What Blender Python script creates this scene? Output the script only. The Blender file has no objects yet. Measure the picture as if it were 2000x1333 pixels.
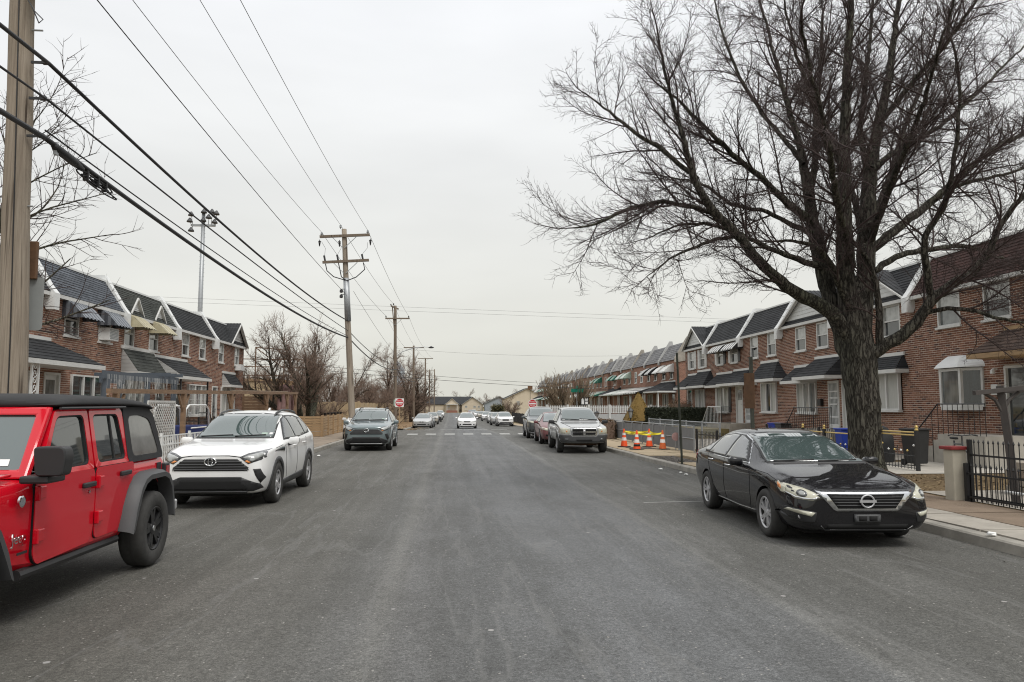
import bpy, bmesh, math, random
import numpy as np
from mathutils import Vector, Matrix
from mathutils.bvhtree import BVHTree
from mathutils.geometry import delaunay_2d_cdt

# ------------------------------------------------------------------ camera, sky, sun, exposure
SC = bpy.context.scene
COL = SC.collection
R = math.radians
_cd = bpy.data.cameras.new('camera')
_cd.sensor_width = 36.0
_cd.lens = 26.0
_cd.clip_start = 0.05
_cd.clip_end = 3000
CAM = bpy.data.objects.new('camera', _cd)
CAM.location = (0, 0, 1.75)
CAM.rotation_euler = (R(90 + 5.0066), 0, R(-4.7325))
COL.objects.link(CAM)
SC.camera = CAM

W = bpy.data.worlds.new('World')
SC.world = W
W.use_nodes = True
_n, _l = W.node_tree.nodes, W.node_tree.links
_n.clear()
SUN_EL, SUN_AZ = R(58), R(150)          # azimuth measured from +Y towards +X
_sky = _n.new('ShaderNodeTexSky'); _sky.sky_type = 'NISHITA'; _sky.sun_disc = False
_sky.sun_elevation = SUN_EL; _sky.sun_rotation = SUN_AZ; _sky.dust_density = 4.0
_tc = _n.new('ShaderNodeTexCoord'); _sep = _n.new('ShaderNodeSeparateXYZ')
_l.new(_tc.outputs['Generated'], _sep.inputs[0])
_rmp = _n.new('ShaderNodeValToRGB')       # overcast deck: brighter towards the zenith
_e = _rmp.color_ramp.elements
_e[0].position = 0.0; _e[0].color = (.53, .527, .475, 1)
_e[1].position = 1.0; _e[1].color = (1, 1, 1, 1)
for pos, c in ((0.12, (.585, .582, .54)), (0.30, (.635, .64, .63)), (0.5, (.70, .71, .725)), (0.75, (.86, .87, .88))):
    q = _rmp.color_ramp.elements.new(pos); q.color = (*c, 1)
_l.new(_sep.outputs['Z'], _rmp.inputs[0])
_mp = _n.new('ShaderNodeMapping'); _mp.inputs['Scale'].default_value = (1.1, 1.1, 4.2)
_l.new(_tc.outputs['Generated'], _mp.inputs[0])
_nz = _n.new('ShaderNodeTexNoise'); _nz.inputs['Scale'].default_value = 1.8; _nz.inputs['Detail'].default_value = 4
_l.new(_mp.outputs[0], _nz.inputs['Vector'])
_mr = _n.new('ShaderNodeMapRange'); _mr.inputs['From Min'].default_value = .3; _mr.inputs['From Max'].default_value = .7
_mr.inputs['To Min'].default_value = 9.7; _mr.inputs['To Max'].default_value = 11.2
_l.new(_nz.outputs['Fac'], _mr.inputs['Value'])
_mul = _n.new('ShaderNodeVectorMath'); _mul.operation = 'SCALE'
_l.new(_rmp.outputs[0], _mul.inputs[0]); _l.new(_mr.outputs[0], _mul.inputs['Scale'])
_mix = _n.new('ShaderNodeMix'); _mix.data_type = 'RGBA'; _mix.inputs['Factor'].default_value = .94
_l.new(_sky.outputs[0], _mix.inputs['A']); _l.new(_mul.outputs[0], _mix.inputs['B'])
_bg = _n.new('ShaderNodeBackground'); _bg.inputs['Strength'].default_value = 0.1
_l.new(_mix.outputs['Result'], _bg.inputs['Color'])
_out = _n.new('ShaderNodeOutputWorld'); _l.new(_bg.outputs[0], _out.inputs['Surface'])

_sl = bpy.data.lights.new('sun', 'SUN'); _sl.energy = 1.5; _sl.angle = R(24); _sl.color = (1, .97, .92)
SUN = bpy.data.objects.new('sun', _sl)
_d = Vector((math.sin(SUN_AZ)*math.cos(SUN_EL), math.cos(SUN_AZ)*math.cos(SUN_EL), math.sin(SUN_EL)))
SUN.rotation_euler = _d.to_track_quat('Z', 'Y').to_euler()
COL.objects.link(SUN)
SC.view_settings.view_transform = 'Standard'
SC.view_settings.look = 'None'
SC.view_settings.exposure = 0.42
SC.view_settings.gamma = 1.0
SC.view_settings.use_curve_mapping = False
SC.render.engine = 'CYCLES'
SC.cycles.max_bounces = 6
SC.cycles.use_denoising = True
SC.cycles.denoiser = 'OPENIMAGEDENOISE'
SC.cycles.denoising_input_passes = 'RGB_ALBEDO_NORMAL'
SC.cycles.denoising_prefilter = 'ACCURATE'
SC.cycles.filter_width = 1.1
SC.cycles.transparent_max_bounces = 12
random.seed(7)

# ------------------------------------------------------------------ materials
MATS = {}
def nodes_of(name):
    m = bpy.data.materials.new(name); m.use_nodes = True
    n, l = m.node_tree.nodes, m.node_tree.links
    return m, n, l, n['Principled BSDF']
def setp(b, **k):
    for a, v in k.items():
        b.inputs[a.replace('_', ' ')].default_value = v
def c4(c): return (c[0], c[1], c[2], 1)
def mix_col(n, l, fac, a, b, blend='MIX'):
    x = n.new('ShaderNodeMix'); x.data_type = 'RGBA'; x.blend_type = blend
    for s, v in (('Factor', fac), ('A', a), ('B', b)):
        if hasattr(v, 'is_output'): l.new(v, x.inputs[s])
        elif s == 'Factor': x.inputs[s].default_value = v
        else: x.inputs[s].default_value = c4(v)
    return x.outputs['Result']
def noise(n, l, vec, scale, detail=3, rough=.55, dims=None):
    x = n.new('ShaderNodeTexNoise'); x.inputs['Scale'].default_value = scale
    x.inputs['Detail'].default_value = detail; x.inputs['Roughness'].default_value = rough
    l.new(vec, x.inputs['Vector']); return x.outputs['Fac']
def coords(n, l, scale=(1, 1, 1), kind='Object', loc=(0, 0, 0)):
    t = n.new('ShaderNodeTexCoord'); m = n.new('ShaderNodeMapping')
    m.inputs['Scale'].default_value = scale; m.inputs['Location'].default_value = loc
    l.new(t.outputs[kind], m.inputs[0]); return m.outputs[0]
def ramp(n, l, v, lo, hi):
    x = n.new('ShaderNodeMapRange'); x.inputs['From Min'].default_value = lo; x.inputs['From Max'].default_value = hi
    l.new(v, x.inputs['Value']); return x.outputs[0]
def bumpn(n, l, b, h, strength, dist=.01):
    x = n.new('ShaderNodeBump'); x.inputs['Strength'].default_value = strength; x.inputs['Distance'].default_value = dist
    l.new(h, x.inputs['Height']); l.new(x.outputs[0], b.inputs['Normal'])
def M(name, col, rough=.6, metal=0., var=.18, scale=4., bump=0., bscale=60., coat=0., spec=.5, stretch=(1, 1, 1), second=None):
    if name in MATS: return MATS[name]
    m, n, l, b = nodes_of(name)
    setp(b, Roughness=rough, Metallic=metal, Specular_IOR_Level=spec, Coat_Weight=coat, Coat_Roughness=.03)
    v = coords(n, l, stretch)
    if var:
        f = ramp(n, l, noise(n, l, v, scale, 5, .65), .3, .7)
        lo = second or tuple(x*(1-var) for x in col); hi = col if second else tuple(min(1, x*(1+var)) for x in col)
        l.new(mix_col(n, l, f, lo, hi), b.inputs['Base Color'])
    else: b.inputs['Base Color'].default_value = c4(col)
    if bump: bumpn(n, l, b, noise(n, l, v, bscale, 4), bump)
    MATS[name] = m; return m

M('white_trim', (.57, .57, .55), .5, var=.1, scale=2)
M('white_metal', (.66, .67, .66), .4, var=.08)
M('siding_white', (.58, .59, .58), .5, var=.06)
M('siding_grey', (.40, .40, .39), .55, var=.06)
M('mortar', (.56, .48, .40), .9, var=.15, scale=3)
M('concrete', (.30, .275, .235), .85, var=.22, scale=2.2, bump=.25, bscale=90)
M('concrete_light', (.38, .355, .31), .85, var=.15, scale=2.2, bump=.2, bscale=90)
M('concrete_brown', (.235, .19, .145), .9, var=.25, scale=1.6, bump=.3, bscale=70)
M('kerb_stone', (.25, .235, .205), .85, var=.25, scale=3, bump=.3, bscale=60)
M('stucco', (.42, .385, .31), .9, var=.1, scale=3, bump=.3, bscale=40)
M('tan_wall', (.40, .305, .185), .85, var=.16, scale=.6, bump=.1, bscale=20)
M('black_iron', (.012, .012, .013), .45, var=.2)
M('gold_paint', (.55, .40, .14), .35, .6, var=.1)
M('red_cap', (.22, .02, .02), .6, var=.2)
M('wood_grey', (.25, .195, .15), .85, var=.25, scale=3, stretch=(3, 3, .6), bump=.3)
M('wood_brown', (.20, .125, .075), .8, var=.28, scale=4, stretch=(1, 1, 5), bump=.2)
M('wood_warm', (.36, .24, .13), .8, var=.25, scale=3, stretch=(1, 1, 6), bump=.15)
M('wood_painted', (.07, .085, .105), .6, var=.15)
M('wood_dark', (.055, .047, .043), .75, var=.25, scale=5)
M('rubber', (.014, .014, .014), .75, var=.15, scale=20)
M('rubber_dusty', (.035, .034, .032), .85, var=.25, scale=14)
M('plastic_black', (.02, .02, .021), .5, var=.1)
M('plastic_grey', (.055, .056, .058), .55, var=.1)
M('void', (.004, .004, .004), .9, var=0)
M('chrome', (.62, .63, .64), .12, 1., var=0)
M('alloy', (.50, .50, .51), .35, .6, var=.05)
M('alloy_dark', (.03, .03, .032), .4, .5, var=.1)
M('glass_car', (.016, .022, .022), .02, var=0, spec=1.0, coat=.6)
M('glass_shield', (.058, .082, .080), .02, var=.0, spec=1.0, coat=1.0)
M('lamp_glass', (.30, .31, .30), .05, var=.1, scale=14, coat=1.0)
M('lamp_hazy', (.46, .45, .36), .15, var=.12, scale=9, coat=.6)
M('lamp_dark', (.05, .052, .055), .05, var=.2, scale=20, coat=1.0)
M('amber', (.62, .22, .05), .2, coat=.5, var=.1)
M('red_lens', (.35, .01, .012), .15, coat=.6, var=.1)
M('grey_galv', (.33, .345, .355), .45, .5, var=.12, scale=5)
M('sign_back', (.30, .315, .31), .5, .3, var=.08, scale=2)
M('rust_brown', (.12, .062, .03), .8, var=.3, scale=6)
M('sign_post', (.045, .05, .038), .7, var=.3, scale=8)
M('cable', (.010, .010, .011), .6, var=0)
M('cable_thin', (.05, .05, .055), .5, var=0)
M('orange_cone', (.85, .095, .02), .5, var=.1)
M('orange_worn', (.55, .12, .03), .7, var=.25, scale=9)
M('reflective', (.72, .70, .68), .4, var=.12, scale=12)
M('tape_yellow', (.80, .68, .03), .5, var=.05)
M('blue_bin', (.012, .04, .30), .45, var=.1)
M('navy_cloth', (.015, .025, .10), .85, var=.2)
M('grill_cover', (.022, .023, .024), .75, var=.2, scale=6, bump=.4, bscale=8)
M('pink_cloth', (.36, .225, .215), .9, var=.15, scale=6)
M('sign_red', (.50, .012, .022), .4, var=.08)
M('sign_white', (.75, .75, .74), .4, var=.05)
M('sign_green', (.0, .16, .105), .4, var=.05)
M('privacy_mesh', (.175, .18, .185), .9, var=.15, scale=1.5)
M('curtain', (.42, .42, .39), .8, var=.12, scale=3, stretch=(12, 12, .5))
M('blind', (.52, .52, .50), .6, var=.05)
M('door_white', (.60, .60, .58), .45, var=.05)
M('leaf_litter', (.20, .125, .06), .9, var=.4, scale=20)
M('soft_top', (.018, .018, .019), .85, var=.25, scale=3, bump=.5, bscale=5)
M('vinyl_window', (.13, .128, .12), .12, var=.35, scale=2.2, coat=.5)

def m_window(name, col, var=.3):
    m, n, l, b = nodes_of(name)
    v = coords(n, l, (3, 3, 1.2), 'Generated')
    f = ramp(n, l, noise(n, l, v, 1.2, 2), .35, .65)
    l.new(mix_col(n, l, f, tuple(c*(1-var) for c in col), tuple(c*(1+var) for c in col)), b.inputs['Base Color'])
    setp(b, Roughness=.04, Specular_IOR_Level=.8, Coat_Weight=.5, Coat_Roughness=.02)
    MATS[name] = m
m_window('pane_dark', (.028, .032, .034)); m_window('pane_grey', (.13, .14, .14)); m_window('pane_light', (.30, .305, .29), .2)

def m_brick(name, cols, per_island=True):
    m, n, l, b = nodes_of(name)
    g = n.new('ShaderNodeNewGeometry'); oi = n.new('ShaderNodeObjectInfo')
    add = n.new('ShaderNodeMath'); add.operation = 'ADD'
    l.new(g.outputs['Random Per Island'], add.inputs[0]); l.new(oi.outputs['Random'], add.inputs[1])
    fr = n.new('ShaderNodeMath'); fr.operation = 'FRACT'; l.new(add.outputs[0], fr.inputs[0])
    cr = n.new('ShaderNodeValToRGB'); cr.color_ramp.interpolation = 'CONSTANT'
    e = cr.color_ramp.elements
    for i, (p, c) in enumerate(cols):
        q = e[i] if i < 2 else e.new(p)
        q.position = p; q.color = c4(c)
    l.new(fr.outputs[0], cr.inputs[0])
    v = coords(n, l)
    f = ramp(n, l, noise(n, l, v, 30, 4), .25, .75)
    dirty = ramp(n, l, noise(n, l, v, .35, 3), .35, .7)
    c = mix_col(n, l, f, cr.outputs[0], (.12, .065, .05)); 
    x = n.new('ShaderNodeMix'); x.data_type = 'RGBA'; x.inputs['Factor'].default_value = .4
    l.new(cr.outputs[0], x.inputs['A']); l.new(c, x.inputs['B'])
    y = mix_col(n, l, dirty, (.74, .70, .68), (1.0, 1.0, 1.0))
    z = mix_col(n, l, 1.0, x.outputs['Result'], y, 'MULTIPLY')
    l.new(z, b.inputs['Base Color']); setp(b, Roughness=.85, Specular_IOR_Level=.25)
    bumpn(n, l, b, noise(n, l, v, 120, 3), .25)
    MATS[name] = m
BC = [(0, (.19, .085, .053)), (.2, (.235, .108, .067)), (.45, (.28, .134, .084)), (.7, (.17, .071, .047)), (.84, (.082, .042, .036)), (.94, (.32, .155, .105))]
m_brick('brick', BC)
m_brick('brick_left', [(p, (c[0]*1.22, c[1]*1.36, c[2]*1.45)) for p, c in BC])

def m_bricktex(name, base, dark, mort):
    m, n, l, b = nodes_of(name)
    t = n.new('ShaderNodeTexCoord'); s = n.new('ShaderNodeSeparateXYZ'); l.new(t.outputs['Object'], s.inputs[0])
    ad = n.new('ShaderNodeMath'); ad.operation = 'ADD'; l.new(s.outputs[0], ad.inputs[0]); l.new(s.outputs[1], ad.inputs[1])
    cb = n.new('ShaderNodeCombineXYZ'); l.new(ad.outputs[0], cb.inputs[0]); l.new(s.outputs[2], cb.inputs[1])
    k = n.new('ShaderNodeTexBrick'); l.new(cb.outputs[0], k.inputs['Vector'])
    k.inputs['Color1'].default_value = c4(base); k.inputs['Color2'].default_value = c4(dark); k.inputs['Mortar'].default_value = c4(mort)
    k.inputs['Scale'].default_value = 1; k.inputs['Brick Width'].default_value = .213; k.inputs['Row Height'].default_value = .068
    k.inputs['Mortar Size'].default_value = .006; k.inputs['Bias'].default_value = -.1
    f = ramp(n, l, noise(n, l, t.outputs['Object'], .5, 4), .3, .7)
    l.new(mix_col(n, l, 1., k.outputs['Color'], mix_col(n, l, f, (.78, .76, .74), (1, 1, 1)), 'MULTIPLY'), b.inputs['Base Color'])
    setp(b, Roughness=.88, Specular_IOR_Level=.25); MATS[name] = m
m_bricktex('brick_far', (.30, .145, .098), (.20, .088, .062), (.40, .33, .27))

def m_shingle(name, col, w=.28, hgt=.14):
    m, n, l, b = nodes_of(name)
    t = n.new('ShaderNodeTexCoord'); s = n.new('ShaderNodeSeparateXYZ'); l.new(t.outputs['Object'], s.inputs[0])
    cb = n.new('ShaderNodeCombineXYZ'); l.new(s.outputs[0], cb.inputs[0]); l.new(s.outputs[2], cb.inputs[1])
    k = n.new('ShaderNodeTexBrick'); l.new(cb.outputs[0], k.inputs['Vector'])
    k.inputs['Color1'].default_value = c4(col); k.inputs['Color2'].default_value = c4(tuple(c*.68 for c in col)); k.inputs['Mortar'].default_value = c4(tuple(c*.4 for c in col))
    k.inputs['Scale'].default_value = 1; k.inputs['Brick Width'].default_value = w; k.inputs['Row Height'].default_value = hgt; k.inputs['Mortar Size'].default_value = .008
    f = ramp(n, l, noise(n, l, t.outputs['Object'], 1.4, 5), .3, .7)
    l.new(mix_col(n, l, 1., k.outputs['Color'], mix_col(n, l, f, (.75, .75, .76), (1.15, 1.15, 1.15)), 'MULTIPLY'), b.inputs['Base Color'])
    setp(b, Roughness=.85, Specular_IOR_Level=.3)
    bumpn(n, l, b, noise(n, l, t.outputs['Object'], 160, 2), .4)
    MATS[name] = m
m_shingle('shingle_charcoal', (.042, .044, .047)); m_shingle('shingle_dark', (.032, .034, .036)); m_shingle('shingle_maroon', (.068, .032, .027))
m_shingle('slate_blue', (.112, .124, .143), .32, .11); m_shingle('shingle_green', (.062, .067, .060)); m_shingle('slate_grey', (.23, .23, .235), .3, .13)
m_shingle('shingle_brown', (.085, .055, .042)); m_shingle('slate_pale', (.30, .295, .29), .3, .13); m_shingle('slate_dim', (.17, .17, .175), .3, .13)

def m_paint(name, col, rough=.28, flake=0., coat=1., dirt=.0, dirtcol=(.2, .18, .15), ior=1.65):
    m, n, l, b = nodes_of(name)
    setp(b, Roughness=rough, Metallic=flake, Coat_Weight=coat, Coat_Roughness=.04, Coat_IOR=ior)
    v = coords(n, l)
    s = n.new('ShaderNodeSeparateXYZ'); t = n.new('ShaderNodeTexCoord'); l.new(t.outputs['Object'], s.inputs[0])
    low = n.new('ShaderNodeMapRange'); low.inputs['From Min'].default_value = .95; low.inputs['From Max'].default_value = .25
    low.inputs['To Max'].default_value = 1.; l.new(s.outputs[2], low.inputs['Value'])
    f = ramp(n, l, noise(n, l, v, 3, 5, .7), .3, .75)
    mu = n.new('ShaderNodeMath'); mu.operation = 'MULTIPLY'; l.new(f, mu.inputs[0]); l.new(low.outputs[0], mu.inputs[1])
    m2 = n.new('ShaderNodeMath'); m2.operation = 'MULTIPLY'; l.new(mu.outputs[0], m2.inputs[0]); m2.inputs[1].default_value = dirt
    l.new(mix_col(n, l, m2.outputs[0], col, dirtcol), b.inputs['Base Color'])
    r2 = n.new('ShaderNodeMath'); r2.operation = 'MULTIPLY_ADD'; l.new(m2.outputs[0], r2.inputs[0]); r2.inputs[1].default_value = .5; r2.inputs[2].default_value = .04
    l.new(r2.outputs[0], b.inputs['Coat Roughness'])
    MATS[name] = m
m_paint('paint_red', (.52, .003, .014), .45, 0, 1., .02, ior=1.52)
m_paint('paint_white', (.77, .77, .76), .35, 0, 1., .12)
m_paint('paint_black', (.005, .005, .0065), .5, 0, 1., .03, ior=1.5)
for _p in ('paint_black', 'paint_red'): MATS[_p].node_tree.nodes['Principled BSDF'].inputs['Specular IOR Level'].default_value = .08
m_paint('paint_slate', (.15, .19, .20), .34, .35, 1., .15)
m_paint('paint_silver', (.46, .465, .46), .34, .45, .9, .25)
m_paint('paint_maroon', (.15, .04, .043), .45, .1, .6, .4)
m_paint('paint_charcoal', (.06, .068, .07), .34, .3, 1., .3)
m_paint('paint_bluegrey', (.11, .125, .145), .34, .3, 1., .2)
m_paint('paint_tan', (.42, .39, .33), .36, .2, .9, .25)
m_paint('paint_dark', (.02, .024, .026), .3, .2, 1., .2)

def m_bark(name, a, b_, sc=(9, 9, 1.6)):
    m, n, l, b = nodes_of(name)
    v = coords(n, l, sc)
    f = ramp(n, l, noise(n, l, v, 1.6, 6, .7), .3, .7)
    f2 = ramp(n, l, noise(n, l, coords(n, l, (1, 1, .5)), .7, 3), .35, .65)
    l.new(mix_col(n, l, f2, mix_col(n, l, f, a, b_), mix_col(n, l, f, tuple(x*.8 for x in a), (b_[0]*.85, b_[1]*.95, b_[2]*.8))), b.inputs['Base Color'])
    wv = n.new('ShaderNodeVectorMath'); wv.operation = 'ADD'; nc = n.new('ShaderNodeTexNoise'); nc.inputs['Scale'].default_value = 2.5
    pv = coords(n, l, (sc[0]*1.5, sc[1]*1.5, sc[2])); l.new(pv, nc.inputs['Vector']); l.new(pv, wv.inputs[0]); l.new(nc.outputs['Color'], wv.inputs[1])
    vo = n.new('ShaderNodeTexVoronoi'); vo.feature = 'DISTANCE_TO_EDGE'; vo.inputs['Scale'].default_value = 1.25; l.new(wv.outputs[0], vo.inputs['Vector'])
    fur = ramp(n, l, vo.outputs['Distance'], .0, .16)
    old = b.inputs['Base Color'].links[0].from_socket
    l.new(mix_col(n, l, fur, mix_col(n, l, .75, old, (.012, .010, .009)), old), b.inputs['Base Color'])
    hh = n.new('ShaderNodeMath'); hh.operation = 'MULTIPLY_ADD'; l.new(f, hh.inputs[0]); hh.inputs[1].default_value = .4; l.new(fur, hh.inputs[2])
    setp(b, Roughness=.95, Specular_IOR_Level=.15); bumpn(n, l, b, hh.outputs[0], 1.0, .035); MATS[name] = m
m_bark('bark', (.036, .032, .028), (.15, .137, .118), (7, 7, 2.0)); m_bark('bark_grey', (.07, .063, .05), (.19, .175, .14))
m_bark('bark_brown', (.045, .033, .025), (.14, .105, .08))
M('twig_dark', (.045, .030, .028), .9, var=.2); M('twig_brown', (.175, .12, .09), .9, var=.25, scale=1); M('twig_tan', (.20, .15, .10), .9, var=.2)
def m_pole(name, a, b_, dark):
    m, n, l, b = nodes_of(name)
    g = ramp(n, l, noise(n, l, coords(n, l, (30, 30, .8)), 1.0, 6, .7), .3, .72)
    s = ramp(n, l, noise(n, l, coords(n, l, (14, 14, .35)), 1.0, 3, .5), .60, .68)
    c = mix_col(n, l, g, a, b_); c = mix_col(n, l, s, c, dark)
    l.new(c, b.inputs['Base Color']); setp(b, Roughness=.9, Specular_IOR_Level=.2); bumpn(n, l, b, g, .6, .012); MATS[name] = m
m_pole('pole_wood', (.19, .155, .12), (.36, .31, .25), (.065, .05, .038))
m_pole('pole_wood_far', (.13, .10, .075), (.22, .18, .14), (.07, .055, .045))

# asphalt: worn travel lane, darker brown parking lanes, seam, aggregate, pale specks
def m_asphalt():
    m, n, l, b = nodes_of('asphalt')
    t = n.new('ShaderNodeTexCoord'); s = n.new('ShaderNodeSeparateXYZ'); l.new(t.outputs['Object'], s.inputs[0])
    P = t.outputs['Object']
    wob = n.new('ShaderNodeMath'); wob.operation = 'MULTIPLY_ADD'; l.new(noise(n, l, coords(n, l, (1, .25, 1)), 1.1, 4), wob.inputs[0]); wob.inputs[1].default_value = .34; l.new(s.outputs[0], wob.inputs[2])
    X = wob.outputs[0]          # x + 0..0.55
    lane = n.new('ShaderNodeValToRGB'); e = lane.color_ramp.elements
    mr = n.new('ShaderNodeMapRange'); mr.inputs['From Min'].default_value = -6; mr.inputs['From Max'].default_value = 8; l.new(X, mr.inputs['Value'])
    l.new(mr.outputs[0], lane.inputs[0])
    pts = [(-6, (.090, .086, .076)), (-2.2, (.096, .092, .081)), (-1.2, (.103, .100, .091)), (-.62, (.111, .110, .105)), (-.42, (.142, .140, .132)), (-.22, (.112, .111, .108)), (.5, (.108, .109, .108)), (1.2, (.128, .130, .131)), (2.2, (.115, .117, .118)), (3.0, (.120, .121, .120)), (3.12, (.160, .159, .152)), (3.25, (.106, .105, .099)), (4.2, (.098, .096, .088)), (8, (.088, .085, .076))]
    for i, (x, c) in enumerate(pts):
        q = e[i] if i < 2 else e.new((x+6)/14)
        q.position = (x+6)/14; q.color = c4(c)
    streak = ramp(n, l, noise(n, l, coords(n, l, (2.6, .07, 1)), 1.0, 5, .6), .32, .68)
    blot = ramp(n, l, noise(n, l, coords(n, l, (.6, .35, 1)), 1.3, 6, .65), .3, .7)
    fine = ramp(n, l, noise(n, l, P, 42, 4, .9), .30, .70)
    grain = ramp(n, l, noise(n, l, P, 105, 2, .9), .32, .68)
    c = mix_col(n, l, 1, mix_col(n, l, 1, lane.outputs[0], (.93, .935, .935), 'MULTIPLY'), mix_col(n, l, streak, (.84, .84, .835), (1.17, 1.17, 1.18)), 'MULTIPLY')
    c = mix_col(n, l, 1, c, mix_col(n, l, blot, (.80, .795, .775), (1.16, 1.165, 1.17)), 'MULTIPLY')
    c = mix_col(n, l, 1, c, mix_col(n, l, fine, (.58, .58, .58), (1.42, 1.42, 1.42)), 'MULTIPLY')
    c = mix_col(n, l, 1, c, mix_col(n, l, grain, (.55, .55, .55), (1.48, 1.48, 1.48)), 'MULTIPLY')
    vo = n.new('ShaderNodeTexVoronoi'); vo.inputs['Scale'].default_value = 24; l.new(P, vo.inputs['Vector'])
    near = n.new('ShaderNodeMath'); near.operation = 'LESS_THAN'; l.new(vo.outputs['Distance'], near.inputs[0]); near.inputs[1].default_value = .20
    sc = n.new('ShaderNodeSeparateColor'); l.new(vo.outputs['Color'], sc.inputs[0])
    rare = n.new('ShaderNodeMath'); rare.operation = 'GREATER_THAN'; l.new(sc.outputs[0], rare.inputs[0]); rare.inputs[1].default_value = .90
    an = n.new('ShaderNodeMath'); an.operation = 'MULTIPLY'; l.new(near.outputs[0], an.inputs[0]); l.new(rare.outputs[0], an.inputs[1])
    c = mix_col(n, l, an.outputs[0], c, (.27, .26, .24))
    for sc_, lo_, hi_ in ((62, .76, 1.28), (26, .90, 1.12)):          # single stones of the aggregate
        v3 = n.new('ShaderNodeTexVoronoi'); v3.inputs['Scale'].default_value = sc_; l.new(P, v3.inputs['Vector'])
        s3 = n.new('ShaderNodeSeparateColor'); l.new(v3.outputs['Color'], s3.inputs[0])
        c = mix_col(n, l, 1, c, mix_col(n, l, s3.outputs[0], (lo_,)*3, (hi_,)*3), 'MULTIPLY')
    oil = ramp(n, l, noise(n, l, coords(n, l, (.55, .28, 1), 'Object', (3.1, 1.7, 0)), 1.0, 5, .7), .60, .74)      # oil drips and old stains
    c = mix_col(n, l, 1, c, mix_col(n, l, oil, (1, 1, 1), (.74, .735, .72)), 'MULTIPLY')
    pw = n.new('ShaderNodeTexNoise'); pw.inputs['Scale'].default_value = .9; pw.inputs['Detail'].default_value = 6; l.new(coords(n, l, (1, .12, 1)), pw.inputs['Vector'])
    sub = n.new('ShaderNodeMath'); sub.operation = 'SUBTRACT'; l.new(pw.outputs['Fac'], sub.inputs[0]); sub.inputs[1].default_value = .5
    ab = n.new('ShaderNodeMath'); ab.operation = 'ABSOLUTE'; l.new(sub.outputs[0], ab.inputs[0])
    scuff = ramp(n, l, ab.outputs[0], .012, .0); sm_ = n.new('ShaderNodeMath'); sm_.operation = 'MULTIPLY'; l.new(scuff, sm_.inputs[0]); sm_.inputs[1].default_value = .28
    c = mix_col(n, l, sm_.outputs[0], c, (.19, .188, .18))
    vo2 = n.new('ShaderNodeTexVoronoi'); vo2.inputs['Scale'].default_value = 2.6; l.new(P, vo2.inputs['Vector'])
    n2 = n.new('ShaderNodeMath'); n2.operation = 'LESS_THAN'; l.new(vo2.outputs['Distance'], n2.inputs[0]); n2.inputs[1].default_value = .065
    sc2 = n.new('ShaderNodeSeparateColor'); l.new(vo2.outputs['Color'], sc2.inputs[0])
    r2 = n.new('ShaderNodeMath'); r2.operation = 'GREATER_THAN'; l.new(sc2.outputs[0], r2.inputs[0]); r2.inputs[1].default_value = .72
    a2 = n.new('ShaderNodeMath'); a2.operation = 'MULTIPLY'; l.new(n2.outputs[0], a2.inputs[0]); l.new(r2.outputs[0], a2.inputs[1])
    c = mix_col(n, l, a2.outputs[0], c, (.32, .31, .30))
    ck = n.new('ShaderNodeTexVoronoi'); ck.feature = 'DISTANCE_TO_EDGE'; ck.inputs['Scale'].default_value = .16
    wv = n.new('ShaderNodeVectorMath'); wv.operation = 'ADD'
    nc = n.new('ShaderNodeTexNoise'); nc.inputs['Scale'].default_value = 1.3; nc.inputs['Detail'].default_value = 5; l.new(P, nc.inputs['Vector'])
    l.new(P, wv.inputs[0]); l.new(nc.outputs['Color'], wv.inputs[1]); l.new(wv.outputs[0], ck.inputs['Vector'])
    lt = n.new('ShaderNodeMath'); lt.operation = 'LESS_THAN'; l.new(ck.outputs['Distance'], lt.inputs[0]); lt.inputs[1].default_value = .0022
    cm = n.new('ShaderNodeMath'); cm.operation = 'MULTIPLY'; l.new(lt.outputs[0], cm.inputs[0]); cm.inputs[1].default_value = .0
    c = mix_col(n, l, cm.outputs[0], c, (.035, .033, .030))
    l.new(c, b.inputs['Base Color']); setp(b, Roughness=.78, Specular_IOR_Level=.35)
    bumpn(n, l, b, mix_col(n, l, .5, fine, grain), .7, .008)
    MATS['asphalt'] = m
m_asphalt()
def m_ground(name, a, b_, c_, s=1.2, fine=30, bump=.6):
    m, n, l, b = nodes_of(name)
    P = coords(n, l)
    f = ramp(n, l, noise(n, l, P, s, 5, .65), .35, .65); g = ramp(n, l, noise(n, l, P, fine, 4, .8), .3, .7)
    l.new(mix_col(n, l, f, mix_col(n, l, g, a, b_), mix_col(n, l, g, b_, c_)), b.inputs['Base Color'])
    setp(b, Roughness=.95, Specular_IOR_Level=.15); bumpn(n, l, b, g, bump, .03); MATS[name] = m
m_ground('dirt', (.09, .06, .035), (.20, .14, .08), (.14, .11, .055)); m_ground('dry_grass', (.13, .10, .045), (.24, .19, .10), (.11, .12, .045))
m_ground('pebble', (.10, .075, .055), (.30, .235, .175), (.21, .16, .12), 2., 45, .5)
m_ground('pit_rubble', (.06, .055, .05), (.15, .135, .12), (.10, .085, .07), 3, 25, .9)
m_ground('sidewalk_tan', (.29, .235, .16), (.37, .305, .215), (.33, .265, .18), 1.2, 60, .2)
m_ground('paint_line', (.30, .30, .29), (.58, .58, .56), (.44, .44, .42), 2, 12, .1)
M('hedge_inner', (.012, .016, .008), .9, var=.2)
def m_leaf(name, a, b_):
    m, n, l, b = nodes_of(name)
    g = n.new('ShaderNodeNewGeometry')
    l.new(mix_col(n, l, g.outputs['Random Per Island'], a, b_), b.inputs['Base Color']); setp(b, Roughness=.7, Specular_IOR_Level=.3); MATS[name] = m
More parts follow.
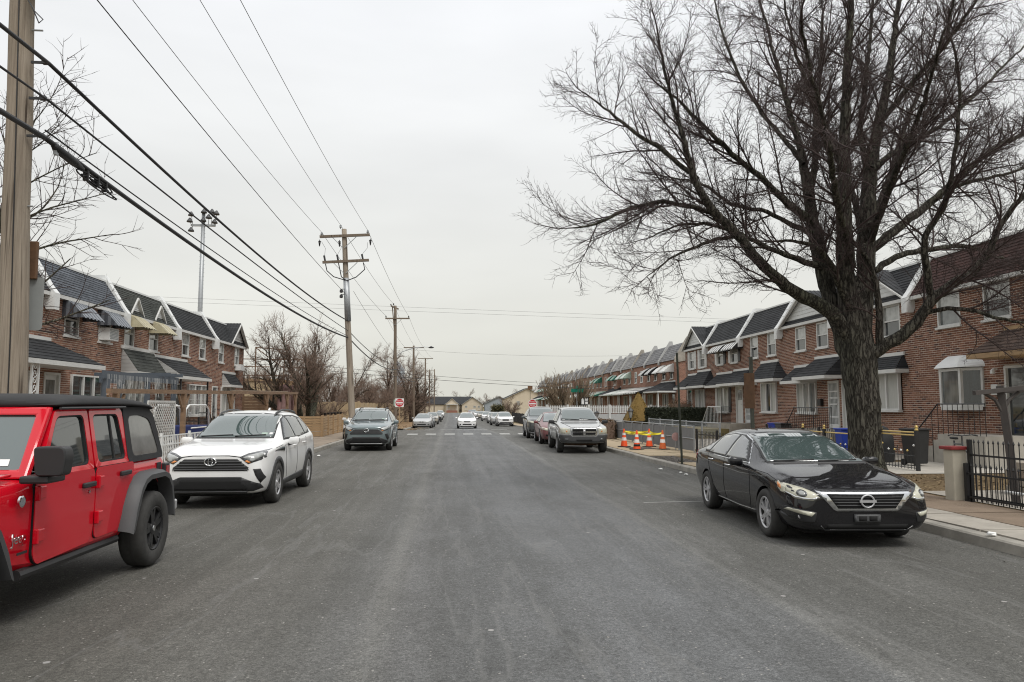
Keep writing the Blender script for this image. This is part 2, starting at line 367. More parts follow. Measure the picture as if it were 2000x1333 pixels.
m_leaf('leaf_hedge', (.012, .017, .009), (.035, .042, .022)); m_leaf('leaf_gold', (.12, .075, .014), (.21, .14, .03)); m_leaf('leaf_dull', (.05, .048, .02), (.10, .085, .035))
m_leaf('leaf_brown', (.07, .045, .025), (.16, .105, .06)); m_leaf('litter', (.10, .065, .03), (.30, .21, .11)); m_leaf('rubble_leaf', (.05, .045, .04), (.18, .16, .14))

# ------------------------------------------------------------------ mesh helpers
def mt(x): return MATS[x] if isinstance(x, str) else x
class MB:
    def __init__(s): s.v, s.f, s.m = [], [], []
    def add(s, vs, fs, mi=0):
        o = len(s.v); s.v.extend([tuple(p) for p in vs])
        for f in fs: s.f.append(tuple(o+i for i in f)); s.m.append(mi)
    def box(s, x0, x1, y0, y1, z0, z1, mi=0):
        s.add([(x0, y0, z0), (x1, y0, z0), (x1, y1, z0), (x0, y1, z0), (x0, y0, z1), (x1, y0, z1), (x1, y1, z1), (x0, y1, z1)],
              [(0, 3, 2, 1), (4, 5, 6, 7), (0, 1, 5, 4), (1, 2, 6, 5), (2, 3, 7, 6), (3, 0, 4, 7)], mi); return s
    def bar(s, p, q, w, h, mi=0, up=(0, 0, 1)):
        p, q = Vector(p), Vector(q); d = (q-p).normalized(); u = Vector(up)
        if abs(d.dot(u)) > .98: u = Vector((0, 1, 0))
        a = d.cross(u).normalized(); b = a.cross(d).normalized(); a *= w/2; b *= h/2
        s.add([p-a-b, p+a-b, p+a+b, p-a+b, q-a-b, q+a-b, q+a+b, q-a+b],
              [(0, 3, 2, 1), (4, 5, 6, 7), (0, 1, 5, 4), (1, 2, 6, 5), (2, 3, 7, 6), (3, 0, 4, 7)], mi); return s
    def tube(s, pts, rad, n=8, mi=0, cap=True):
        pts = [Vector(p) for p in pts]; k = len(pts)
        if not hasattr(rad, '__len__'): rad = [rad]*k
        vs, fs = [], []; ref = None
        for i, p in enumerate(pts):
            d = (pts[min(i+1, k-1)]-pts[max(i-1, 0)]).normalized()
            if ref is None: ref = d.cross(Vector((0, 0, 1)) if abs(d.z) < .9 else Vector((0, 1, 0))).normalized()
            ref = (ref-d*ref.dot(d)).normalized(); o = d.cross(ref)
            for j in range(n):
                a = 2*math.pi*j/n; vs.append(p+(ref*math.cos(a)+o*math.sin(a))*rad[i])
        for i in range(k-1):
            for j in range(n): fs.append((i*n+j, i*n+(j+1) % n, (i+1)*n+(j+1) % n, (i+1)*n+j))
        if cap: fs.append(tuple(range(n-1, -1, -1))); fs.append(tuple((k-1)*n+j for j in range(n)))
        s.add(vs, fs, mi); return s
    def cyl(s, p, q, r0, r1=None, n=12, mi=0): return s.tube([p, q], [r0, r0 if r1 is None else r1], n, mi)
    def prism(s, poly, off, mi=0):
        k = len(poly); o = Vector(off); vs = [Vector(p) for p in poly]; vs += [p+o for p in vs[:k]]
        fs = [tuple(range(k-1, -1, -1)), tuple(range(k, 2*k))]+[(i, (i+1) % k, k+(i+1) % k, k+i) for i in range(k)]
        s.add(vs, fs, mi); return s
    def lathe(s, prof, c=(0, 0, 0), n=16, axis='Z', mi=0, mis=None, cap=True):
        vs, fs = [], []; k = len(prof)
        for r, h in prof:
            for j in range(n):
                a = 2*math.pi*j/n; x, y = r*math.cos(a), r*math.sin(a)
                vs.append({'Z': (c[0]+x, c[1]+y, c[2]+h), 'X': (c[0]+h, c[1]+x, c[2]+y), 'Y': (c[0]+y, c[1]+h, c[2]+x)}[axis])
        o = len(s.v); s.v.extend(vs)
        for i in range(k-1):
            for j in range(n):
                s.f.append((o+i*n+j, o+i*n+(j+1) % n, o+(i+1)*n+(j+1) % n, o+(i+1)*n+j)); s.m.append(mis[i] if mis else mi)
        for i, rev in ((0, True), (k-1, False)):
            if cap and prof[i][0] > 1e-4:
                f = [o+i*n+j for j in range(n)]; s.f.append(tuple(f[::-1] if rev else f)); s.m.append((mis[min(i, k-2)] if mis else mi))
        return s
    def build(s, name, mats, parent=None, smooth=False, kind=None, bevel=0):
        me = bpy.data.meshes.new(name); me.from_pydata(s.v, [], s.f)
        mats = mats if isinstance(mats, (list, tuple)) else [mats]
        for m in mats: me.materials.append(mt(m))
        if len(mats) > 1: me.polygons.foreach_set('material_index', s.m)
        if smooth: me.polygons.foreach_set('use_smooth', [True]*len(s.f))
        me.update()
        o = bpy.data.objects.new(name, me); COL.objects.link(o)
        if bevel:
            bv = o.modifiers.new('bevel', 'BEVEL'); bv.width = bevel; bv.segments = 2; bv.limit_method = 'ANGLE'
        if parent: o.parent = parent
        if kind: o['kind'] = kind
        return o
def smooth_by_angle(o, ang=35):
    o.data.polygons.foreach_set('use_smooth', [True]*len(o.data.polygons))
    o.data.set_sharp_from_angle(angle=R(ang))
def empty(name, loc=(0, 0, 0), rz=0, label=None, cat=None, group=None):
    o = bpy.data.objects.new(name, None); COL.objects.link(o); o.location = loc; o.rotation_euler = (0, 0, rz); o.empty_display_size = .2
    return tag(o, label, cat, group)
def tag(o, label=None, cat=None, group=None, kind=None):
    for k, v in (('label', label), ('category', cat), ('group', group), ('kind', kind)):
        if v: o[k] = v
    return o
def copy_tree(o, parent=None):
    c = o.copy(); COL.objects.link(c); c.parent = parent
    if parent is not None: c.matrix_parent_inverse = o.matrix_parent_inverse
    for ch in list(o.children):
        copy_tree(ch, c)
    return c
def leaves(name, pts, size, mat, parent=None, kind=None, flat=False, rnd=random):
    """many small bent leaf quads at pts"""
    v, f = [], []
    for p in pts:
        a = Vector((rnd.gauss(0, 1), rnd.gauss(0, 1), rnd.gauss(0, .12 if flat else 1))).normalized()
        b = a.cross(Vector((rnd.gauss(0, 1), rnd.gauss(0, 1), rnd.gauss(0, .12 if flat else 1)))).normalized()
        if flat: b = a.cross(Vector((rnd.gauss(0, .25), rnd.gauss(0, .25), 1))).normalized()
        s = size*rnd.uniform(.6, 1.3); p = Vector(p); o = len(v)
        v += [tuple(p-a*s), tuple(p-b*s*.5), tuple(p+a*s), tuple(p+b*s*.5)]; f.append((o, o+1, o+2, o+3))
    me = bpy.data.meshes.new(name); me.from_pydata(v, [], f); me.materials.append(mt(mat))
    ob = bpy.data.objects.new(name, me); COL.objects.link(ob)
    if parent: ob.parent = parent
    if kind: ob['kind'] = kind
    return ob
# ------------------------------------------------------------------ ground, road, pavements
def interp(tab, y):
    for (a, va), (b, vb) in zip(tab, tab[1:]):
        if y <= b: return va+(vb-va)*max(0, (y-a))/(b-a)
    return tab[-1][1]
KR = [(-25, 6.75), (10, 6.62), (18, 6.30), (28, 6.05), (48, 6.08)]
KL = -5.05
def sheet(name, pts, z, mat, kind='structure', parent=None, thick=0):
    b = MB()
    if thick: b.prism([(x, y, z-thick) for x, y in pts], (0, 0, thick))
    else: b.add([(x, y, z) for x, y in pts], [tuple(range(len(pts)))])
    o = b.build(name, mat, parent)
    if kind: o['kind'] = kind
    return o
ZF = [(-50, 0), (47, 0), (61, -.2), (71, -.36), (86, -.63), (120, -.9), (150, -1.0), (400, -1.0)]
def zf(y): return interp(ZF, y)
def strip(name, x0, x1, ys, dz, mat, kind='structure'):
    m = MB(); n = len(ys)
    for y in ys: m.v += [((x0(y) if callable(x0) else x0), y, zf(y)+dz), ((x1(y) if callable(x1) else x1), y, zf(y)+dz)]
    m.f = [(2*i, 2*i+1, 2*i+3, 2*i+2) for i in range(n-1)]; m.m = [0]*(n-1); o = m.build(name, mat); o['kind'] = kind; return o
FY = [61, 64, 67, 71, 76, 81, 86, 95, 105, 120, 135, 150, 200, 292]
sheet('ground', [(-1500, -300), (1500, -300), (1500, 2500), (-1500, 2500)], -1.4, 'dry_grass')
rp = [(KL, -25), (KL, 47)]+[(interp(KR, y)+.02, y) for y in (47, 38, 28, 18, 10, -25)]
road = sheet('road', rp, 0, 'asphalt')
strip('road_crossing', -90, 90, [47, 49, 52, 55, 58, 61], 0, 'asphalt')
FKR = lambda y: 6.9 if y < 62 else min(7.5, 6.9+(y-62)*.03)
strip('road_far', -3.7, lambda y: FKR(y)+.02, FY, 0, 'asphalt')
# crosswalk bars and stop line, each a painted sheet with worn ends
def stripe(x0, x1, y0, y1, name='crosswalk_stripe'):
    b = MB(); n = 9; rr = random.Random(int(x0*100)+int(y0))
    lo = [(x0+(x1-x0)*i/n, y0+rr.uniform(-.05, .05), zf(y0)+.008) for i in range(n+1)]
    hi = [(x0+(x1-x0)*i/n, y1+rr.uniform(-.05, .05), zf(y1)+.008) for i in range(n+1)]
    b.add(lo+hi, [(i, i+1, n+2+i, n+1+i) for i in range(n)])
    return b.build(name, 'paint_line', road)
for px in (-3.52, -2.3, -1.18, -.02, 1.12, 2.25, 3.4, 4.55):
    stripe(px-.33, px+.30, 45.6, 46.95)
for a, b_ in ((-2.4, -1.3), (-.8, .9), (1.4, 3.0), (3.3, 4.6)):
    stripe(a, b_, 60.2, 60.8, 'stop_line')
stripe(-5.0, -4.5, 36.6, 37.1, 'crosswalk_stripe')
# fine painted parking tick beside the black sedan
tick = MB(); tick.add([(3.5, 13.35, .004), (5.2, 13.5, .004), (5.2, 13.545, .004), (3.5, 13.385, .004)], [(0, 1, 2, 3)]); tick.build('parking_tick', 'paint_line', road)

def kerb(name, line, side, y_list, h=.13, w=.17):
    base = None
    for i, (a, b_) in enumerate(zip(y_list, y_list[1:])):
        xa, xb = line(a), line(b_); s = side; rr = random.Random(i*7+int(xa*10)); t = rr.uniform(-.012, .012); g = .012
        sec = lambda x, y: [(x, y, -.05), (x+s*.025, y, h-.02+t), (x+s*.05, y, h+t), (x+s*w, y, h+t+.004), (x+s*w, y, -.05)]
        A, B = [(p, q, r_+zf(q)) for p, q, r_ in sec(xa, a+g)], [(p, q, r_+zf(q)) for p, q, r_ in sec(xb, b_-g)]; m = MB(); k = 5
        fs = [(j, (j+1) % k, k+(j+1) % k, k+j) for j in range(k)]+[tuple(range(k)), tuple(range(2*k-1, k-1, -1))]
        m.add(A+B, fs)
        if base is None: base = m.build(name, 'kerb_stone'); base['kind'] = 'structure'
        else: m.build('kerb_segment', 'kerb_stone', base)
YS = [-4+2.4*i for i in range(22)]
kerb('kerb_right', lambda y: interp(KR, y), 1, YS, w=.2)
kerb('kerb_left', lambda y: KL, -1, [-4+3*i for i in range(18)], w=.17)
kerb('kerb_far_right', FKR, 1, [61.2+5*i for i in range(44)])
kerb('kerb_far_left', lambda y: -3.65, -1, [61.2+5*i for i in range(44)], h=.1)

# right pavement: bedding sheet and single slabs
pave = sheet('pavement_right', [(interp(KR, y)+.2, y) for y in (-20, 10, 18, 28, 47)]+[(8.75, 47), (8.75, -20)], .085, 'dirt')
rr = random.Random(3)
def slab(x0, x1, x2, x3, y0, y1, z, mat, parent, name='paving_slab'):
    m = MB(); g = .012; t = [rr.uniform(-.008, .008) for _ in range(4)]
    m.prism([(x0+g, y0+g, z-.06), (x1-g, y0+g, z-.06), (x2-g, y1-g, z-.06), (x3+g, y1-g, z-.06)], (0, 0, .06))
    for i in range(4): v = m.v[4+i]; m.v[4+i] = (v[0], v[1], z+t[i])
    return m.build(name, mat, parent)
for i in range(31):
    y0, y1 = 2+1.45*i, 2+1.45*(i+1)
    a, b_ = interp(KR, y0)+.235, interp(KR, y1)+.235
    ma, mb = (a+8.7)/2, (b_+8.7)/2
    near = y1 < 15.4
    if near:
        slab(a, a+.75, b_+.75, b_, y0, y1, .142, 'concrete', pave); slab(a+.75, 8.7, 8.7, b_+.75, y0, y1, .145, 'pebble', pave)
    else:
        pit = 20.2 < (y0+y1)/2 < 24.4
        if not pit: slab(a, ma, mb, b_, y0, y1, .143, 'sidewalk_tan' if y0 > 16.5 else 'concrete', pave)
        slab(ma, 8.7, 8.7, mb, y0, y1, .147, 'sidewalk_tan' if y0 > 16.5 else 'concrete', pave)
pit = sheet('tree_pit', [(6.45, 20.3), (7.3, 20.3), (7.2, 24.6), (6.3, 24.6)], .125, 'pit_rubble')
leaves('pit_debris', [(rr.uniform(6.4, 7.3), rr.uniform(20.2, 24.6), .135) for _ in range(500)], .035, 'rubble_leaf', kind='stuff', flat=True, rnd=rr)
leaves('gutter_litter', [(interp(KR, y)-abs(rr.gauss(0, .22))-.02, y, .012) for y in [rr.choice([rr.uniform(17, 26), rr.uniform(5, 40)]) for _ in range(420)]], .022, 'rubble_leaf', kind='stuff', flat=True, rnd=rr)
M('litter_white', (.70, .70, .68), .7, var=.05)
for k, (x, y, s, lb) in enumerate([(5.75, 20.1, .05, 'crumpled white cup lying in the gutter before the tree pit'), (6.0, 19.1, .035, 'small scrap of white paper in gutter beside the cup'), (5.95, 18.5, .04, 'folded white wrapper in gutter towards the black sedan'), (6.72, 8.85, .05, 'white scrap lying on the kerb in front of black sedan'), (-4.55, 26.4, .05, 'white scrap by the left kerb behind white car')]):
    m = MB(); m.lathe([(s*.6, 0), (s, .01), (s*.8, s*.7), (s*.3, s*.9)], (0, 0, 0), 6)
    for i, v in enumerate(m.v): m.v[i] = (v[0]*1.3+rr.uniform(-.01, .01), v[1]+rr.uniform(-.01, .01), v[2]+rr.uniform(0, .008))
    o = m.build('litter_scrap', 'litter_white'); o.location = (x, y, .14 if k == 3 else .003); tag(o, lb, 'litter', 'litter scraps')
# small metal valve box on the kerb behind the sedan
m = MB(); m.box(-.2, .2, -.13, .13, 0, .07); m.box(-.17, .17, -.10, .10, .07, .08)
o = m.build('valve_box', 'rust_brown', bevel=.01); o.location = (6.75, 15.9, .146); tag(o, 'low rusty valve box on pavement behind the black sedan', 'valve box')

# right front yards
yard = sheet('yard_right', [(8.76, -5), (16, -5), (16, 47), (8.76, 47)], .12, 'dirt')
sheet('yard_path', [(8.8, 17.0), (15.2, 17.0), (15.2, 20.6), (8.8, 20.6)], .135, 'concrete_light')
sheet('yard_patio', [(9.2, 21.3), (15.2, 21.3), (15.2, 35.6), (9.2, 35.6)], .134, 'concrete')
sheet('yard_front_right', [(8.9, 2), (15.2, 2), (15.2, 13.6), (8.9, 13.6)], .133, 'concrete')
leaves('fallen_leaves', [(rr.uniform(8.8, 12.5), rr.uniform(13.7, 16.9), .13) for _ in range(900)], .035, 'litter', kind='stuff', flat=True, rnd=rr)
# raised lawn of the corner house
m = MB(); m.prism([(8.0, 36.5, -.03), (15.2, 36.5, -.03), (15.2, 47.2, -.03), (8.0, 47.2, -.03)], (0, 0, .62))
o = m.build('lawn_terrace', 'dry_grass'); o['kind'] = 'structure'
m = MB(); m.prism([(9.3, 61.6, -1), (19, 61.6, -1), (19, 68, -1), (9.3, 68, -1)], (0, 0, 1.7))
o = m.build('lawn_far', 'dry_grass'); o['kind'] = 'structure'
strip('pavement_far_right', lambda y: FKR(y)+.16, 9.2, FY, .11, 'sidewalk_tan')
strip('front_gardens', 9.21, 60, FY, .16, 'dry_grass')
# left pavement and yards
pl = sheet('pavement_left', [(KL-.17, -10), (KL-.17, 47), (-7.2, 47), (-7.2, -10)], .09, 'dirt')
for i in range(32):
    y0, y1 = 2+1.4*i, 2+1.4*(i+1)
    slab(-7.15, KL-.18, KL-.18, -7.15, y0, y1, .14, 'concrete_brown' if i > 16 else 'concrete', pl)
sheet('yard_left', [(-17, -5), (-7.21, -5), (-7.21, 47), (-17, 47)], .12, 'concrete_brown')
strip('leaf_bank', -80, -3.82, FY, .09, 'leaf_litter')
leaves('bank_leaves', [(rr.uniform(-7.9, -3.85), y, zf(y)+.10) for y in [61.1+rr.random()**2*70 for _ in range(1800)]], .07, 'litter', kind='stuff', flat=True, rnd=rr)
leaves('kerb_leaves', [(-3.6+abs(rr.gauss(0, .6)), y, zf(y)+.01) for y in [60.5+rr.random()**1.5*34 for _ in range(1000)]], .06, 'litter', kind='stuff', flat=True, rnd=rr)
# ------------------------------------------------------------------ row houses
BL, BH, BJ = .200, .054, .0145
def cells(x0, x1, z0, z1, holes):
    xs = sorted({x0, x1, *[v for h in holes for v in h[:2] if x0 < v < x1]}); zs = sorted({z0, z1, *[v for h in holes for v in h[2:4] if z0 < v < z1]})
    for a, b in zip(xs, xs[1:]):
        for c, d in zip(zs, zs[1:]):
            mx, mz = (a+b)/2, (c+d)/2
            if not any(h[0] < mx < h[1] and h[2] < mz < h[3] for h in holes): yield a, b, c, d
def brickwork(root, w, z0, z1, holes, mat, single=0):
    bm = MB(); k = 0; z = z0; full = []; rb = random.Random(int(w*1000))
    while z+BH <= z1+.001:
        x = -BL/2-.003 if k % 2 else .004
        hs = sorted((h[0], h[1]) for h in holes if h[2] < z+BH and h[3] > z)
        while x < w:
            a, b = max(x, .004), min(x+BL, w-.004)
            segs = [(a, b)]
            for h0, h1 in hs:
                ns = []
                for s0, s1 in segs:
                    if s1 <= h0 or s0 >= h1: ns.append((s0, s1)); continue
                    if s0 < h0: ns.append((s0, h0))
                    if s1 > h1: ns.append((h1, s1))
                segs = ns
            for s0, s1 in segs:
                if s1-s0 < .03: continue
                if s1-s0 > BL-.001: full.append((s0, z))
                y = rb.uniform(-.003, .002); o = len(bm.v)
                bm.v += [(s0, .02, z), (s1, .02, z), (s1, .02, z+BH), (s0, .02, z+BH), (s0, y, z), (s1, y, z), (s1, y, z+BH), (s0, y, z+BH)]
                bm.f += [(o+4, o+5, o+6, o+7), (o, o+1, o+5, o+4), (o+1, o+2, o+6, o+5), (o+2, o+3, o+7, o+6), (o+3, o, o+4, o+7)]
            x += BL+BJ
        z += BH+BJ; k += 1
    if single:                                   # the nearest bricks are parts of their own
        near = set(sorted(full, key=lambda q: -q[0]+.25*abs(q[1]-2.6))[:single])
        v, f = [], []
        for i in range(0, len(bm.v), 8):
            if (bm.v[i][0], bm.v[i][2]) in near and abs(bm.v[i+1][0]-bm.v[i][0]-BL) < .002: continue
            o = len(v); v += bm.v[i:i+8]; f += [(o+4, o+5, o+6, o+7), (o, o+1, o+5, o+4), (o+1, o+2, o+6, o+5), (o+2, o+3, o+7, o+6), (o+3, o, o+4, o+7)]
        bm.v, bm.f = v, f
        one = MB(); one.box(0, BL, 0, .02, 0, BH); src = one.build('brick', mat, root); me = src.data
        for i, (x, zz) in enumerate(sorted(near)):
            o = src if i == 0 else bpy.data.objects.new('brick', me)
            if i: COL.objects.link(o); o.parent = root
            o.location = (x, rb.uniform(-.003, .002), zz)
    bm.m = [0]*len(bm.f)
    bm.build('brickwork', mat, root, kind='stuff')

def window(root, x0, x1, z0, z1, panes=('pane_light', 'pane_dark'), style='hung', sill=True, y=.03, n=2, grid=0, frame='white_trim', label=None):
    m = MB(); t = .055; d0, d1 = y-.045, y+.06
    for a in ((x0, x0+t, z0, z1), (x1-t, x1, z0, z1), (x0+t, x1-t, z1-t, z1), (x0+t, x1-t, z0, z0+t)): m.box(a[0], a[1], d0, d1, a[2], a[3])
    pan = []
    if style == 'hung':
        zm = (z0+z1)/2; m.box(x0+t, x1-t, d0+.02, d1-.01, zm-.025, zm+.025)
        pan = [(x0+t, x1-t, zm+.025, z1-t, y+.012, panes[0]), (x0+t, x1-t, z0+t, zm-.025, y+.03, panes[1])]
    else:
        ww = (x1-x0-2*t)/n
        for i in range(n):
            a = x0+t+i*ww
            if i: m.box(a-.04, a+.04, d0+.005, d1-.005, z0+t, z1-t)
            pan.append((a+(.04 if i else 0), a+ww-(.04 if i < n-1 else 0), z0+t, z1-t, y+.02, panes[i % len(panes)]))
    if grid:
        for a in pan:
            for i in range(1, grid): xx = a[0]+(a[1]-a[0])*i/grid; m.box(xx-.01, xx+.01, a[4]-.012, a[4]-.002, a[2], a[3])
            k = 4
            for i in range(1, k): zz = a[2]+(a[3]-a[2])*i/k; m.box(a[0], a[1], a[4]-.013, a[4]-.003, zz-.01, zz+.01)
    f = m.build('window', frame, root)
    for a in pan: q = MB(); q.box(a[0], a[1], a[4], a[4]+.012, a[2], a[3]); q.build('pane', a[5], f)
    if sill: q = MB(); q.box(x0-.05, x1+.05, y-.11, y+.05, z0-.065, z0-.003); q.build('sill', frame, f)
    return f
def door(root, x0, x1, z0, z1, mat='door_white', security=False, y=.05, glass='pane_grey'):
    m = MB(); t = .07
    m.box(x0, x0+t, y-.08, y+.05, z0, z1); m.box(x1-t, x1, y-.08, y+.05, z0, z1); m.box(x0+t, x1-t, y-.08, y+.05, z1-t, z1)
    f = m.build('door', 'white_trim', root)
    q = MB(); q.box(x0+t, x1-t, y, y+.04, z0, z1-t)
    for a, b in ((.12, .30), (.36, .54)):
        h = z1-z0; q.box(x0+t+.1, x1-t-.1, y-.012, y, z0+h*a, z0+h*b)
    q.build('door_leaf', 'pane_grey' if security else mat, f)
    if not security:
        q = MB(); q.box(x0+t+.12, x1-t-.12, y-.014, y-.002, z0+(z1-z0)*.62, z1-t-.15); q.build('pane', glass, f)
    else:
        q = MB(); n = 7
        for i in range(n+1): xx = x0+t+(x1-x0-2*t)*i/n; q.box(xx-.012, xx+.012, y-.06, y-.035, z0+.03, z1-t)
        for zz in (z0+.03, z0+.45, (z0+z1)/2, (z0+z1)/2+.25, z1-.45, z1-t-.03): q.box(x0+t, x1-t, y-.063, y-.034, zz, zz+.05 if zz > z0+.1 else zz+.16)
        q.build('security_grille', 'white_metal', f)
    q = MB(); q.cyl((x1-t-.07, y-.07, z0+.98), (x1-t-.07, y, z0+.98), .025, n=8); q.build('handle', 'chrome', f)
    return f
def shutter(root, x0, x1, z0, z1, mat='white_trim'):
    m = MB(); m.box(x0, x1, -.03, -.004, z0, z1); n = int((z1-z0)/.07)
    for i in range(n): z = z0+.04+i*.07; m.box(x0+.03, x1-.03, -.04, -.03, z, z+.045)
    m.build('shutter', mat, root)
def awning(root, x0, x1, zt, zb, proj, mats, stripe=.14, drop=.12, curve=.0):
    """ribbed metal awning: striped sloping slats, side slats, scalloped front drop"""
    n = max(4, int((x1-x0)/stripe)); m = MB(); s = (x1-x0)/n
    for i in range(n):
        a, b = x0+i*s, x0+(i+1)*s; h = .016 if i % 2 else 0; mi = i % 2
        pts = [(.0, zt+h), (-proj*.55, zt-(zt-zb)*.5+h+curve), (-proj, zb+h), (-proj-.02, zb-drop+.03*(i % 2))]
        vs = [(a, y, z) for y, z in pts]+[(b, y, z) for y, z in pts]+[(a, y+.008, z-.012) for y, z in pts]+[(b, y+.008, z-.012) for y, z in pts]
        m.add(vs, [(j, j+1, 5+j, 4+j) for j in range(3)]+[(8+j, 12+j, 13+j, 9+j) for j in range(3)]+[(j, 8+j, 9+j, j+1) for j in range(3)]+[(4+j, 5+j, 13+j, 12+j) for j in range(3)], mi)
    o = m.build('awning', [mats[0], mats[1]], root)
    for xs, dx in ((x0, -.012), (x1, .012)):
        q = MB(); k = max(4, int(proj/.1))
        for i in range(k):
            y0, y1 = -proj*i/k, -proj*(i+1)/k; zf = lambda y: zt-(zt-zb)*(-y/proj)+curve*math.sin(math.pi*(-y/proj))
            h = .006 if i % 2 else 0
            q.prism([(xs+h, y0, zb-drop*.5), (xs+h, y1, zb-drop*.5), (xs+h, y1, zf(y1)), (xs+h, y0, zf(y0))], (dx, 0, 0), i % 2)
        q.build('side_panel', [mats[2], mats[3] if len(mats) > 3 else mats[2]], o)
    return o
def lapped(m, a0, a1, b0, b1, rows, t=.012, mi=0):
    """shingle courses between lower edge a0-a1 and upper edge b0-b1, each lapping the one below"""
    a0, a1, b0, b1 = map(Vector, (a0, a1, b0, b1)); nrm = (a1-a0).cross(b0-a0).normalized()
    for i in range(rows):
        f, g = i/rows, min(1, (i+1.12)/rows)
        p, q, r, s = a0.lerp(b0, f), a1.lerp(b1, f), a1.lerp(b1, g), a0.lerp(b0, g)
        vs = [p+nrm*t*1.6, q+nrm*t*1.6, r+nrm*t*.4, s+nrm*t*.4, p-nrm*.01, q-nrm*.01]
        m.add(vs, [(0, 1, 2, 3), (4, 5, 1, 0)], mi)
def porch_roof(root, x0, x1, zt, zb, proj, mat, hipl=.5, hipr=.5, fas=.14, trim='white_trim', side=None):
    m = MB(); e = .0
    A, B, C, D = (x0, -proj, zb), (x1, -proj, zb), (x1-hipr, -.01, zt), (x0+hipl, -.01, zt)
    lapped(m, A, B, D, C, 7)
    if hipl >= .05 or not side: lapped(m, (x0, -.005, zb), A, D, D, 7)
    if hipr >= .05 or not side: lapped(m, B, (x1, -.005, zb), C, C, 7)
    o = m.build('porch_roof', mat, root)
    if side:                                     # clad gable ends where the roof has no hip
        for xx, on in ((x0, hipl < .05), (x1, hipr < .05)):
            if on:
                q = MB(); k = 6
                for i in range(k):
                    z0, z1 = zb+(zt-zb)*i/k, zb+(zt-zb)*(i+1)/k; w0 = proj*(1-i/k); w1 = proj*(1-(i+1)/k)
                    q.prism([(xx-.012, -.006, z0), (xx-.012, -w0, z0), (xx-.006, -max(w1, .001), z1-.004), (xx-.006, -.006, z1-.004)], (.02, 0, 0))
                q.build('side_cladding', side, o)
    q = MB(); q.box(x0-.02, x1+.02, -proj-.03, -.004, zb-fas, zb-.012); q.build('fascia', trim, o)
    q = MB(); q.bar((x0+hipl-.1, -.03, zt+.02), (x1-hipr+.1, -.03, zt+.02), .07, .12); q.build('flashing', trim, o)
    return o
def post(root, x, y, z0, z1, w=.09, mat='white_trim'):
    m = MB(); m.box(x-w/2, x+w/2, y-w/2, y+w/2, z0, z1); return m.build('porch_post', mat, root)
def parapet(root, x, ez, run, rise, mat='white_metal', w=.28, h=.24):
    prof = [(-.30, ez-.55), (-.30, ez-.05), (-.12, ez+.18), (run, ez+rise+h), (run+.5, ez+rise+h), (run+.5, ez+rise-.15), (.1, ez-.12), (.0, ez-.4), (-.06, ez-.55)]
    m = MB(); m.prism([(x-w/2, y, z) for y, z in prof], (w, 0, 0)); o = m.build('parapet', mat, root)
    n = 4
    for i in range(1, n):
        f = i/n; y, z = -.12+(run+.12)*f, ez+.18+(rise+h-.18)*f; sm = MB(); sm.box(x-w/2-.006, x+w/2+.006, y-.012, y+.012, z-.26, z+.012); sm.build('flashing_seam', mat, o)
def gable(root, x0, x1, ez, h, run, mat, clad='siding_white', over=.22):
    """front gable: lapped siding boards, barge boards, little pitched roof running back"""
    xm = (x0+x1)/2; rows = 8; top = None
    m = MB(); lapped(m, (x0-.1, -over, ez-.05), (xm, -over, ez+h+.04), (x0-.1, run, ez-.05), (xm, run, ez+h+.04), 6)
    lapped(m, (xm, -over, ez+h+.04), (x1+.1, -over, ez-.05), (xm, run, ez+h+.04), (x1+.1, run, ez-.05), 6)
    for i, f in enumerate(m.f): m.f[i] = f
    o = m.build('gable_roof', mat, root)
    for i in range(rows):
        z0, z1 = ez+h*i/rows, ez+h*(i+1)/rows; a = (x1-x0)/2*(1-i/rows); b = (x1-x0)/2*(1-(i+1)/rows)
        q = MB(); q.prism([(xm-a, -.05, z0), (xm+a, -.05, z0), (xm+max(b, .01), -.032, z1+.004), (xm-max(b, .01), -.032, z1+.004)], (0, .08, 0)); q.build('siding_board', clad, o)
    for s in (-1, 1):
        q = MB(); q.bar((xm+s*((x1-x0)/2+.1), -over+.02, ez-.12), (xm, -over+.02, ez+h-.04), .05, .15, up=(0, 1, 0)); q.build('barge_board', 'white_trim', o)
def roof(root, w, ez, run, rise, mat, rows=12, depth=9.0, sof='white_trim'):
    m = MB(); lapped(m, (0, -.16, ez-.02), (w, -.16, ez-.02), (0, run, ez+rise), (w, run, ez+rise), rows, t=.014)
    m.box(0, w, run, depth, ez+rise-.06, ez+rise-.005)
    o = m.build('roof', mat, root)
    q = MB(); q.box(0.01, w-.01, -.17, -.001, ez-.14, ez-.025); q.build('gutter', sof, o)
    q = MB(); q.bar((0, run, ez+rise+.02), (w, run, ez+rise+.02), .12, .07); q.build('ridge_flashing', 'white_metal', o)
    return o
def shell(root, w, ez, rise, run, holes, depth=9.0, sides='brick_far', dz=0):
    m = MB()
    for a, b, c, d in cells(0, w, -.05, ez, holes): m.box(a, b, .004, .16, c, d)
    m.build('wall', 'mortar', root)
    m = MB(); ins = .02
    prof = [(.161, -.05), (.161, ez-.02), (run, ez+rise-.07), (depth, ez+rise-.07), (depth, -.05)]
    for x in (ins*.2, w-.16-ins*.2): m.prism([(x, y, z) for y, z in prof], (.16, 0, 0))
    m.box(.17, w-.17, depth-.16, depth-.005, -.05, ez+rise-.08); m.build('side_wall', sides, root)
    m = MB(); m.box(.17, w-.17, 1.2, 1.25, 0, ez-.1); m.build('inner_wall', 'void', root)
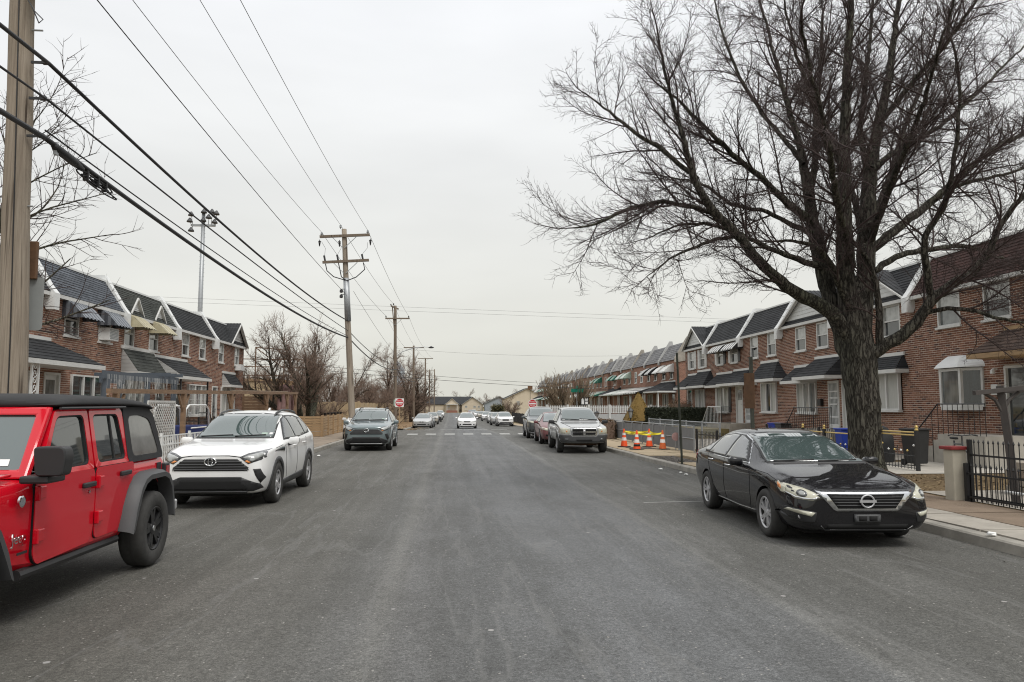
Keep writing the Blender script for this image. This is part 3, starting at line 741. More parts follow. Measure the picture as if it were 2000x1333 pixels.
def stoop(root, x0, x1, z, proj=1.1, mat='concrete', steps=3, to='l', rail='black_iron', sw=.28):
    m = MB(); m.box(x0, x1, -proj, -.002, 0, z)
    o = m.build('stoop', mat, root)
    for i in range(steps):
        q = MB(); zz = z*(steps-i)/(steps+1); xa = (x0-sw*(i+1), x0-sw*i) if to == 'l' else (x1+sw*i, x1+sw*(i+1))
        q.box(xa[0], xa[1]-.002, -proj+.05, -.05, 0, zz); q.build('step', mat, o)
    q = MB(); y = -proj+.04
    xe = x0-sw*steps if to == 'l' else x1+sw*steps; xs = x0 if to == 'l' else x1; xo = x1 if to == 'l' else x0
    q.cyl((xe, y, .9), (xs, y, z+.85), .02, n=6); q.cyl((xs, y, z+.85), (xo, y, z+.85), .02, n=6)
    k = 9
    for i in range(k+1): xx = xs+(xo-xs)*i/k; q.cyl((xx, y, z), (xx, y, z+.85), .009, n=5)
    for i in range(4): f = i/4; xx = xe+(xs-xe)*f; q.cyl((xx, y, .02), (xx, y, .9+(z-.05)*f), .009, n=5)
    q.build('railing', rail, o)
    return o
class House:
    def __init__(s, side, ya, yb, name, label, bmat, group, ez=5.38, rise=1.25, run=.70):
        s.w = abs(yb-ya); s.side = side; s.ya, s.yb = ya, yb; s.ez, s.rise, s.run = ez, rise, run; s.holes = []; s.bmat = bmat
        if side == 'R': s.root = empty(name, (15.3, yb, 0), R(-90), label, 'row house', group); s.X = lambda Y: yb-Y
        else: s.root = empty(name, (-12.0, ya, 0), R(90), label, 'row house', group); s.X = lambda Y: Y-ya
    def span(s, a, b): return tuple(sorted((s.X(a), s.X(b))))
    def finish(s, single=0, roofmat='shingle_dark'):
        shell(s.root, s.w, s.ez, s.rise, s.run, s.holes)
        brickwork(s.root, s.w, .02, s.ez-.02, s.holes, s.bmat, single)
        roof(s.root, s.w, s.ez, s.run, s.rise, roofmat)
    def win(s, a, b, z0, z1, **k):
        x0, x1 = s.span(a, b); s.holes.append((x0, x1, z0, z1)); return window(s.root, x0, x1, z0, z1, **k)
    def door(s, a, b, z0, z1, **k):
        x0, x1 = s.span(a, b); s.holes.append((x0, x1, z0, z1)); return door(s.root, x0, x1, z0, z1, **k)
GR, GL = 'brick row houses behind the yards on the right', 'brick row houses behind the parked cars on the left'
M('awn_black', (.015, .015, .016), .4, var=.05); M('awn_white', (.60, .60, .58), .4, var=.08)
M('awn_blue', (.155, .168, .188), .35, .2, var=.12); M('awn_blue_dark', (.062, .068, .08), .4, .1, var=.1)
M('awn_cream', (.44, .40, .27), .45, var=.1); M('awn_tan', (.30, .27, .18), .45, var=.12); M('awn_green', (.02, .12, .085), .5, var=.15); M('awn_pale_green', (.33, .42, .36), .5, var=.1)

# right row, farthest first
h = House('R', 42.97, 47.25, 'row_house', 'brick row house with white siding gable and white shutters at the row end', 'brick', GR)
for a, b in ((46.32, 45.42), (44.4, 43.5)):
    h.win(a, b, 4.08, 5.15); x0, x1 = h.span(a, b); shutter(h.root, x0-.36, x0-.03, 4.05, 5.18); shutter(h.root, x1+.03, x1+.36, 4.05, 5.18)
h.win(45.3, 43.6, 1.4, 2.75, style='fixed', n=3, panes=('curtain', 'pane_light', 'curtain'), y=-.02); h.door(46.9, 46.0, .85, 2.8, mat='pane_dark')
porch_roof(h.root, .3, 2.6, 3.7, 2.92, .9, 'shingle_dark', .45, .1); porch_roof(h.root, 2.5, 5.6, 3.85, 2.95, .8, 'shingle_dark', .1, .9)
stoop(h.root, .1, 1.5, .85, 1.1); gable(h.root, .15, 4.0, 5.42, 1.25, .85, 'shingle_dark')
parapet(h.root, h.w-.05, 5.38, .70, 1.25)
h.finish()
h = House('R', 37.66, 42.97, 'row_house', 'brick row house with two striped black and white window awnings', 'brick', GR)
for a, b in ((41.4, 40.45), (39.3, 38.35)):
    h.win(a, b, 4.08, 5.1); x0, x1 = h.span(a, b); awning(h.root, x0-.1, x1+.75, 5.2, 4.78, .6, ('awn_black', 'awn_white', 'awn_black'), .17, .08, .06)
    shutter(h.root, x0-.36, x0-.03, 4.1, 4.95, 'awn_white'); shutter(h.root, x1+.03, x1+.36, 4.1, 4.95, 'awn_black')
h.win(41.5, 39.75, 1.4, 2.85, style='fixed', n=3, panes=('curtain', 'pane_light', 'curtain'), y=-.03); h.door(38.75, 37.8, .85, 2.8)
x0, x1 = h.span(41.5, 39.75); shutter(h.root, x0-.33, x0-.03, 1.4, 2.8, 'awn_white'); shutter(h.root, x1+.03, x1+.33, 1.4, 2.8, 'awn_black')
porch_roof(h.root, 1.5, 4.0, 3.55, 2.9, .75, 'shingle_charcoal', .1, .2); porch_roof(h.root, 3.9, 7.0, 3.62, 2.93, .95, 'shingle_charcoal', .3, .8)
parapet(h.root, h.w-.05, 5.38, .70, 1.25); stoop(h.root, 3.3, 5.2, .85, 1.3, 'concrete', 3, 'l', 'white_metal')
h.finish(roofmat='shingle_charcoal')
h = House('R', 33.0, 37.66, 'row_house', 'brick row house with white grilled door and plain upper windows, third from the row end', 'brick', GR)
h.win(36.65, 35.7, 4.15, 5.25); h.win(34.6, 33.65, 4.15, 5.25)
h.door(37.5, 36.55, .85, 2.8, security=True); h.win(35.4, 33.7, 1.45, 2.85, style='fixed', n=3, panes=('curtain', 'pane_dark', 'curtain'), y=-.04)
x0, x1 = h.span(35.3, 32.5); porch_roof(h.root, x0, x1, 3.85, 3.02, .7, 'shingle_charcoal', .05, 1.0)
parapet(h.root, h.w-.05, 5.38, .70, 1.25); stoop(h.root, .05, 1.3, .85, 1.3, 'concrete', 0)
h.finish(roofmat='shingle_charcoal')
h = House('R', 28.1, 33.0, 'row_house', 'brick row house with white siding gable and white barred door beside the big tree', 'brick', GR)
h.win(31.66, 30.7, 4.15, 5.2); h.win(29.75, 28.8, 4.15, 5.2)
h.win(31.6, 29.9, 1.45, 2.85, style='fixed', n=3, panes=('curtain', 'pane_light', 'pane_grey'), y=-.03); h.door(28.95, 28.1+.03, .83, 2.75, security=True)
gable(h.root, .25, 4.7, 5.42, 1.25, .85, 'shingle_charcoal')
porch_roof(h.root, 1.2, 3.1, 3.45, 2.84, .7, 'shingle_charcoal', .1, .0); porch_roof(h.root, 2.9, 5.6, 3.72, 2.95, .95, 'shingle_charcoal', .3, .3)
parapet(h.root, h.w-.05, 5.38, .70, 1.25); stoop(h.root, 3.4, 4.85, .83, 1.2, 'concrete', 3, 'l')
m = MB(); m.box(3.35, 3.62, -.14, -.004, 1.75, 2.02); m.build('mail_box', 'black_iron', h.root)
h.finish(roofmat='shingle_charcoal')
h = House('R', 23.2, 28.1, 'row_house', 'brick row house half hidden behind the big tree trunk', 'brick', GR)
h.win(26.9, 25.95, 4.15, 5.25); h.win(24.95, 23.95, 4.15, 5.25)
h.win(25.5, 24.0, 1.6, 2.9, style='fixed', n=2, panes=('curtain', 'curtain'), y=-.1); h.door(27.9, 27.0, .83, 2.75)
x0, x1 = h.span(25.7, 23.6); porch_roof(h.root, x0, x1, 3.5, 3.0, .45, 'shingle_charcoal', .05, .25)
gable(h.root, .25, 4.7, 5.42, 1.25, .85, 'shingle_charcoal'); stoop(h.root, .1, 1.5, .83, 1.2, 'concrete', 0)
parapet(h.root, h.w-.05, 5.38, .70, 1.25); h.finish(roofmat='shingle_charcoal')
h = House('R', 18.3, 23.2, 'row_house', 'brick row house with maroon shingle roof and white bow window', 'brick', GR)
h.win(22.0, 20.95, 4.2, 5.3, panes=('pane_light', 'pane_grey')); h.win(19.97, 18.92, 4.2, 5.3, panes=('pane_light', 'pane_dark'))
x0, x1 = h.span(21.85, 20.15); h.holes.append((x0+.05, x1-.05, 1.72, 2.85))
# bow window: three angled sashes, sill box, white curved metal hood
bw = MB(); pj = .38; P4 = [(x0, -.0), (x0+.42, -pj), (x1-.42, -pj), (x1, .0)]
for (ax, ay), (bx, by) in zip(P4, P4[1:]):
    for z0, z1 in ((1.72, 1.82), (2.78, 2.86)): bw.bar((ax, ay, (z0+z1)/2), (bx, by, (z0+z1)/2), .08, z1-z0)
for px, py in P4: bw.box(px-.045, px+.045, py-.045, py+.045, 1.72, 2.86)
bo = bw.build('bow_window', 'white_trim', h.root)
for i, ((ax, ay), (bx, by)) in enumerate(zip(P4, P4[1:])):
    q = MB(); q.bar((ax, ay+.01, 2.3), (bx, by+.01, 2.3), .015, .96); q.build('pane', ('curtain', 'pane_grey', 'pane_dark')[i], bo)
q = MB(); q.prism([(x, y-.05, 1.62) for x, y in P4], (0, 0, .10)); q.build('sill_box', 'white_trim', bo)
q = MB(); k = 6
for i in range(k):
    f, g = i/k, (i+1)/k; A = [(x0-.12+(.35)*f**1.6, -.0), (x0+.32+.25*f, -(pj+.16)*(1-f*.55)), (x1-.32-.25*f, -(pj+.16)*(1-f*.55)), (x1+.12-.35*f**1.6, 0)]
    B = [(x0-.12+(.35)*g**1.6, -.0), (x0+.32+.25*g, -(pj+.16)*(1-g*.55)), (x1-.32-.25*g, -(pj+.16)*(1-g*.55)), (x1+.12-.35*g**1.6, 0)]
    za, zb = 2.88+.36*f**.8, 2.88+.36*g**.8
    q.add([(*p, za) for p in A]+[(*p, zb) for p in B], [(j, j+1, 5+j, 4+j) for j in range(3)]+([(4, 5, 6, 7)] if i == k-1 else [])+([(3, 2, 1, 0)] if i == 0 else []))
q.build('hood', 'white_metal', bo)
h.door(19.3, 18.35, .95, 2.85, mat='pane_dark', glass='pane_grey')
porch_roof(h.root, 3.75, 6.4, 3.85, 3.18, .95, 'shingle_brown', .35, .1, trim='wood_warm')
m = MB(); m.box(3.5, 3.74, -.12, -.004, 2.05, 2.35); m.build('mail_box', 'white_trim', h.root)
m = MB(); m.lathe([(.02, 0), (.05, -.03), (.065, -.12), (.05, -.14)], (3.62, -.14, 2.78), 8); m.box(3.60, 3.64, -.12, -.004, 2.76, 2.8); m.build('wall_light', 'white_metal', h.root)
stoop(h.root, 2.95, 4.85, .95, 1.4, 'concrete_light', 4, 'l', 'black_iron')
h.finish(single=300, roofmat='shingle_maroon')

# left row, nearest first
h = House('L', 17.7, 22.89, 'row_house', 'brick row house mostly hidden behind the near utility pole', 'brick_left', GL, ez=5.15, rise=1.1, run=.58)
h.win(19.0, 19.8, 3.95, 5.0); h.win(21.0, 21.8, 3.95, 5.0); h.win(20.5, 22.2, 1.5, 2.75, style='fixed', n=2); h.door(18.4, 19.3, .6, 2.6)
parapet(h.root, h.w, 5.15, .58, 1.1); h.finish(roofmat='shingle_charcoal')
h = House('L', 22.89, 27.88, 'row_house', 'brick row house with blue slate roof and two blue metal awnings', 'brick_left', GL, ez=5.15, rise=1.1, run=.58)
h.win(23.95, 24.85, 3.95, 5.0, panes=('pane_dark', 'pane_dark')); h.win(26.2, 27.1, 3.95, 5.0, panes=('pane_dark', 'pane_light'))
for a, b in ((23.8, 25.1), (26.1, 27.25)):
    x0, x1 = h.span(a, b); awning(h.root, x0, x1, 5.12, 4.5, .68, ('awn_blue', 'awn_blue', 'awn_blue_dark', 'awn_blue'), .11, .03, .05)
h.door(22.95, 23.85, .6, 2.75); h.win(24.5, 26.75, 1.35, 2.75, style='fixed', n=3, panes=('pane_dark',), y=-.02)
porch_roof(h.root, -3.2, 1.2, 3.7, 3.0, 1.2, 'shingle_dark', .9, 1.05)
cp = MB()                                        # scrolled iron porch column
for xx in (-2.62, -2.30): cp.box(xx-.025, xx+.025, -1.12, -1.07, .15, 2.86)
for k in range(7):
    zc = .42+k*.38; sgn = 1 if k % 2 else -1
    for d in (0, 1):
        pts = []
        for i in range(15): a = i/14*math.pi*2.6; rad = .115*(1-i/17); pts.append((-2.46+sgn*(1 if d else -1)*(rad*math.cos(a))*.9, -1.095, zc+(.09 if d else -.09)+rad*math.sin(a)*(1 if d else -1)))
        cp.tube(pts, .014, 4)
cp.build('porch_column', 'white_metal', h.root)
m = MB(); m.box(26.25-22.89, 26.95-22.89, -.35, .05, 4.0, 4.42); ac = m.build('air_conditioner', 'white_metal', h.root)
m = MB()
for i in range(7): m.box(26.3-22.89, 26.9-22.89, -.36, -.35, 4.05+i*.05, 4.075+i*.05)
m.build('louvre', 'grey_galv', ac)
parapet(h.root, h.w, 5.15, .58, 1.1); stoop(h.root, -3.0, 1.2, .6, 1.25, 'concrete', 2, 'r'); h.finish(roofmat='slate_blue')
h = House('L', 27.88, 33.05, 'row_house', 'brick row house with two cream metal awnings and two small white dormers', 'brick_left', GL, ez=5.15, rise=1.1, run=.58)
h.win(28.2, 29.05, 3.95, 4.95); h.win(30.45, 31.35, 3.95, 4.95)
for a, b in ((28.1, 29.2), (30.4, 31.4)):
    x0, x1 = h.span(a, b); awning(h.root, x0, x1, 5.2, 4.65, .75, ('awn_tan', 'awn_cream', 'awn_cream'), .12, .03, .05)
for a, b in ((28.5, 29.5), (30.75, 31.75)):
    x0, x1 = h.span(a, b); gable(h.root, x0, x1, 5.25, .62, .7, 'shingle_green', over=.1)
h.win(28.15, 30.4, 1.35, 2.85, style='fixed', n=4, panes=('pane_grey', 'pane_light'), y=-.02); h.door(31.3, 32.2, .6, 2.75, mat='pane_dark')
porch_roof(h.root, .18, 2.95, 3.88, 3.02, .6, 'shingle_green', .0, .0, side='siding_grey')
parapet(h.root, h.w, 5.15, .58, 1.1); h.finish(roofmat='shingle_green')
h = House('L', 33.05, 38.36, 'row_house', 'brick row house with two tall narrow windows and a porch over a gridded bay window', 'brick_left', GL, ez=5.15, rise=1.1, run=.58)
h.win(34.1, 34.98, 4.0, 5.02); h.win(36.4, 37.28, 4.0, 5.02)
h.win(34.9, 37.6, 1.3, 2.75, style='fixed', n=3, panes=('pane_light', 'pane_grey'), grid=3, y=-.06); h.door(33.3, 34.2, .6, 2.75, mat='pane_dark')
porch_roof(h.root, -2.05, 1.6, 3.75, 2.98, 1.15, 'shingle_dark', .0, .05, side='siding_grey')
for x in (-1.9, 1.45): post(h.root, x, -1.05, .1, 2.84, .06, 'black_iron')
parapet(h.root, h.w, 5.15, .58, 1.1); stoop(h.root, .1, 1.5, .6, 1.2, 'concrete', 2, 'r'); h.finish(roofmat='shingle_dark')
h = House('L', 38.36, 44.04, 'row_house', 'brick row house with grey sided gable at the far end of the left row', 'brick_left', GL, ez=5.15, rise=1.1, run=.58)
h.win(39.35, 40.2, 4.0, 5.02); h.win(42.2, 43.05, 4.0, 5.02); h.win(39.9, 42.3, 1.3, 2.75, style='fixed', n=3, panes=('curtain', 'pane_light'), y=-.03); h.door(38.5, 39.3, .6, 2.75, mat='pane_dark')
gable(h.root, 2.6, 5.6, 5.2, 1.12, .8, 'shingle_dark', 'siding_grey'); x0, x1 = h.span(40.1, 42.4)
porch_roof(h.root, x0, x1, 3.5, 2.88, .42, 'shingle_dark', .0, .2, side='siding_grey')
m = MB(); m.box(42.3-38.36, 42.95-38.36, -.35, .05, 3.72, 4.05); m.build('air_conditioner', 'white_metal', h.root)
h.finish(roofmat='shingle_dark')

# far right row beyond the cross street, light build
def far_house(i, y0, w, roofm, upper, lower, label, bay=False):
    r = empty('row_house', (18.7, y0+w, .1), R(-90), label, 'row house', 'far row houses beyond the cross street')
    ez, rise, run = 5.5, 1.5, .9
    holes = [(.7, 1.6, 3.95, 5.05), (3.0, 3.9, 3.95, 5.05), (.6, 2.4, 1.3, 2.7), (3.3, 4.2, .7, 2.7)]
    m = MB()
    for a, b, c, d in cells(0, w, -1.3, ez, holes): m.box(a, b, .0, .2, c, d)
    m.box(0.01, w-.01, .21, 9, -1.3, ez); m.build('wall', 'brick_far', r)
    for a in holes[:2]: window(r, *a, sill=True)
    window(r, *holes[2], style='fixed', n=3, panes=('pane_light', 'pane_dark')); 
    m = MB(); m.box(3.3, 4.2, .04, .1, .7, 2.7); m.build('door', 'door_white' if i % 3 else 'pane_dark', r)
    m = MB(); lapped(m, (0, -.12, ez), (w, -.12, ez), (0, run, ez+rise), (w, run, ez+rise), 8); m.box(0, w, run, 9, ez+.01, ez+rise-.01); m.build('roof', roofm, r)
    m = MB(); m.prism([(w-.08, y, z) for y, z in [(-.2, ez-.25), (-.2, ez+.12), (run, ez+rise+.42), (run+.25, ez+rise+.42), (run+.35, ez+rise), (run+.3, ez), (0, ez-.25)]], (.16, 0, 0)); m.build('parapet', 'siding_grey' if i % 3 else 'concrete', r)
    if bay:
        m = MB(); lapped(m, (2.5, -.5, ez-.05), (4.4, -.5, ez-.05), (2.9, .9, ez+rise+.15), (4.0, .9, ez+rise+.15), 6); lapped(m, (2.5, .3, ez-.05), (2.5, -.5, ez-.05), (2.9, .9, ez+rise+.15), (2.9, .9, ez+rise+.15), 6); lapped(m, (4.4, -.5, ez-.05), (4.4, .3, ez-.05), (4.0, .9, ez+rise+.15), (4.0, .9, ez+rise+.15), 6); m.build('bay_roof', roofm, r)
        m = MB(); m.box(2.6, 4.3, -.4, -.004, 0, ez-.06); m.build('bay_wall', 'brick_far', r)
        window(r, 3.0, 3.9, 3.95, 5.05, y=-.41)
    if upper:
        for a in holes[:2]: awning(r, a[0]-.25, a[1]+.25, 5.2, 4.55, .9, upper, .2, .1, .05)
    if lower: awning(r, .1, 4.7, 3.45, 2.85, 2.2, lower, .3, .12, .0)
    else: porch_roof(r, .1, 4.7, 3.7, 2.9, 1.6, 'shingle_charcoal', .3, .3)
    for x in (.25, 4.5): post(r, x, -1.5, -1.2, 2.8, .08)
rf = random.Random(11)
BW = ('awn_black', 'awn_white', 'awn_black'); GN = ('awn_green', 'awn_pale_green', 'awn_green'); WH = ('awn_white', 'awn_white', 'awn_white'); PG = ('awn_pale_green', 'awn_white', 'awn_pale_green'); DK = ('awn_black', 'awn_black', 'awn_black')
cfg = [(WH, None, 'white upper awnings and dark porch roof'), (BW, BW, 'striped black and white awnings above and below'), (None, WH, 'bare upper windows and long white porch awning'), (PG, PG, 'pale green awnings on both floors'), (GN, None, 'dark green upper awnings and hipped bay', ), (None, GN, 'hipped brick bay and green porch awning'), (GN, WH, 'green upper awnings over a white porch'), (None, PG, 'pale porch awning and no upper awnings')]
nth = ['first', 'second', 'third', 'fourth', 'fifth', 'sixth', 'seventh', 'eighth', 'ninth', 'tenth', 'eleventh', 'twelfth', 'thirteenth', 'fourteenth', 'fifteenth', 'sixteenth', 'seventeenth', 'eighteenth', 'nineteenth', 'twentieth']
for i in range(20):
    c = cfg[i] if i < 8 else rf.choice(cfg)
    far_house(i, 60+4.95*i, 4.95, rf.choice(('slate_grey', 'slate_pale', 'slate_dim', 'slate_grey')), c[0], c[1], f'far brick row house with {c[2].split(" and ")[0]}, {nth[i]} beyond cross street', i in (4, 5, 9, 10, 13, 14, 17))
# ------------------------------------------------------------------ vehicles
def ring(st):
    y, zb, zl, zt, wb, wm, wl, wt = st; d = zt-zl
    return [(0, zb), (wb*.6, zb), (wb*.93, zb+.015), (wb, zb+.07), (wm, zb+.48*(zl-zb)), (wl+.3*(wm-wl), zb+.86*(zl-zb)), (wl, zl), (wl-.10*(wl-wt)-.012, zl+.10*d+.006),
            (wl+.5*(wt-wl), zl+.52*d), (wt+.06*(wl-wt), zl+.86*d), (wt-.05, zl+.955*d), (wt*.62, zl+.99*d), (0, zt)]
HULLS = {}
def make_hull(key, stations, arches, warch, lvl=2, poly_cut=None):
    """closed smooth body shell lofted through stations; returns (mesh with wheel wells cut, BVH of the uncut shell)"""
    if key in HULLS: return HULLS[key]
    n = len(ring(stations[0])); vs, fs = [], []
    full = 2*n-2
    for st in stations:
        rg = ring(st); y = st[0]
        pts = [(x, z) for x, z in rg]+[(-x, z) for x, z in rg[-2:0:-1]]
        vs += [(x, y, z) for x, z in pts]
    for i in range(len(stations)-1):
        for j in range(full): fs.append((i*full+j, i*full+(j+1) % full, (i+1)*full+(j+1) % full, (i+1)*full+j))
    for base, rev in ((0, False), ((len(stations)-1)*full, True)):
        for j in range(n-1):
            a, b = base+j, base+j+1; c, d = base+(full-j-1) % full, base+(full-j) % full
            f = (a, b, c, d) if j else (a, b, base+full-1)
            if j == n-2: f = (a, b, base+n)
            fs.append(tuple(f) if rev else tuple(reversed(f)))
    me = bpy.data.meshes.new('hull'); me.from_pydata(vs, [], fs); me.validate()
    bm = bmesh.new(); bm.from_mesh(me); bmesh.ops.recalc_face_normals(bm, faces=bm.faces); bm.to_mesh(me); bm.free()
    ob = bpy.data.objects.new('hull', me); COL.objects.link(ob)
    sub = ob.modifiers.new('s', 'SUBSURF'); sub.levels = lvl; sub.render_levels = lvl
    dg = bpy.context.evaluated_depsgraph_get(); dg.update()
    shell_me = bpy.data.meshes.new_from_object(ob.evaluated_get(dg))
    b2 = bmesh.new(); b2.from_mesh(shell_me); bvh = BVHTree.FromBMesh(b2); b2.free()
    shell_me.materials.clear(); shell_me.materials.append(mt('plastic_black')); shell_me.materials.append(mt('void'))
    ob.modifiers.clear(); ob.data = shell_me
    cut = MB()
    for (yc, zc, r) in arches:
        for s in (-1, 1):
            k = 28; vs = []
            poly = [(s*(warch-.40), yc+r*math.cos(2*math.pi*i/k), zc+r*math.sin(2*math.pi*i/k)) for i in range(k)]
            if s > 0: poly = poly[::-1]
            cut.prism(poly, (s*.8, 0, 0), 1)
    if poly_cut: cut.v, cut.f, cut.m = [], [], []; poly_cut(cut)
    co = cut.build('cutter', ['void', 'void'])
    bmx = bmesh.new(); bmx.from_mesh(co.data); bmesh.ops.recalc_face_normals(bmx, faces=bmx.faces); bmx.to_mesh(co.data); bmx.free()
    bo = ob.modifiers.new('b', 'BOOLEAN'); bo.operation = 'DIFFERENCE'; bo.object = co; bo.solver = 'EXACT'
    dg.update(); out = bpy.data.meshes.new_from_object(ob.evaluated_get(dg))
    bpy.data.objects.remove(ob); bpy.data.objects.remove(co)
    out.polygons.foreach_set('use_smooth', [True]*len(out.polygons)); out.set_sharp_from_angle(angle=R(38))
    HULLS[key] = (out, bvh); return HULLS[key]

class Car:
    def __init__(s, name, label, cat, hull, paint, group=None):
        s.root = empty(name, label=label, cat=cat, group=group); s.mesh, s.bvh = hull
        me = s.mesh.copy(); me.materials.clear(); me.materials.append(mt(paint)); me.materials.append(mt('void'))
        s.body = bpy.data.objects.new('body', me); COL.objects.link(s.body); s.body.parent = s.root; s.paint = paint
    def cast(s, a, b, ax):
        o, d = {'F': ((a, -20, b), (0, 1, 0)), 'B': ((a, 20, b), (0, -1, 0)), 'S': ((20, a, b), (-1, 0, 0)), 'T': ((a, b, 20), (0, 0, -1))}[ax]
        p, nm, i, t = s.bvh.ray_cast(Vector(o), Vector(d))
        if p is None:
            g = {'F': (a, .55 if b > .95 else -.6, b), 'B': (a, 3.6, b), 'S': (.9, a, b), 'T': (a, b, 1.2)}[ax]
            p, nm, i, t = s.bvh.find_nearest(Vector(g))
        if nm.dot(Vector(d)) > 0: nm = -nm
        return p, nm
    def patch(s, name, poly, ax, mat, off=.004, mirror=False, step=.05, skirt=.014, parent=None, holes=(), flatoff=None):
        P = []; E = []
        def loop(pl):
            st = len(P)
            for (a, b), (c, d) in zip(pl, pl[1:]+pl[:1]):
                k = max(1, int(math.hypot(c-a, d-b)/step))
                for i in range(k): P.append(Vector((a+(c-a)*i/k, b+(d-b)*i/k)))
            m = len(P)-st; E.extend((st+i, st+(i+1) % m) for i in range(m))
        loop(list(poly))
        def inside(x, y, pl):
            r = False
            for (a, b), (c, d) in zip(pl, pl[1:]+pl[:1]):
                if (b > y) != (d > y) and x < (c-a)*(y-b)/(d-b)+a: r = not r
            return r
        xs, ys = [p[0] for p in poly], [p[1] for p in poly]; x = min(xs)+step*.5
        while x < max(xs):
            y = min(ys)+step*.5
            while y < max(ys):
                if inside(x, y, list(poly)): P.append(Vector((x, y)))
                y += step
            x += step
        v2, e2, f2, *_ = delaunay_2d_cdt(P, E, [], 1, 1e-4)
        top, bot = [], []
        for v in v2:
            p, nm = s.cast(v.x, v.y, ax); top.append(p+nm*off); bot.append(p+nm*(off-skirt))
        fs = [tuple(f) for f in f2]; cnt = {}
        for f in fs:
            for a, b in zip(f, f[1:]+f[:1]): cnt[(min(a, b), max(a, b))] = cnt.get((min(a, b), max(a, b)), 0)+1
        k = len(top); sk = []
        for f in fs:
            for a, b in zip(f, f[1:]+f[:1]):
                if cnt[(min(a, b), max(a, b))] == 1: sk.append((b, a, k+a, k+b))
        res = []
        for sg in ((1, -1) if mirror else (1,)):
            m = MB(); vs = [(sg*p.x, p.y, p.z) for p in top+bot]; m.add(vs, fs+sk)
            o = m.build(name, mat, parent or s.root, smooth=True)
            bmx = bmesh.new(); bmx.from_mesh(o.data); bmesh.ops.recalc_face_normals(bmx, faces=bmx.faces)
            o.data.set_sharp_from_angle(angle=R(40)); bmx.to_mesh(o.data); bmx.free(); res.append(o)
        return res if mirror else res[0]
    def seam(s, pts, ax, r=.005, mirror=True, mat='void', name='panel_gap', parent=None, off=.0):
        q = []
        for (a, b), (c, d) in zip(pts, pts[1:]):
            k = max(1, int(math.hypot(c-a, d-b)/.06))
            q += [(a+(c-a)*i/k, b+(d-b)*i/k) for i in range(k)]
        q.append(pts[-1]); w = []
        for a, b in q: p, nm = s.cast(a, b, ax); w.append(p+nm*off)
        for sg in ((1, -1) if mirror else (1,)):
            m = MB(); m.tube([(sg*p.x, p.y, p.z) for p in w], r, 5); m.build(name, mat, parent or s.body, smooth=True)
    def wheels(s, ya, yb, half, rad, width, style, rimr, rimmat='alloy', dusty='rubber_dusty', steer=0):
        src = None
        for y in (ya, yb):
            for sg in (1, -1):
                if src is None: src = o = make_wheel(rad, width, style, rimr, rimmat, dusty)
                else: o = copy_tree(src)
                o.parent = s.root; o.location = (sg*(half-width/2), y, rad); o.rotation_euler = (random.uniform(0, 6), 0, (0 if sg > 0 else math.pi)+(steer if y == ya else 0))
                o.rotation_mode = 'ZYX' if False else 'XYZ'
    def mirror_part(s, x, y, z, mat, w=.2, h=.14, d=.13):
        for sg in (1, -1):
            m = MB(); prof = [(-.5, -.38), (-.3, -.5), (.35, -.45), (.5, -.2), (.5, .3), (.3, .5), (-.35, .42), (-.5, .15)]
            vs = []; rows = ((0, .62, .55), (.12, .95, .85), (.6, 1., 1.), (1., .88, .92))
            for t, sc, _ in rows:
                for a, b in prof: vs.append((sg*(x+a*w*sc), y-d/2+t*d, z+b*h*sc))
            k = len(prof); fs = [tuple(range(k)), tuple(range(3*k, 4*k))]
            for i in range(3):
                for j in range(k): fs.append((i*k+j, i*k+(j+1) % k, (i+1)*k+(j+1) % k, (i+1)*k+j))
            m.add(vs, fs); o = m.build('door_mirror', mat, s.root)
            bmx = bmesh.new(); bmx.from_mesh(o.data); bmesh.ops.recalc_face_normals(bmx, faces=bmx.faces); bmx.to_mesh(o.data); bmx.free(); smooth_by_angle(o, 50)
            q = MB(); q.bar((sg*(x-w*.75), y+d*.2, z-h*.6), (sg*(x-w*.1), y, z-h*.32), .06, .05); q.build('mirror_arm', 'plastic_black', o)
    def handle(s, y, z, mat, ln=.2):
        for sg in (1, -1):
            p, nm = s.cast(y, z, 'S'); m = MB(); m.tube([(sg*(p.x-.005), y-ln/2, z), (sg*(p.x+.028), y-ln*.35, z+.004), (sg*(p.x+.028), y+ln*.35, z+.004), (sg*(p.x-.005), y+ln/2, z)], .013, 6); m.build('door_handle', mat, s.root, smooth=True)
    def arch_trim(s, yc, zc, r0, r1, mat, off=.012, a0=-12, a1=192, name='arch_trim'):
        k = 20; out = [(yc+r1*math.cos(R(a0+(a1-a0)*i/k)), zc+r1*math.sin(R(a0+(a1-a0)*i/k))) for i in range(k+1)]
        inn = [(yc+r0*math.cos(R(a0+(a1-a0)*i/k)), zc+r0*math.sin(R(a0+(a1-a0)*i/k))) for i in range(k, -1, -1)]
        s.patch(name, out+inn, 'S', mat, off, True, .05, .03)
    def underside(s, w, y0, y1, z=.24):
        m = MB(); m.box(-w, w, y0, y1, z-.05, z+.10); m.build('underbody', 'void', s.root)
    def place(s, x, y, rz=0, sc=None, z=0):
        s.root.location = (x, y, z); s.root.rotation_euler = (0, 0, rz)
        if sc: s.root.scale = sc
        return s.root
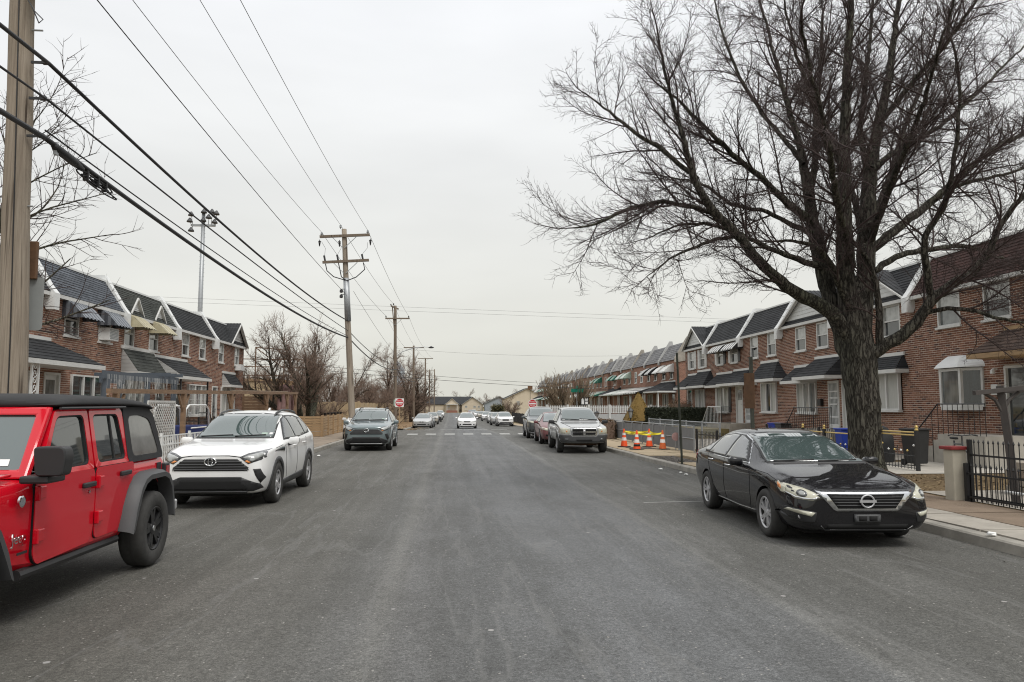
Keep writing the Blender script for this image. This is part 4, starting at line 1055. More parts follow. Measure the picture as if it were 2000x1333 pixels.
def make_wheel(rad, width, style, rimr, rimmat, dusty):
    m = MB(); w = width/2
    m.lathe([(rimr-.005, -w*.75), (rimr+.01, -w*.92), (rad*.90, -w), (rad*.975, -w*.80), (rad, -w*.5), (rad, -w*.02), (rad*.985, 0), (rad, w*.02), (rad, w*.5), (rad*.975, w*.80), (rad*.90, w), (rimr+.012, w*.94), (rimr-.004, w*.78), (rimr-.02, w*.3)], (0, 0, 0), 36, 'X', cap=False)
    o = m.build('wheel', dusty, None, smooth=True); smooth_by_angle(o, 50)
    q = MB(); q.lathe([(rimr-.001, -w*.7), (rimr-.03, w*.05), (.001, w*.05)], (0, 0, 0), 28, 'X'); q.build('wheel_barrel', 'void', o)
    q = MB(); q.lathe([(rimr+.002, w*.80), (rimr+.004, w*.88), (rimr-.012, w*.90), (rimr-.022, w*.72)], (0, 0, 0), 36, 'X', cap=False)
    rs = q.build('rim_lip', rimmat, o, smooth=True)
    q = MB(); n = {'five': 5, 'split': 5, 'ten': 10, 'jeep': 5, 'multi': 7, 'steel': 8}[style]
    for i in range(n):
        a = 2*math.pi*i/n
        offs = (-.20, .20) if style in ('split', 'jeep') else (0,)
        for da in offs:
            def pt(r, ang, x): return (x, r*math.cos(ang), r*math.sin(ang))
            wi, wo = {'split': (.022, .020), 'jeep': (.032, .024), 'five': (.05, .035), 'ten': (.018, .016), 'multi': (.03, .022), 'steel': (.05, .045)}[style]
            r0, r1 = .04, rimr-.012; ai, ao = a+da*.35, a+da
            pa, pb = Vector(pt(r0, ai, w*.72)), Vector(pt(r1, ao, w*.80))
            d = (pb-pa).normalized(); t = Vector((1, 0, 0)).cross(d)
            vs = [pa-t*wi, pa+t*wi, pb+t*wo, pb-t*wo]; vs += [v+Vector((-.045, 0, 0)) for v in vs]
            q.add(vs, [(0, 1, 2, 3), (7, 6, 5, 4), (0, 4, 5, 1), (1, 5, 6, 2), (2, 6, 7, 3), (3, 7, 4, 0)])
    q.lathe([(.075, w*.6), (.07, w*.76), (.03, w*.8), (.001, w*.8)], (0, 0, 0), 14, 'X')
    sp = q.build('spokes', rimmat, o); bmx = bmesh.new(); bmx.from_mesh(sp.data); bmesh.ops.recalc_face_normals(bmx, faces=bmx.faces); bmx.to_mesh(sp.data); bmx.free()
    q = MB(); q.lathe([(.034, w*.78), (.032, w*.835), (.001, w*.835)], (0, 0, 0), 12, 'X'); q.build('hub_cap', 'chrome' if style == 'jeep' else rimmat, o)
    return o
def torus(name, c, rx, rz, t, mat, parent, nrm='Y'):
    m = MB(); k = 24; m.tube([(c[0]+rx*math.cos(2*math.pi*i/k), c[1], c[2]+rz*math.sin(2*math.pi*i/k)) for i in range(k+1)], t, 6); return m.build(name, mat, parent, smooth=True)
def text_mesh(name, body, size, mat, parent, loc, rot, depth=.004, align='CENTER', sx=1.0):
    cu = bpy.data.curves.new(name, 'FONT'); cu.body = body; cu.size = size; cu.extrude = depth; cu.align_x = align; cu.align_y = 'CENTER'
    t = bpy.data.objects.new(name, cu); COL.objects.link(t); dg = bpy.context.evaluated_depsgraph_get(); dg.update()
    me = bpy.data.meshes.new_from_object(t.evaluated_get(dg)); bpy.data.objects.remove(t)
    me.materials.clear(); me.materials.append(mt(mat)); o = bpy.data.objects.new(name, me); COL.objects.link(o)
    o.location = loc; o.rotation_euler = rot; o.scale = (sx, 1, 1)
    if parent: o.parent = parent
    return o
def mirx(poly): return [(-x, z) for x, z in poly[::-1]]

# ---- compact crossover (y = 0 at the front axle)
def crossover_hull():
    S = [(-.93, .34, .80, .885, .50, .62, .56, .34), (-.90, .28, .85, .945, .70, .79, .72, .50), (-.74, .23, .925, 1.02, .80, .895, .83, .62), (-.45, .22, .965, 1.065, .85, .92, .88, .70), (0, .22, 1.0, 1.10, .87, .925, .895, .74),
         (.32, .22, 1.02, 1.135, .87, .925, .895, .735), (.48, .22, 1.035, 1.19, .87, .925, .895, .715), (.80, .22, 1.05, 1.40, .87, .925, .895, .655), (1.08, .22, 1.06, 1.555, .87, .925, .895, .615), (1.30, .22, 1.065, 1.625, .87, .925, .895, .60), (1.75, .22, 1.07, 1.665, .87, .925, .895, .60),
         (2.3, .22, 1.085, 1.66, .87, .925, .895, .60), (2.85, .22, 1.11, 1.625, .87, .925, .895, .585), (3.2, .23, 1.13, 1.56, .86, .92, .88, .57), (3.38, .25, 1.12, 1.42, .84, .905, .86, .59), (3.55, .28, 1.03, 1.13, .80, .88, .82, .66), (3.65, .33, .95, 1.0, .70, .82, .74, .55), (3.67, .36, .90, .95, .55, .66, .60, .42)]
    return make_hull('crossover', S, [(0, .36, .405), (2.69, .36, .405)], .93)
def crossover(name, label, paint, group, lamps='lamp_glass', front='a', rim='five', rails='plastic_grey', detail=True, trim='plastic_grey', mirror=None, rimmat='alloy'):
    c = Car(name, label, 'car', crossover_hull(), paint, group); P = c.patch
    if front == 'a':
        P('grille', [(-.44, .845), (.44, .845), (.63, .70), (.60, .645), (-.60, .645), (-.63, .70)], 'F', 'plastic_black', .004)
        for z in (.80, .755, .71, .67): w = .63-(z-.67)*.9; P('grille_bar', [(-w, z-.009), (w, z-.009), (w, z+.009), (-w, z+.009)], 'F', 'plastic_grey', .016)
        P('bumper', [(-.50, .545), (.50, .545), (.80, .42), (.82, .34), (.70, .30), (-.70, .30), (-.82, .34), (-.80, .42)], 'F', 'plastic_black', .006)
        P('lower_grille', [(-.48, .50), (.48, .50), (.62, .38), (.60, .33), (-.60, .33), (-.62, .38)], 'F', 'void', .010)
        P('bumper_lip', [(-.62, .31), (.62, .31), (.60, .28), (-.60, .28)], 'F', 'plastic_grey' if paint != 'paint_slate' else 'alloy', .022)
        P('headlight', [(.47, .875), (.60, .935), (.905, 1.0), (.905, .90), (.80, .82), (.62, .76)], 'F', 'lamp_dark', .006, True)
        P('headlight_lens', [(.53, .868), (.62, .905), (.80, .945), (.83, .89), (.68, .80)], 'F', lamps, .011, True)
        P('indicator', [(.56, .81), (.60, .825), (.66, .79), (.63, .775)], 'F', 'amber', .012, True)
        P('vent', [(.70, .675), (.805, .675), (.865, .52), (.80, .43), (.735, .57)], 'F', 'plastic_black', .006, True)
    else:                                        # softer, wider-mouthed variant
        P('grille', [(-.34, .84), (.34, .84), (.42, .75), (.30, .67), (-.30, .67), (-.42, .75)], 'F', 'plastic_black', .006)
        P('bumper', [(-.62, .52), (.62, .52), (.80, .28), (-.80, .28)], 'F', 'plastic_black', .006)
        P('bumper_lip', [(-.76, .32), (.76, .32), (.72, .285), (-.72, .285)], 'F', 'alloy', .02)
        P('headlight', [(.46, .83), (.62, .90), (.91, .95), (.91, .88), (.66, .80)], 'F', lamps, .006, True)
        P('fog_lamp', [(.70, .50), (.80, .52), (.84, .40), (.78, .38)], 'F', 'plastic_black', .008, True)
    if detail:
        torus('emblem', (0, c.cast(0, .80, 'F')[0].y-.022, .80), .095, .065, .012, 'chrome', c.root)
        e = torus('emblem', (0, c.cast(0, .80, 'F')[0].y-.024, .80), .035, .06, .008, 'chrome', c.root)
        c.seam([(-.50, .875), (-.3, .90), (.3, .90), (.50, .875)], 'F', .008, False)
    P('windshield_surround', [(-.72, 1.14), (.72, 1.14), (.625, 1.575), (.3, 1.607), (-.3, 1.607), (-.625, 1.575)], 'F', 'plastic_black', .003)
    P('windshield', [(-.69, 1.165), (.69, 1.165), (.605, 1.565), (.3, 1.585), (-.3, 1.585), (-.605, 1.565)], 'F', 'glass_shield', .008)
    if detail:
        P('window_sticker', [(.46, 1.20), (.57, 1.20), (.57, 1.235), (.46, 1.235)], 'F', 'awn_pale_green', .011); P('window_sticker', [(.60, 1.205), (.66, 1.205), (.66, 1.235), (.60, 1.235)], 'F', 'sign_white', .011)
        for a in ((-.62, -.05), (.0, .55)): c.seam([(a[0], 1.165), (a[1], 1.19)], 'F', .011, False, 'plastic_black', 'wiper', c.root, .02)
    P('window_surround', [(.62, 1.10), (1.16, 1.49), (1.55, 1.56), (2.3, 1.555), (2.85, 1.49), (3.08, 1.30), (2.95, 1.17), (1.8, 1.115)], 'S', 'plastic_black', .003, True)
    P('side_window', [(.72, 1.12), (1.19, 1.465), (1.47, 1.53), (1.50, 1.12)], 'S', 'glass_car', .008, True); P('side_window', [(1.57, 1.12), (1.55, 1.535), (2.25, 1.53), (2.40, 1.50), (2.42, 1.155), (1.9, 1.125)], 'S', 'glass_car', .008, True)
    P('side_window', [(2.50, 1.165), (2.50, 1.485), (2.80, 1.455), (3.0, 1.30), (2.92, 1.20)], 'S', 'glass_car', .008, True)
    P('rear_window', [(-.55, 1.2), (.55, 1.2), (.5, 1.45), (-.5, 1.45)], 'B', 'glass_car', .006); P('tail_light', [(.45, 1.02), (.80, 1.05), (.82, .95), (.5, .95)], 'B', 'red_lens', .008, True)
    for y in (0, 2.69): c.arch_trim(y, .36, .400, .475, trim, .012)
    P('sill_trim', [(.44, .25), (2.24, .25), (2.24, .36), (2.15, .42), (.55, .37)], 'S', trim, .008, True)
    if detail:
        for pl in ([(.60, 1.02), (.62, .6), (.72, .40)], [(1.53, 1.10), (1.55, .40)], [(2.44, 1.10), (2.38, .78), (2.26, .55)], [(.40, 1.02), (-.10, .985)]): c.seam(pl, 'S')
        c.handle(1.36, .97, paint); c.handle(2.25, .99, paint)
        for sg in (1, -1):
            pts = [(sg*.535, y, c.cast(.535, y, 'T')[0].z+dz) for y, dz in ((1.12, .0), (1.28, .03), (1.75, .042), (2.3, .042), (2.85, .036), (3.05, .0))]
            m = MB(); m.tube(pts, [.014, .02, .02, .02, .02, .012], 6); m.build('roof_rail', rails, c.root, smooth=True)
        m = MB(); m.prism([(-.015, 2.75, 1.63), (-.015, 2.95, 1.60), (-.015, 2.93, 1.70), (-.015, 2.88, 1.705)], (.03, 0, 0)); m.build('antenna', paint, c.root)
    c.mirror_part(1.01, .80, 1.085, mirror or paint, .21, .15, .14)
    c.wheels(0, 2.69, .925, .36, .225, rim, .225, rimmat); c.underside(.62, -.6, 3.3)
    return c

# ---- sedan
def sedan_hull():
    S = [(-.95, .30, .64, .70, .48, .58, .52, .32), (-.92, .24, .68, .745, .68, .76, .69, .48), (-.78, .20, .735, .80, .78, .86, .80, .62), (-.5, .19, .80, .87, .83, .90, .86, .70), (0, .19, .87, .945, .85, .912, .88, .74), (.38, .19, .90, .985, .85, .912, .885, .74), (.58, .19, .915, 1.04, .85, .912, .885, .70), (.95, .19, .93, 1.22, .85, .912, .885, .62),
         (1.28, .19, .94, 1.365, .85, .912, .885, .555), (1.55, .19, .945, 1.435, .85, .912, .885, .54), (1.95, .19, .955, 1.47, .85, .912, .885, .54), (2.4, .19, .965, 1.455, .85, .912, .885, .535), (2.8, .19, .98, 1.385, .85, .91, .88, .54), (3.12, .20, .99, 1.245, .84, .905, .87, .585), (3.35, .21, 1.0, 1.115, .83, .90, .86, .66), (3.62, .24, .99, 1.08, .80, .88, .83, .66), (3.83, .30, .95, 1.055, .74, .82, .77, .58), (3.90, .40, .88, .97, .60, .70, .66, .45)]
    return make_hull('sedan', S, [(0, .335, .372), (2.776, .335, .372)], .92)
def sedan(name, label, paint, group, front='v', lamps='lamp_glass', rim='ten', detail=True, rimmat='alloy', cat='car', chrome='chrome'):
    c = Car(name, label, cat, sedan_hull(), paint, group); P = c.patch
    if front == 'v':                             # black sedan: chrome V grille
        P('grille_surround', [(-.52, .735), (.52, .735), (.60, .75), (.40, .505), (.36, .485), (-.36, .485), (-.40, .505), (-.60, .75)], 'F', 'chrome', .010)
        P('grille', [(-.47, .70), (.47, .70), (.345, .52), (-.345, .52)], 'F', 'void', .016)
        for z in (.665, .63, .595, .56): w = .345+(z-.52)*.65; P('grille_bar', [(-w, z-.005), (w, z-.005), (w, z+.005), (-w, z+.005)], 'F', 'plastic_grey', .022)
        yy = c.cast(0, .615, 'F')[0].y
        torus('emblem', (0, yy-.035, .615), .078, .078, .012, 'alloy', c.root); m = MB(); m.box(-.10, .10, yy-.05, yy-.03, .600, .630); m.build('emblem_bar', 'alloy', c.root)
        P('headlight', [(.555, .655), (.60, .71), (.70, .765), (.865, .815), (.865, .70), (.80, .635), (.64, .615)], 'F', lamps, .006, True)
        P('headlight_side', [(-.60, .68), (-.57, .765), (-.36, .825), (-.40, .74), (-.50, .69)], 'S', lamps, .006, True, .03); P('indicator', [(-.50, .725), (-.47, .775), (-.37, .81), (-.41, .745)], 'S', 'amber', .010, True, .03)
        P('headlight_lens', [(.735+.048*math.cos(a*math.pi/6), .70+.042*math.sin(a*math.pi/6)) for a in range(12)], 'F', 'lamp_dark', .011, True, .03); P('headlight_lens', [(.735+.03*math.cos(a*math.pi/6), .70+.026*math.sin(a*math.pi/6)) for a in range(12)], 'F', 'lamp_glass', .015, True, .03)
        P('headlight_trim', [(.57, .65), (.64, .625), (.80, .645), (.855, .70), (.84, .70), (.79, .66), (.645, .642), (.58, .665)], 'F', 'chrome', .011, True, .03)
        P('fog_surround', [(.60, .47), (.865, .52), (.89, .40), (.72, .33), (.62, .34)], 'F', 'plastic_black', .006, True)
        P('fog_trim', [(.62, .465), (.85, .505), (.865, .475), (.66, .415)], 'F', 'lamp_hazy', .012, True)
        for sg in (1, -1):
            q = c.cast(.79, .415, 'F')[0]; m = MB(); m.lathe([(.03, .03), (.032, .014), (.02, .006), (.001, .006)], (sg*.76, q.y-.03, .405), 12, 'Y'); m.build('fog_lamp', 'alloy', c.root, smooth=True)
        P('plate_bracket', [(-.155, .445), (.155, .445), (.155, .35), (-.155, .35)], 'F', 'plastic_grey', .03, skirt=.04); P('plate_hole', [(-.11, .425), (-.015, .425), (-.015, .365), (-.11, .365)], 'F', 'void', .033); P('plate_hole', [(.015, .425), (.11, .425), (.11, .365), (.015, .365)], 'F', 'void', .033)
        P('lower_grille', [(-.50, .32), (.50, .32), (.46, .255), (-.46, .255)], 'F', 'void', .006); c.seam([(-.56, .30), (-.5, .25), (.5, .25), (.56, .30)], 'F', .012, False, paint, 'bumper_lip', c.root, .01)
        c.seam([(-.55, .76), (-.3, .765), (.3, .765), (.55, .76)], 'F', .005, False)
    else:
        if front == 'k':                         # twin kidney grille
            for s0 in (-1, 1): P('grille', [(s0*.03, .60), (s0*.20, .61), (s0*.21, .68), (s0*.03, .69)], 'F', 'void', .008)
        else:
            P('grille', [(-.32, .70), (.32, .70), (.25, .60), (-.25, .60)], 'F', 'plastic_black', .006)
        P('lower_grille', [(-.40, .46), (.40, .46), (.44, .36), (-.44, .36)], 'F', 'void', .006)
        P('headlight', [(.42, .66), (.60, .73), (.88, .78), (.89, .68), (.62, .62)], 'F', lamps, .006, True)
        P('fog_lamp', [(.56, .45), (.68, .46), (.69, .38), (.57, .37)], 'F', 'void', .008, True)
    P('windshield_surround', [(-.70, .99), (.70, .99), (.575, 1.395), (.3, 1.415), (-.3, 1.415), (-.575, 1.395)], 'F', 'plastic_black', .003)
    P('windshield', [(-.672, 1.012), (.672, 1.012), (.548, 1.375), (.3, 1.395), (-.3, 1.395), (-.548, 1.375)], 'F', 'glass_shield', .008)
    if detail:
        for a in ((-.60, -.02), (.02, .58)): c.seam([(a[0], 1.005), (a[1], 1.02)], 'F', .010, False, 'plastic_black', 'wiper', c.root, .02)
        P('window_chrome', [(.74, .955), (1.30, 1.30), (1.65, 1.375), (2.1, 1.385), (2.55, 1.345), (2.98, 1.19), (3.14, 1.04), (3.02, .995), (1.9, .965)], 'S', chrome, .004, True)
    P('window_surround', [(.80, .975), (1.32, 1.285), (1.65, 1.357), (2.1, 1.367), (2.55, 1.327), (2.96, 1.175), (3.10, 1.045), (3.0, 1.012), (1.9, .985)], 'S', 'plastic_black', .007, True)
    P('side_window', [(.92, 1.0), (1.34, 1.265), (1.66, 1.335), (1.78, 1.34), (1.80, 1.0)], 'S', 'glass_side' , .011, True); P('side_window', [(1.87, 1.0), (1.85, 1.345), (2.1, 1.347), (2.5, 1.31), (2.62, 1.275), (2.70, 1.02)], 'S', 'glass_side', .011, True); P('side_window', [(2.77, 1.03), (2.70, 1.25), (2.94, 1.155), (3.06, 1.05), (2.98, 1.028)], 'S', 'glass_side', .011, True)
    P('rear_window', [(-.5, 1.15), (.5, 1.15), (.45, 1.32), (-.45, 1.32)], 'B', 'glass_car', .006); P('tail_light', [(.50, .98), (.80, .985), (.82, .82), (.6, .84)], 'B', 'red_lens', .008, True)
    P('tail_light_wrap', [(3.55, .93), (3.88, .96), (3.88, .84), (3.68, .84)], 'S', 'red_lens', .008, True)
    if detail:
        for pl in ([(.66, .93), (.60, .75), (.60, .45), (.70, .30)], [(1.83, .96), (1.82, .32)], [(2.74, .98), (2.62, .75), (2.42, .5)], [(.40, .90), (.0, .88), (-.45, .80), (-.62, .73)]): c.seam(pl, 'S')
        c.handle(1.62, .87, 'chrome'); c.handle(2.52, .90, 'chrome')
        c.seam([(.45, .30), (1.2, .275), (2.3, .29)], 'S', .014, True, paint, 'sill_line', c.root, .004)
        c.seam([(-.05, .84), (1.0, .80), (2.2, .83), (3.3, .90)], 'S', .006, True, paint, 'shoulder_crease', c.body, .0)
    c.mirror_part(.99, .93, .985, paint, .20, .135, .14)
    c.wheels(0, 2.776, .912, .335, .215, rim, .222, rimmat); c.underside(.6, -.6, 3.4, .2)
    return c
M('glass_side', (.055, .06, .06), .02, var=0, spec=1.0, coat=.8)

# ---- pickup
def pickup():
    S = [(-.93, .45, .86, .93, .55, .66, .60, .40), (-.90, .40, .90, .975, .74, .84, .78, .58), (-.75, .36, .95, 1.035, .82, .90, .86, .66), (-.4, .36, .99, 1.085, .85, .915, .885, .72), (.2, .36, 1.03, 1.12, .86, .915, .885, .74), (.42, .36, 1.05, 1.16, .86, .915, .885, .73), (.62, .36, 1.06, 1.29, .86, .915, .885, .69), (.98, .36, 1.07, 1.55, .86, .915, .885, .62), (1.2, .36, 1.075, 1.66, .86, .915, .885, .60), (1.6, .36, 1.08, 1.71, .86, .915, .885, .60), (2.2, .36, 1.08, 1.70, .86, .915, .885, .60), (2.42, .36, 1.08, 1.64, .86, .915, .885, .61),
         (2.52, .36, 1.08, 1.30, .86, .915, .885, .70), (2.58, .36, 1.08, 1.13, .86, .915, .885, .80), (2.8, .36, 1.08, 1.12, .86, .915, .885, .82), (4.2, .38, 1.08, 1.12, .86, .915, .885, .82), (4.45, .42, 1.06, 1.11, .84, .90, .87, .80), (4.55, .5, 1.0, 1.06, .75, .82, .80, .7)]
    hull = make_hull('pickup', S, [(0, .37, .43), (3.33, .37, .43)], .92)
    c = Car('pickup_truck', 'silver pickup truck with four-slot grille parked beside the traffic cones', 'pickup truck', hull, 'paint_silver', 'cars parked along the right kerb'); P = c.patch
    P('grille_surround', [(-.47, .945), (.47, .945), (.50, .90), (.46, .68), (.40, .645), (-.40, .645), (-.46, .68), (-.50, .90)], 'F', 'chrome', .014)
    for s0 in (-1, 1):
        P('grille', [(s0*.045, .905), (s0*.44, .90), (s0*.435, .815), (s0*.045, .815)], 'F', 'void', .020); P('grille', [(s0*.045, .775), (s0*.43, .775), (s0*.40, .69), (s0*.045, .69)], 'F', 'void', .020)
    P('emblem', [(-.035, .86), (.035, .86), (.045, .80), (0, .74), (-.045, .80)], 'F', 'alloy', .028)
    P('headlight', [(.53, .90), (.72, .94), (.895, .95), (.90, .75), (.56, .72), (.53, .77)], 'F', 'lamp_hazy', .008, True); P('indicator', [(.62, .84), (.67, .845), (.67, .79), (.62, .785)], 'F', 'amber', .013, True)
    P('bumper', [(-.91, .70), (-.52, .70), (-.44, .63), (.44, .63), (.52, .70), (.91, .70), (.90, .43), (-.90, .43)], 'F', 'plastic_grey', .02, skirt=.05)
    P('bumper_slot', [(-.30, .52), (.30, .52), (.28, .46), (-.28, .46)], 'F', 'void', .024); P('fog_lamp', [(.58, .56), (.70, .56), (.70, .48), (.58, .48)], 'F', 'lamp_dark', .024, True)
    c.seam([(.50, .97), (.62, 1.03), (.74, 1.12)], 'F', .010); c.seam([(-.5, .96), (.5, .96)], 'F', .006, False)
    P('windshield_surround', [(-.72, 1.18), (.72, 1.18), (.63, 1.62), (.3, 1.64), (-.3, 1.64), (-.63, 1.62)], 'F', 'plastic_black', .003); P('windshield', [(-.69, 1.205), (.69, 1.205), (.60, 1.60), (.3, 1.62), (-.3, 1.62), (-.60, 1.60)], 'F', 'glass_shield', .008)
    for a in ((-.68, .0), (.02, .66)): c.seam([(a[0], 1.235), ((a[0]+a[1])/2, 1.22), (a[1], 1.20)], 'F', .014, False, 'plastic_black', 'wiper', c.root, .02)
    P('window_sticker', [(-.66, 1.215), (-.55, 1.215), (-.55, 1.24), (-.66, 1.24)], 'F', 'sign_white', .011)
    P('window_surround', [(.72, 1.10), (1.15, 1.56), (1.5, 1.62), (2.3, 1.60), (2.4, 1.12)], 'S', 'plastic_black', .003, True); P('side_window', [(.84, 1.13), (1.19, 1.52), (1.5, 1.58), (1.75, 1.585), (1.75, 1.13)], 'S', 'glass_car', .008, True); P('side_window', [(1.83, 1.13), (1.83, 1.58), (2.25, 1.57), (2.32, 1.15)], 'S', 'glass_car', .008, True)
    for y in (0, 3.33): c.arch_trim(y, .37, .425, .485, 'paint_silver', .012, 0, 180)
    for pl in ([(.55, 1.05), (.55, .45)], [(1.8, 1.10), (1.8, .42)], [(2.5, 1.08), (2.5, .40)]): c.seam(pl, 'S')
    c.handle(1.62, .98, 'plastic_black'); c.mirror_part(1.04, .78, 1.13, 'plastic_black', .24, .15, .12)
    m = MB(); m.box(-.8, .8, 2.7, 4.4, 1.085, 1.135); m.build('bed_cover', 'plastic_black', c.root)
    c.wheels(0, 3.33, .93, .37, .25, 'five', .215); c.underside(.55, -.5, 4.2, .42)
    m = MB(); m.tube([(-.7, .0, .33), (0, .0, .30), (.7, .0, .33)], .05, 8); m.build('axle', 'rust_brown', c.root)
    return c

# ---- red off-roader, soft top
def offroader():
    root = empty('off_road_car', label='red four-door off-road car with black soft top, cut by the photo edge', cat='car', group='cars parked along the left kerb')
    st = [(-.70, .56, .56, 1.0, 1.05), (-.68, .54, .60, 1.02, 1.07), (-.20, .50, .66, 1.085, 1.135), (.55, .46, .73, 1.14, 1.175), (.78, .44, .785, 1.165, 1.185), (2.2, .42, .795, 1.165, 1.18), (3.50, .44, .79, 1.16, 1.175), (3.56, .48, .75, 1.13, 1.15)]
    m = MB(); k = 14
    for y, zb, w, zl, zt in st:
        rg = [(0, zb), (w-.05, zb), (w-.012, zb+.05), (w, zb+.2), (w+.006, zl-.13), (w-.004, zl-.05), (w-.03, zl-.008), (w-.09, zl+.004)]
        m.v += [(x, y, z) for x, z in rg]+[(0, y, zt)]+[(-x, y, z) for x, z in rg[:0:-1]]
    k = 16
    for i in range(len(st)-1):
        for j in range(k): m.f.append((i*k+j, i*k+(j+1) % k, (i+1)*k+(j+1) % k, (i+1)*k+j))
    m.f += [tuple(range(k-1, -1, -1)), tuple((len(st)-1)*k+j for j in range(k))]; m.m = [0]*len(m.f)
    ob = m.build('body', ['paint_red', 'void'], root)
    bmx = bmesh.new(); bmx.from_mesh(ob.data); bmesh.ops.recalc_face_normals(bmx, faces=bmx.faces); bmx.to_mesh(ob.data); bmx.free()
    cut = MB()
    arcs = [[(-.74, .3), (-.72, .62), (-.58, .88), (-.10, .93), (.05, .80), (.22, .30)], [(2.46, .30), (2.50, .62), (2.66, .90), (3.28, .93), (3.44, .82), (3.52, .30)]]
    for a in arcs:
        for s in (-1, 1):
            pl = [(s*.42, y, z) for y, z in a]; cut.prism(pl if s < 0 else pl[::-1], (s*.6, 0, 0), 1)
    co = cut.build('cutter', ['void', 'void']); bmx = bmesh.new(); bmx.from_mesh(co.data); bmesh.ops.recalc_face_normals(bmx, faces=bmx.faces); bmx.to_mesh(co.data); bmx.free()
    bo = ob.modifiers.new('b', 'BOOLEAN'); bo.object = co; bo.operation = 'DIFFERENCE'; bo.solver = 'EXACT'
    dg = bpy.context.evaluated_depsgraph_get(); dg.update(); me = bpy.data.meshes.new_from_object(ob.evaluated_get(dg)); ob.modifiers.clear(); ob.data = me; bpy.data.objects.remove(co)
    smooth_by_angle(ob, 30)
    X0 = .792
    def side_x(z): return X0-.004 if z < 1.17 else X0-.01-(z-1.17)*.17
    def frame(name, outer, inner, mat, t=.035, off=0, parent=root, both=True):
        k = len(outer); res = []
        for s in ((1, -1) if both else (1,)):
            q = MB(); O = [(s*(side_x(z)+off), y, z) for y, z in outer]; I = [(s*(side_x(z)+off), y, z) for y, z in inner]
            O2 = [(x-s*t, y, z) for x, y, z in O]; I2 = [(x-s*t, y, z) for x, y, z in I]
            q.add(O+I+O2+I2, [f for i in range(k) for f in ((i, (i+1) % k, k+(i+1) % k, k+i), (2*k+i, 3*k+i, 3*k+(i+1) % k, 2*k+(i+1) % k), (i, 2*k+i, 2*k+(i+1) % k, (i+1) % k), (k+i, k+(i+1) % k, 3*k+(i+1) % k, 3*k+i))])
            o = q.build(name, mat, parent); bmx = bmesh.new(); bmx.from_mesh(o.data); bmesh.ops.recalc_face_normals(bmx, faces=bmx.faces); bmx.to_mesh(o.data); bmx.free(); res.append(o)
        return res
    def panel(name, poly, mat, off, t=.012, parent=root, both=True):
        for s in ((1, -1) if both else (1,)):
            q = MB(); q.prism([(s*(side_x(z)+off), y, z) for y, z in (poly if s > 0 else poly[::-1])], (-s*t, 0, 0)); o = q.build(name, mat, parent)
            bmx = bmesh.new(); bmx.from_mesh(o.data); bmesh.ops.recalc_face_normals(bmx, faces=bmx.faces); bmx.to_mesh(o.data); bmx.free()
    def rnd(poly, r=.06, k=4):
        out = []; n = len(poly)
        for i in range(n):
            p, a, b = Vector(poly[i]), Vector(poly[i-1]), Vector(poly[(i+1) % n])
            u, v = (a-p), (b-p); rr_ = min(r, u.length*.45, v.length*.45); u = u.normalized()*rr_; v = v.normalized()*rr_
            for j in range(k+1): t = j/k; q = p+u*(1-t)**2+v*t**2; out.append((q.x, q.y))
        return out
    # doors
    fd = [(.745, .545), (.745, 1.165), (1.765, 1.165), (1.765, .60), (1.70, .49), (.80, .47)]
    rd = [(1.80, .50), (1.80, 1.165), (2.66, 1.165), (2.64, .98), (2.42, .80), (2.30, .50)]
    for d in (fd, rd):
        cy_, cz_ = sum(a for a, b in d)/len(d), sum(b for a, b in d)/len(d)
        panel('door_gap', rnd([(cy_+(a-cy_)*1.011, cz_+(b-cz_)*1.013) for a, b in d], .07), 'void', .005, .02); panel('door', rnd(d, .07), 'paint_red', .013, .03)
    fo_, fi_ = [(.80, 1.15), (1.18, 1.715), (1.77, 1.725), (1.77, 1.15)], [(.90, 1.205), (1.205, 1.66), (1.685, 1.668), (1.70, 1.205)]
    ro_, ri_ = [(1.80, 1.15), (1.80, 1.725), (2.52, 1.725), (2.62, 1.15)], [(1.87, 1.205), (1.865, 1.668), (2.42, 1.668), (2.50, 1.205)]
    for o_, i_ in ((fo_, fi_), (ro_, ri_)):
        frame('door_frame', rnd(o_, .06), rnd(i_, .07), 'paint_red', .045, .006); frame('window_seal', rnd(i_, .07), rnd([((y-sum(a for a, b in i_)/4)*.955+sum(a for a, b in i_)/4, (z-1.43)*.94+1.43) for y, z in i_], .06), 'rubber', .03, .0)
        panel('side_window', rnd(i_, .07), 'glass_car', -.018, .006)
    panel('window_divider', [(2.25, 1.21), (2.24, 1.67), (2.27, 1.67), (2.28, 1.21)], 'rubber', -.008)
    # soft top
    q = MB(); ys = [(1.10, 1.725, 1.79), (1.22, 1.73, 1.835), (1.6, 1.735, 1.855), (2.3, 1.735, 1.855), (2.9, 1.73, 1.84), (3.25, 1.71, 1.80), (3.40, 1.66, 1.74)]
    rj = random.Random(5)
    for y, z0, z1 in ys:
        w = .735; j = rj.uniform(-.012, .012); q.v += [(w, y, z0), (w+.012, y, z0+.035), (w-.02, y, z1-.035+j*.5), (w-.12, y, z1-.008), (.35, y, z1+.006+j*.6), (0, y, z1+.012+j*.5), (-.35, y, z1+.006), (-w+.12, y, z1-.008), (-w+.02, y, z1-.035), (-w-.012, y, z0+.035), (-w, y, z0)]
    for i in range(len(ys)-1):
        for j in range(11): q.f.append((i*11+j, i*11+(j+1) % 11, (i+1)*11+(j+1) % 11, (i+1)*11+j))
    q.f += [tuple(range(11)), tuple(range(len(ys)*11-1, len(ys)*11-12, -1))]; q.m = [0]*len(q.f)
    tp = q.build('soft_top', 'soft_top', root); bmx = bmesh.new(); bmx.from_mesh(tp.data); bmesh.ops.recalc_face_normals(bmx, faces=bmx.faces); bmx.to_mesh(tp.data); bmx.free()
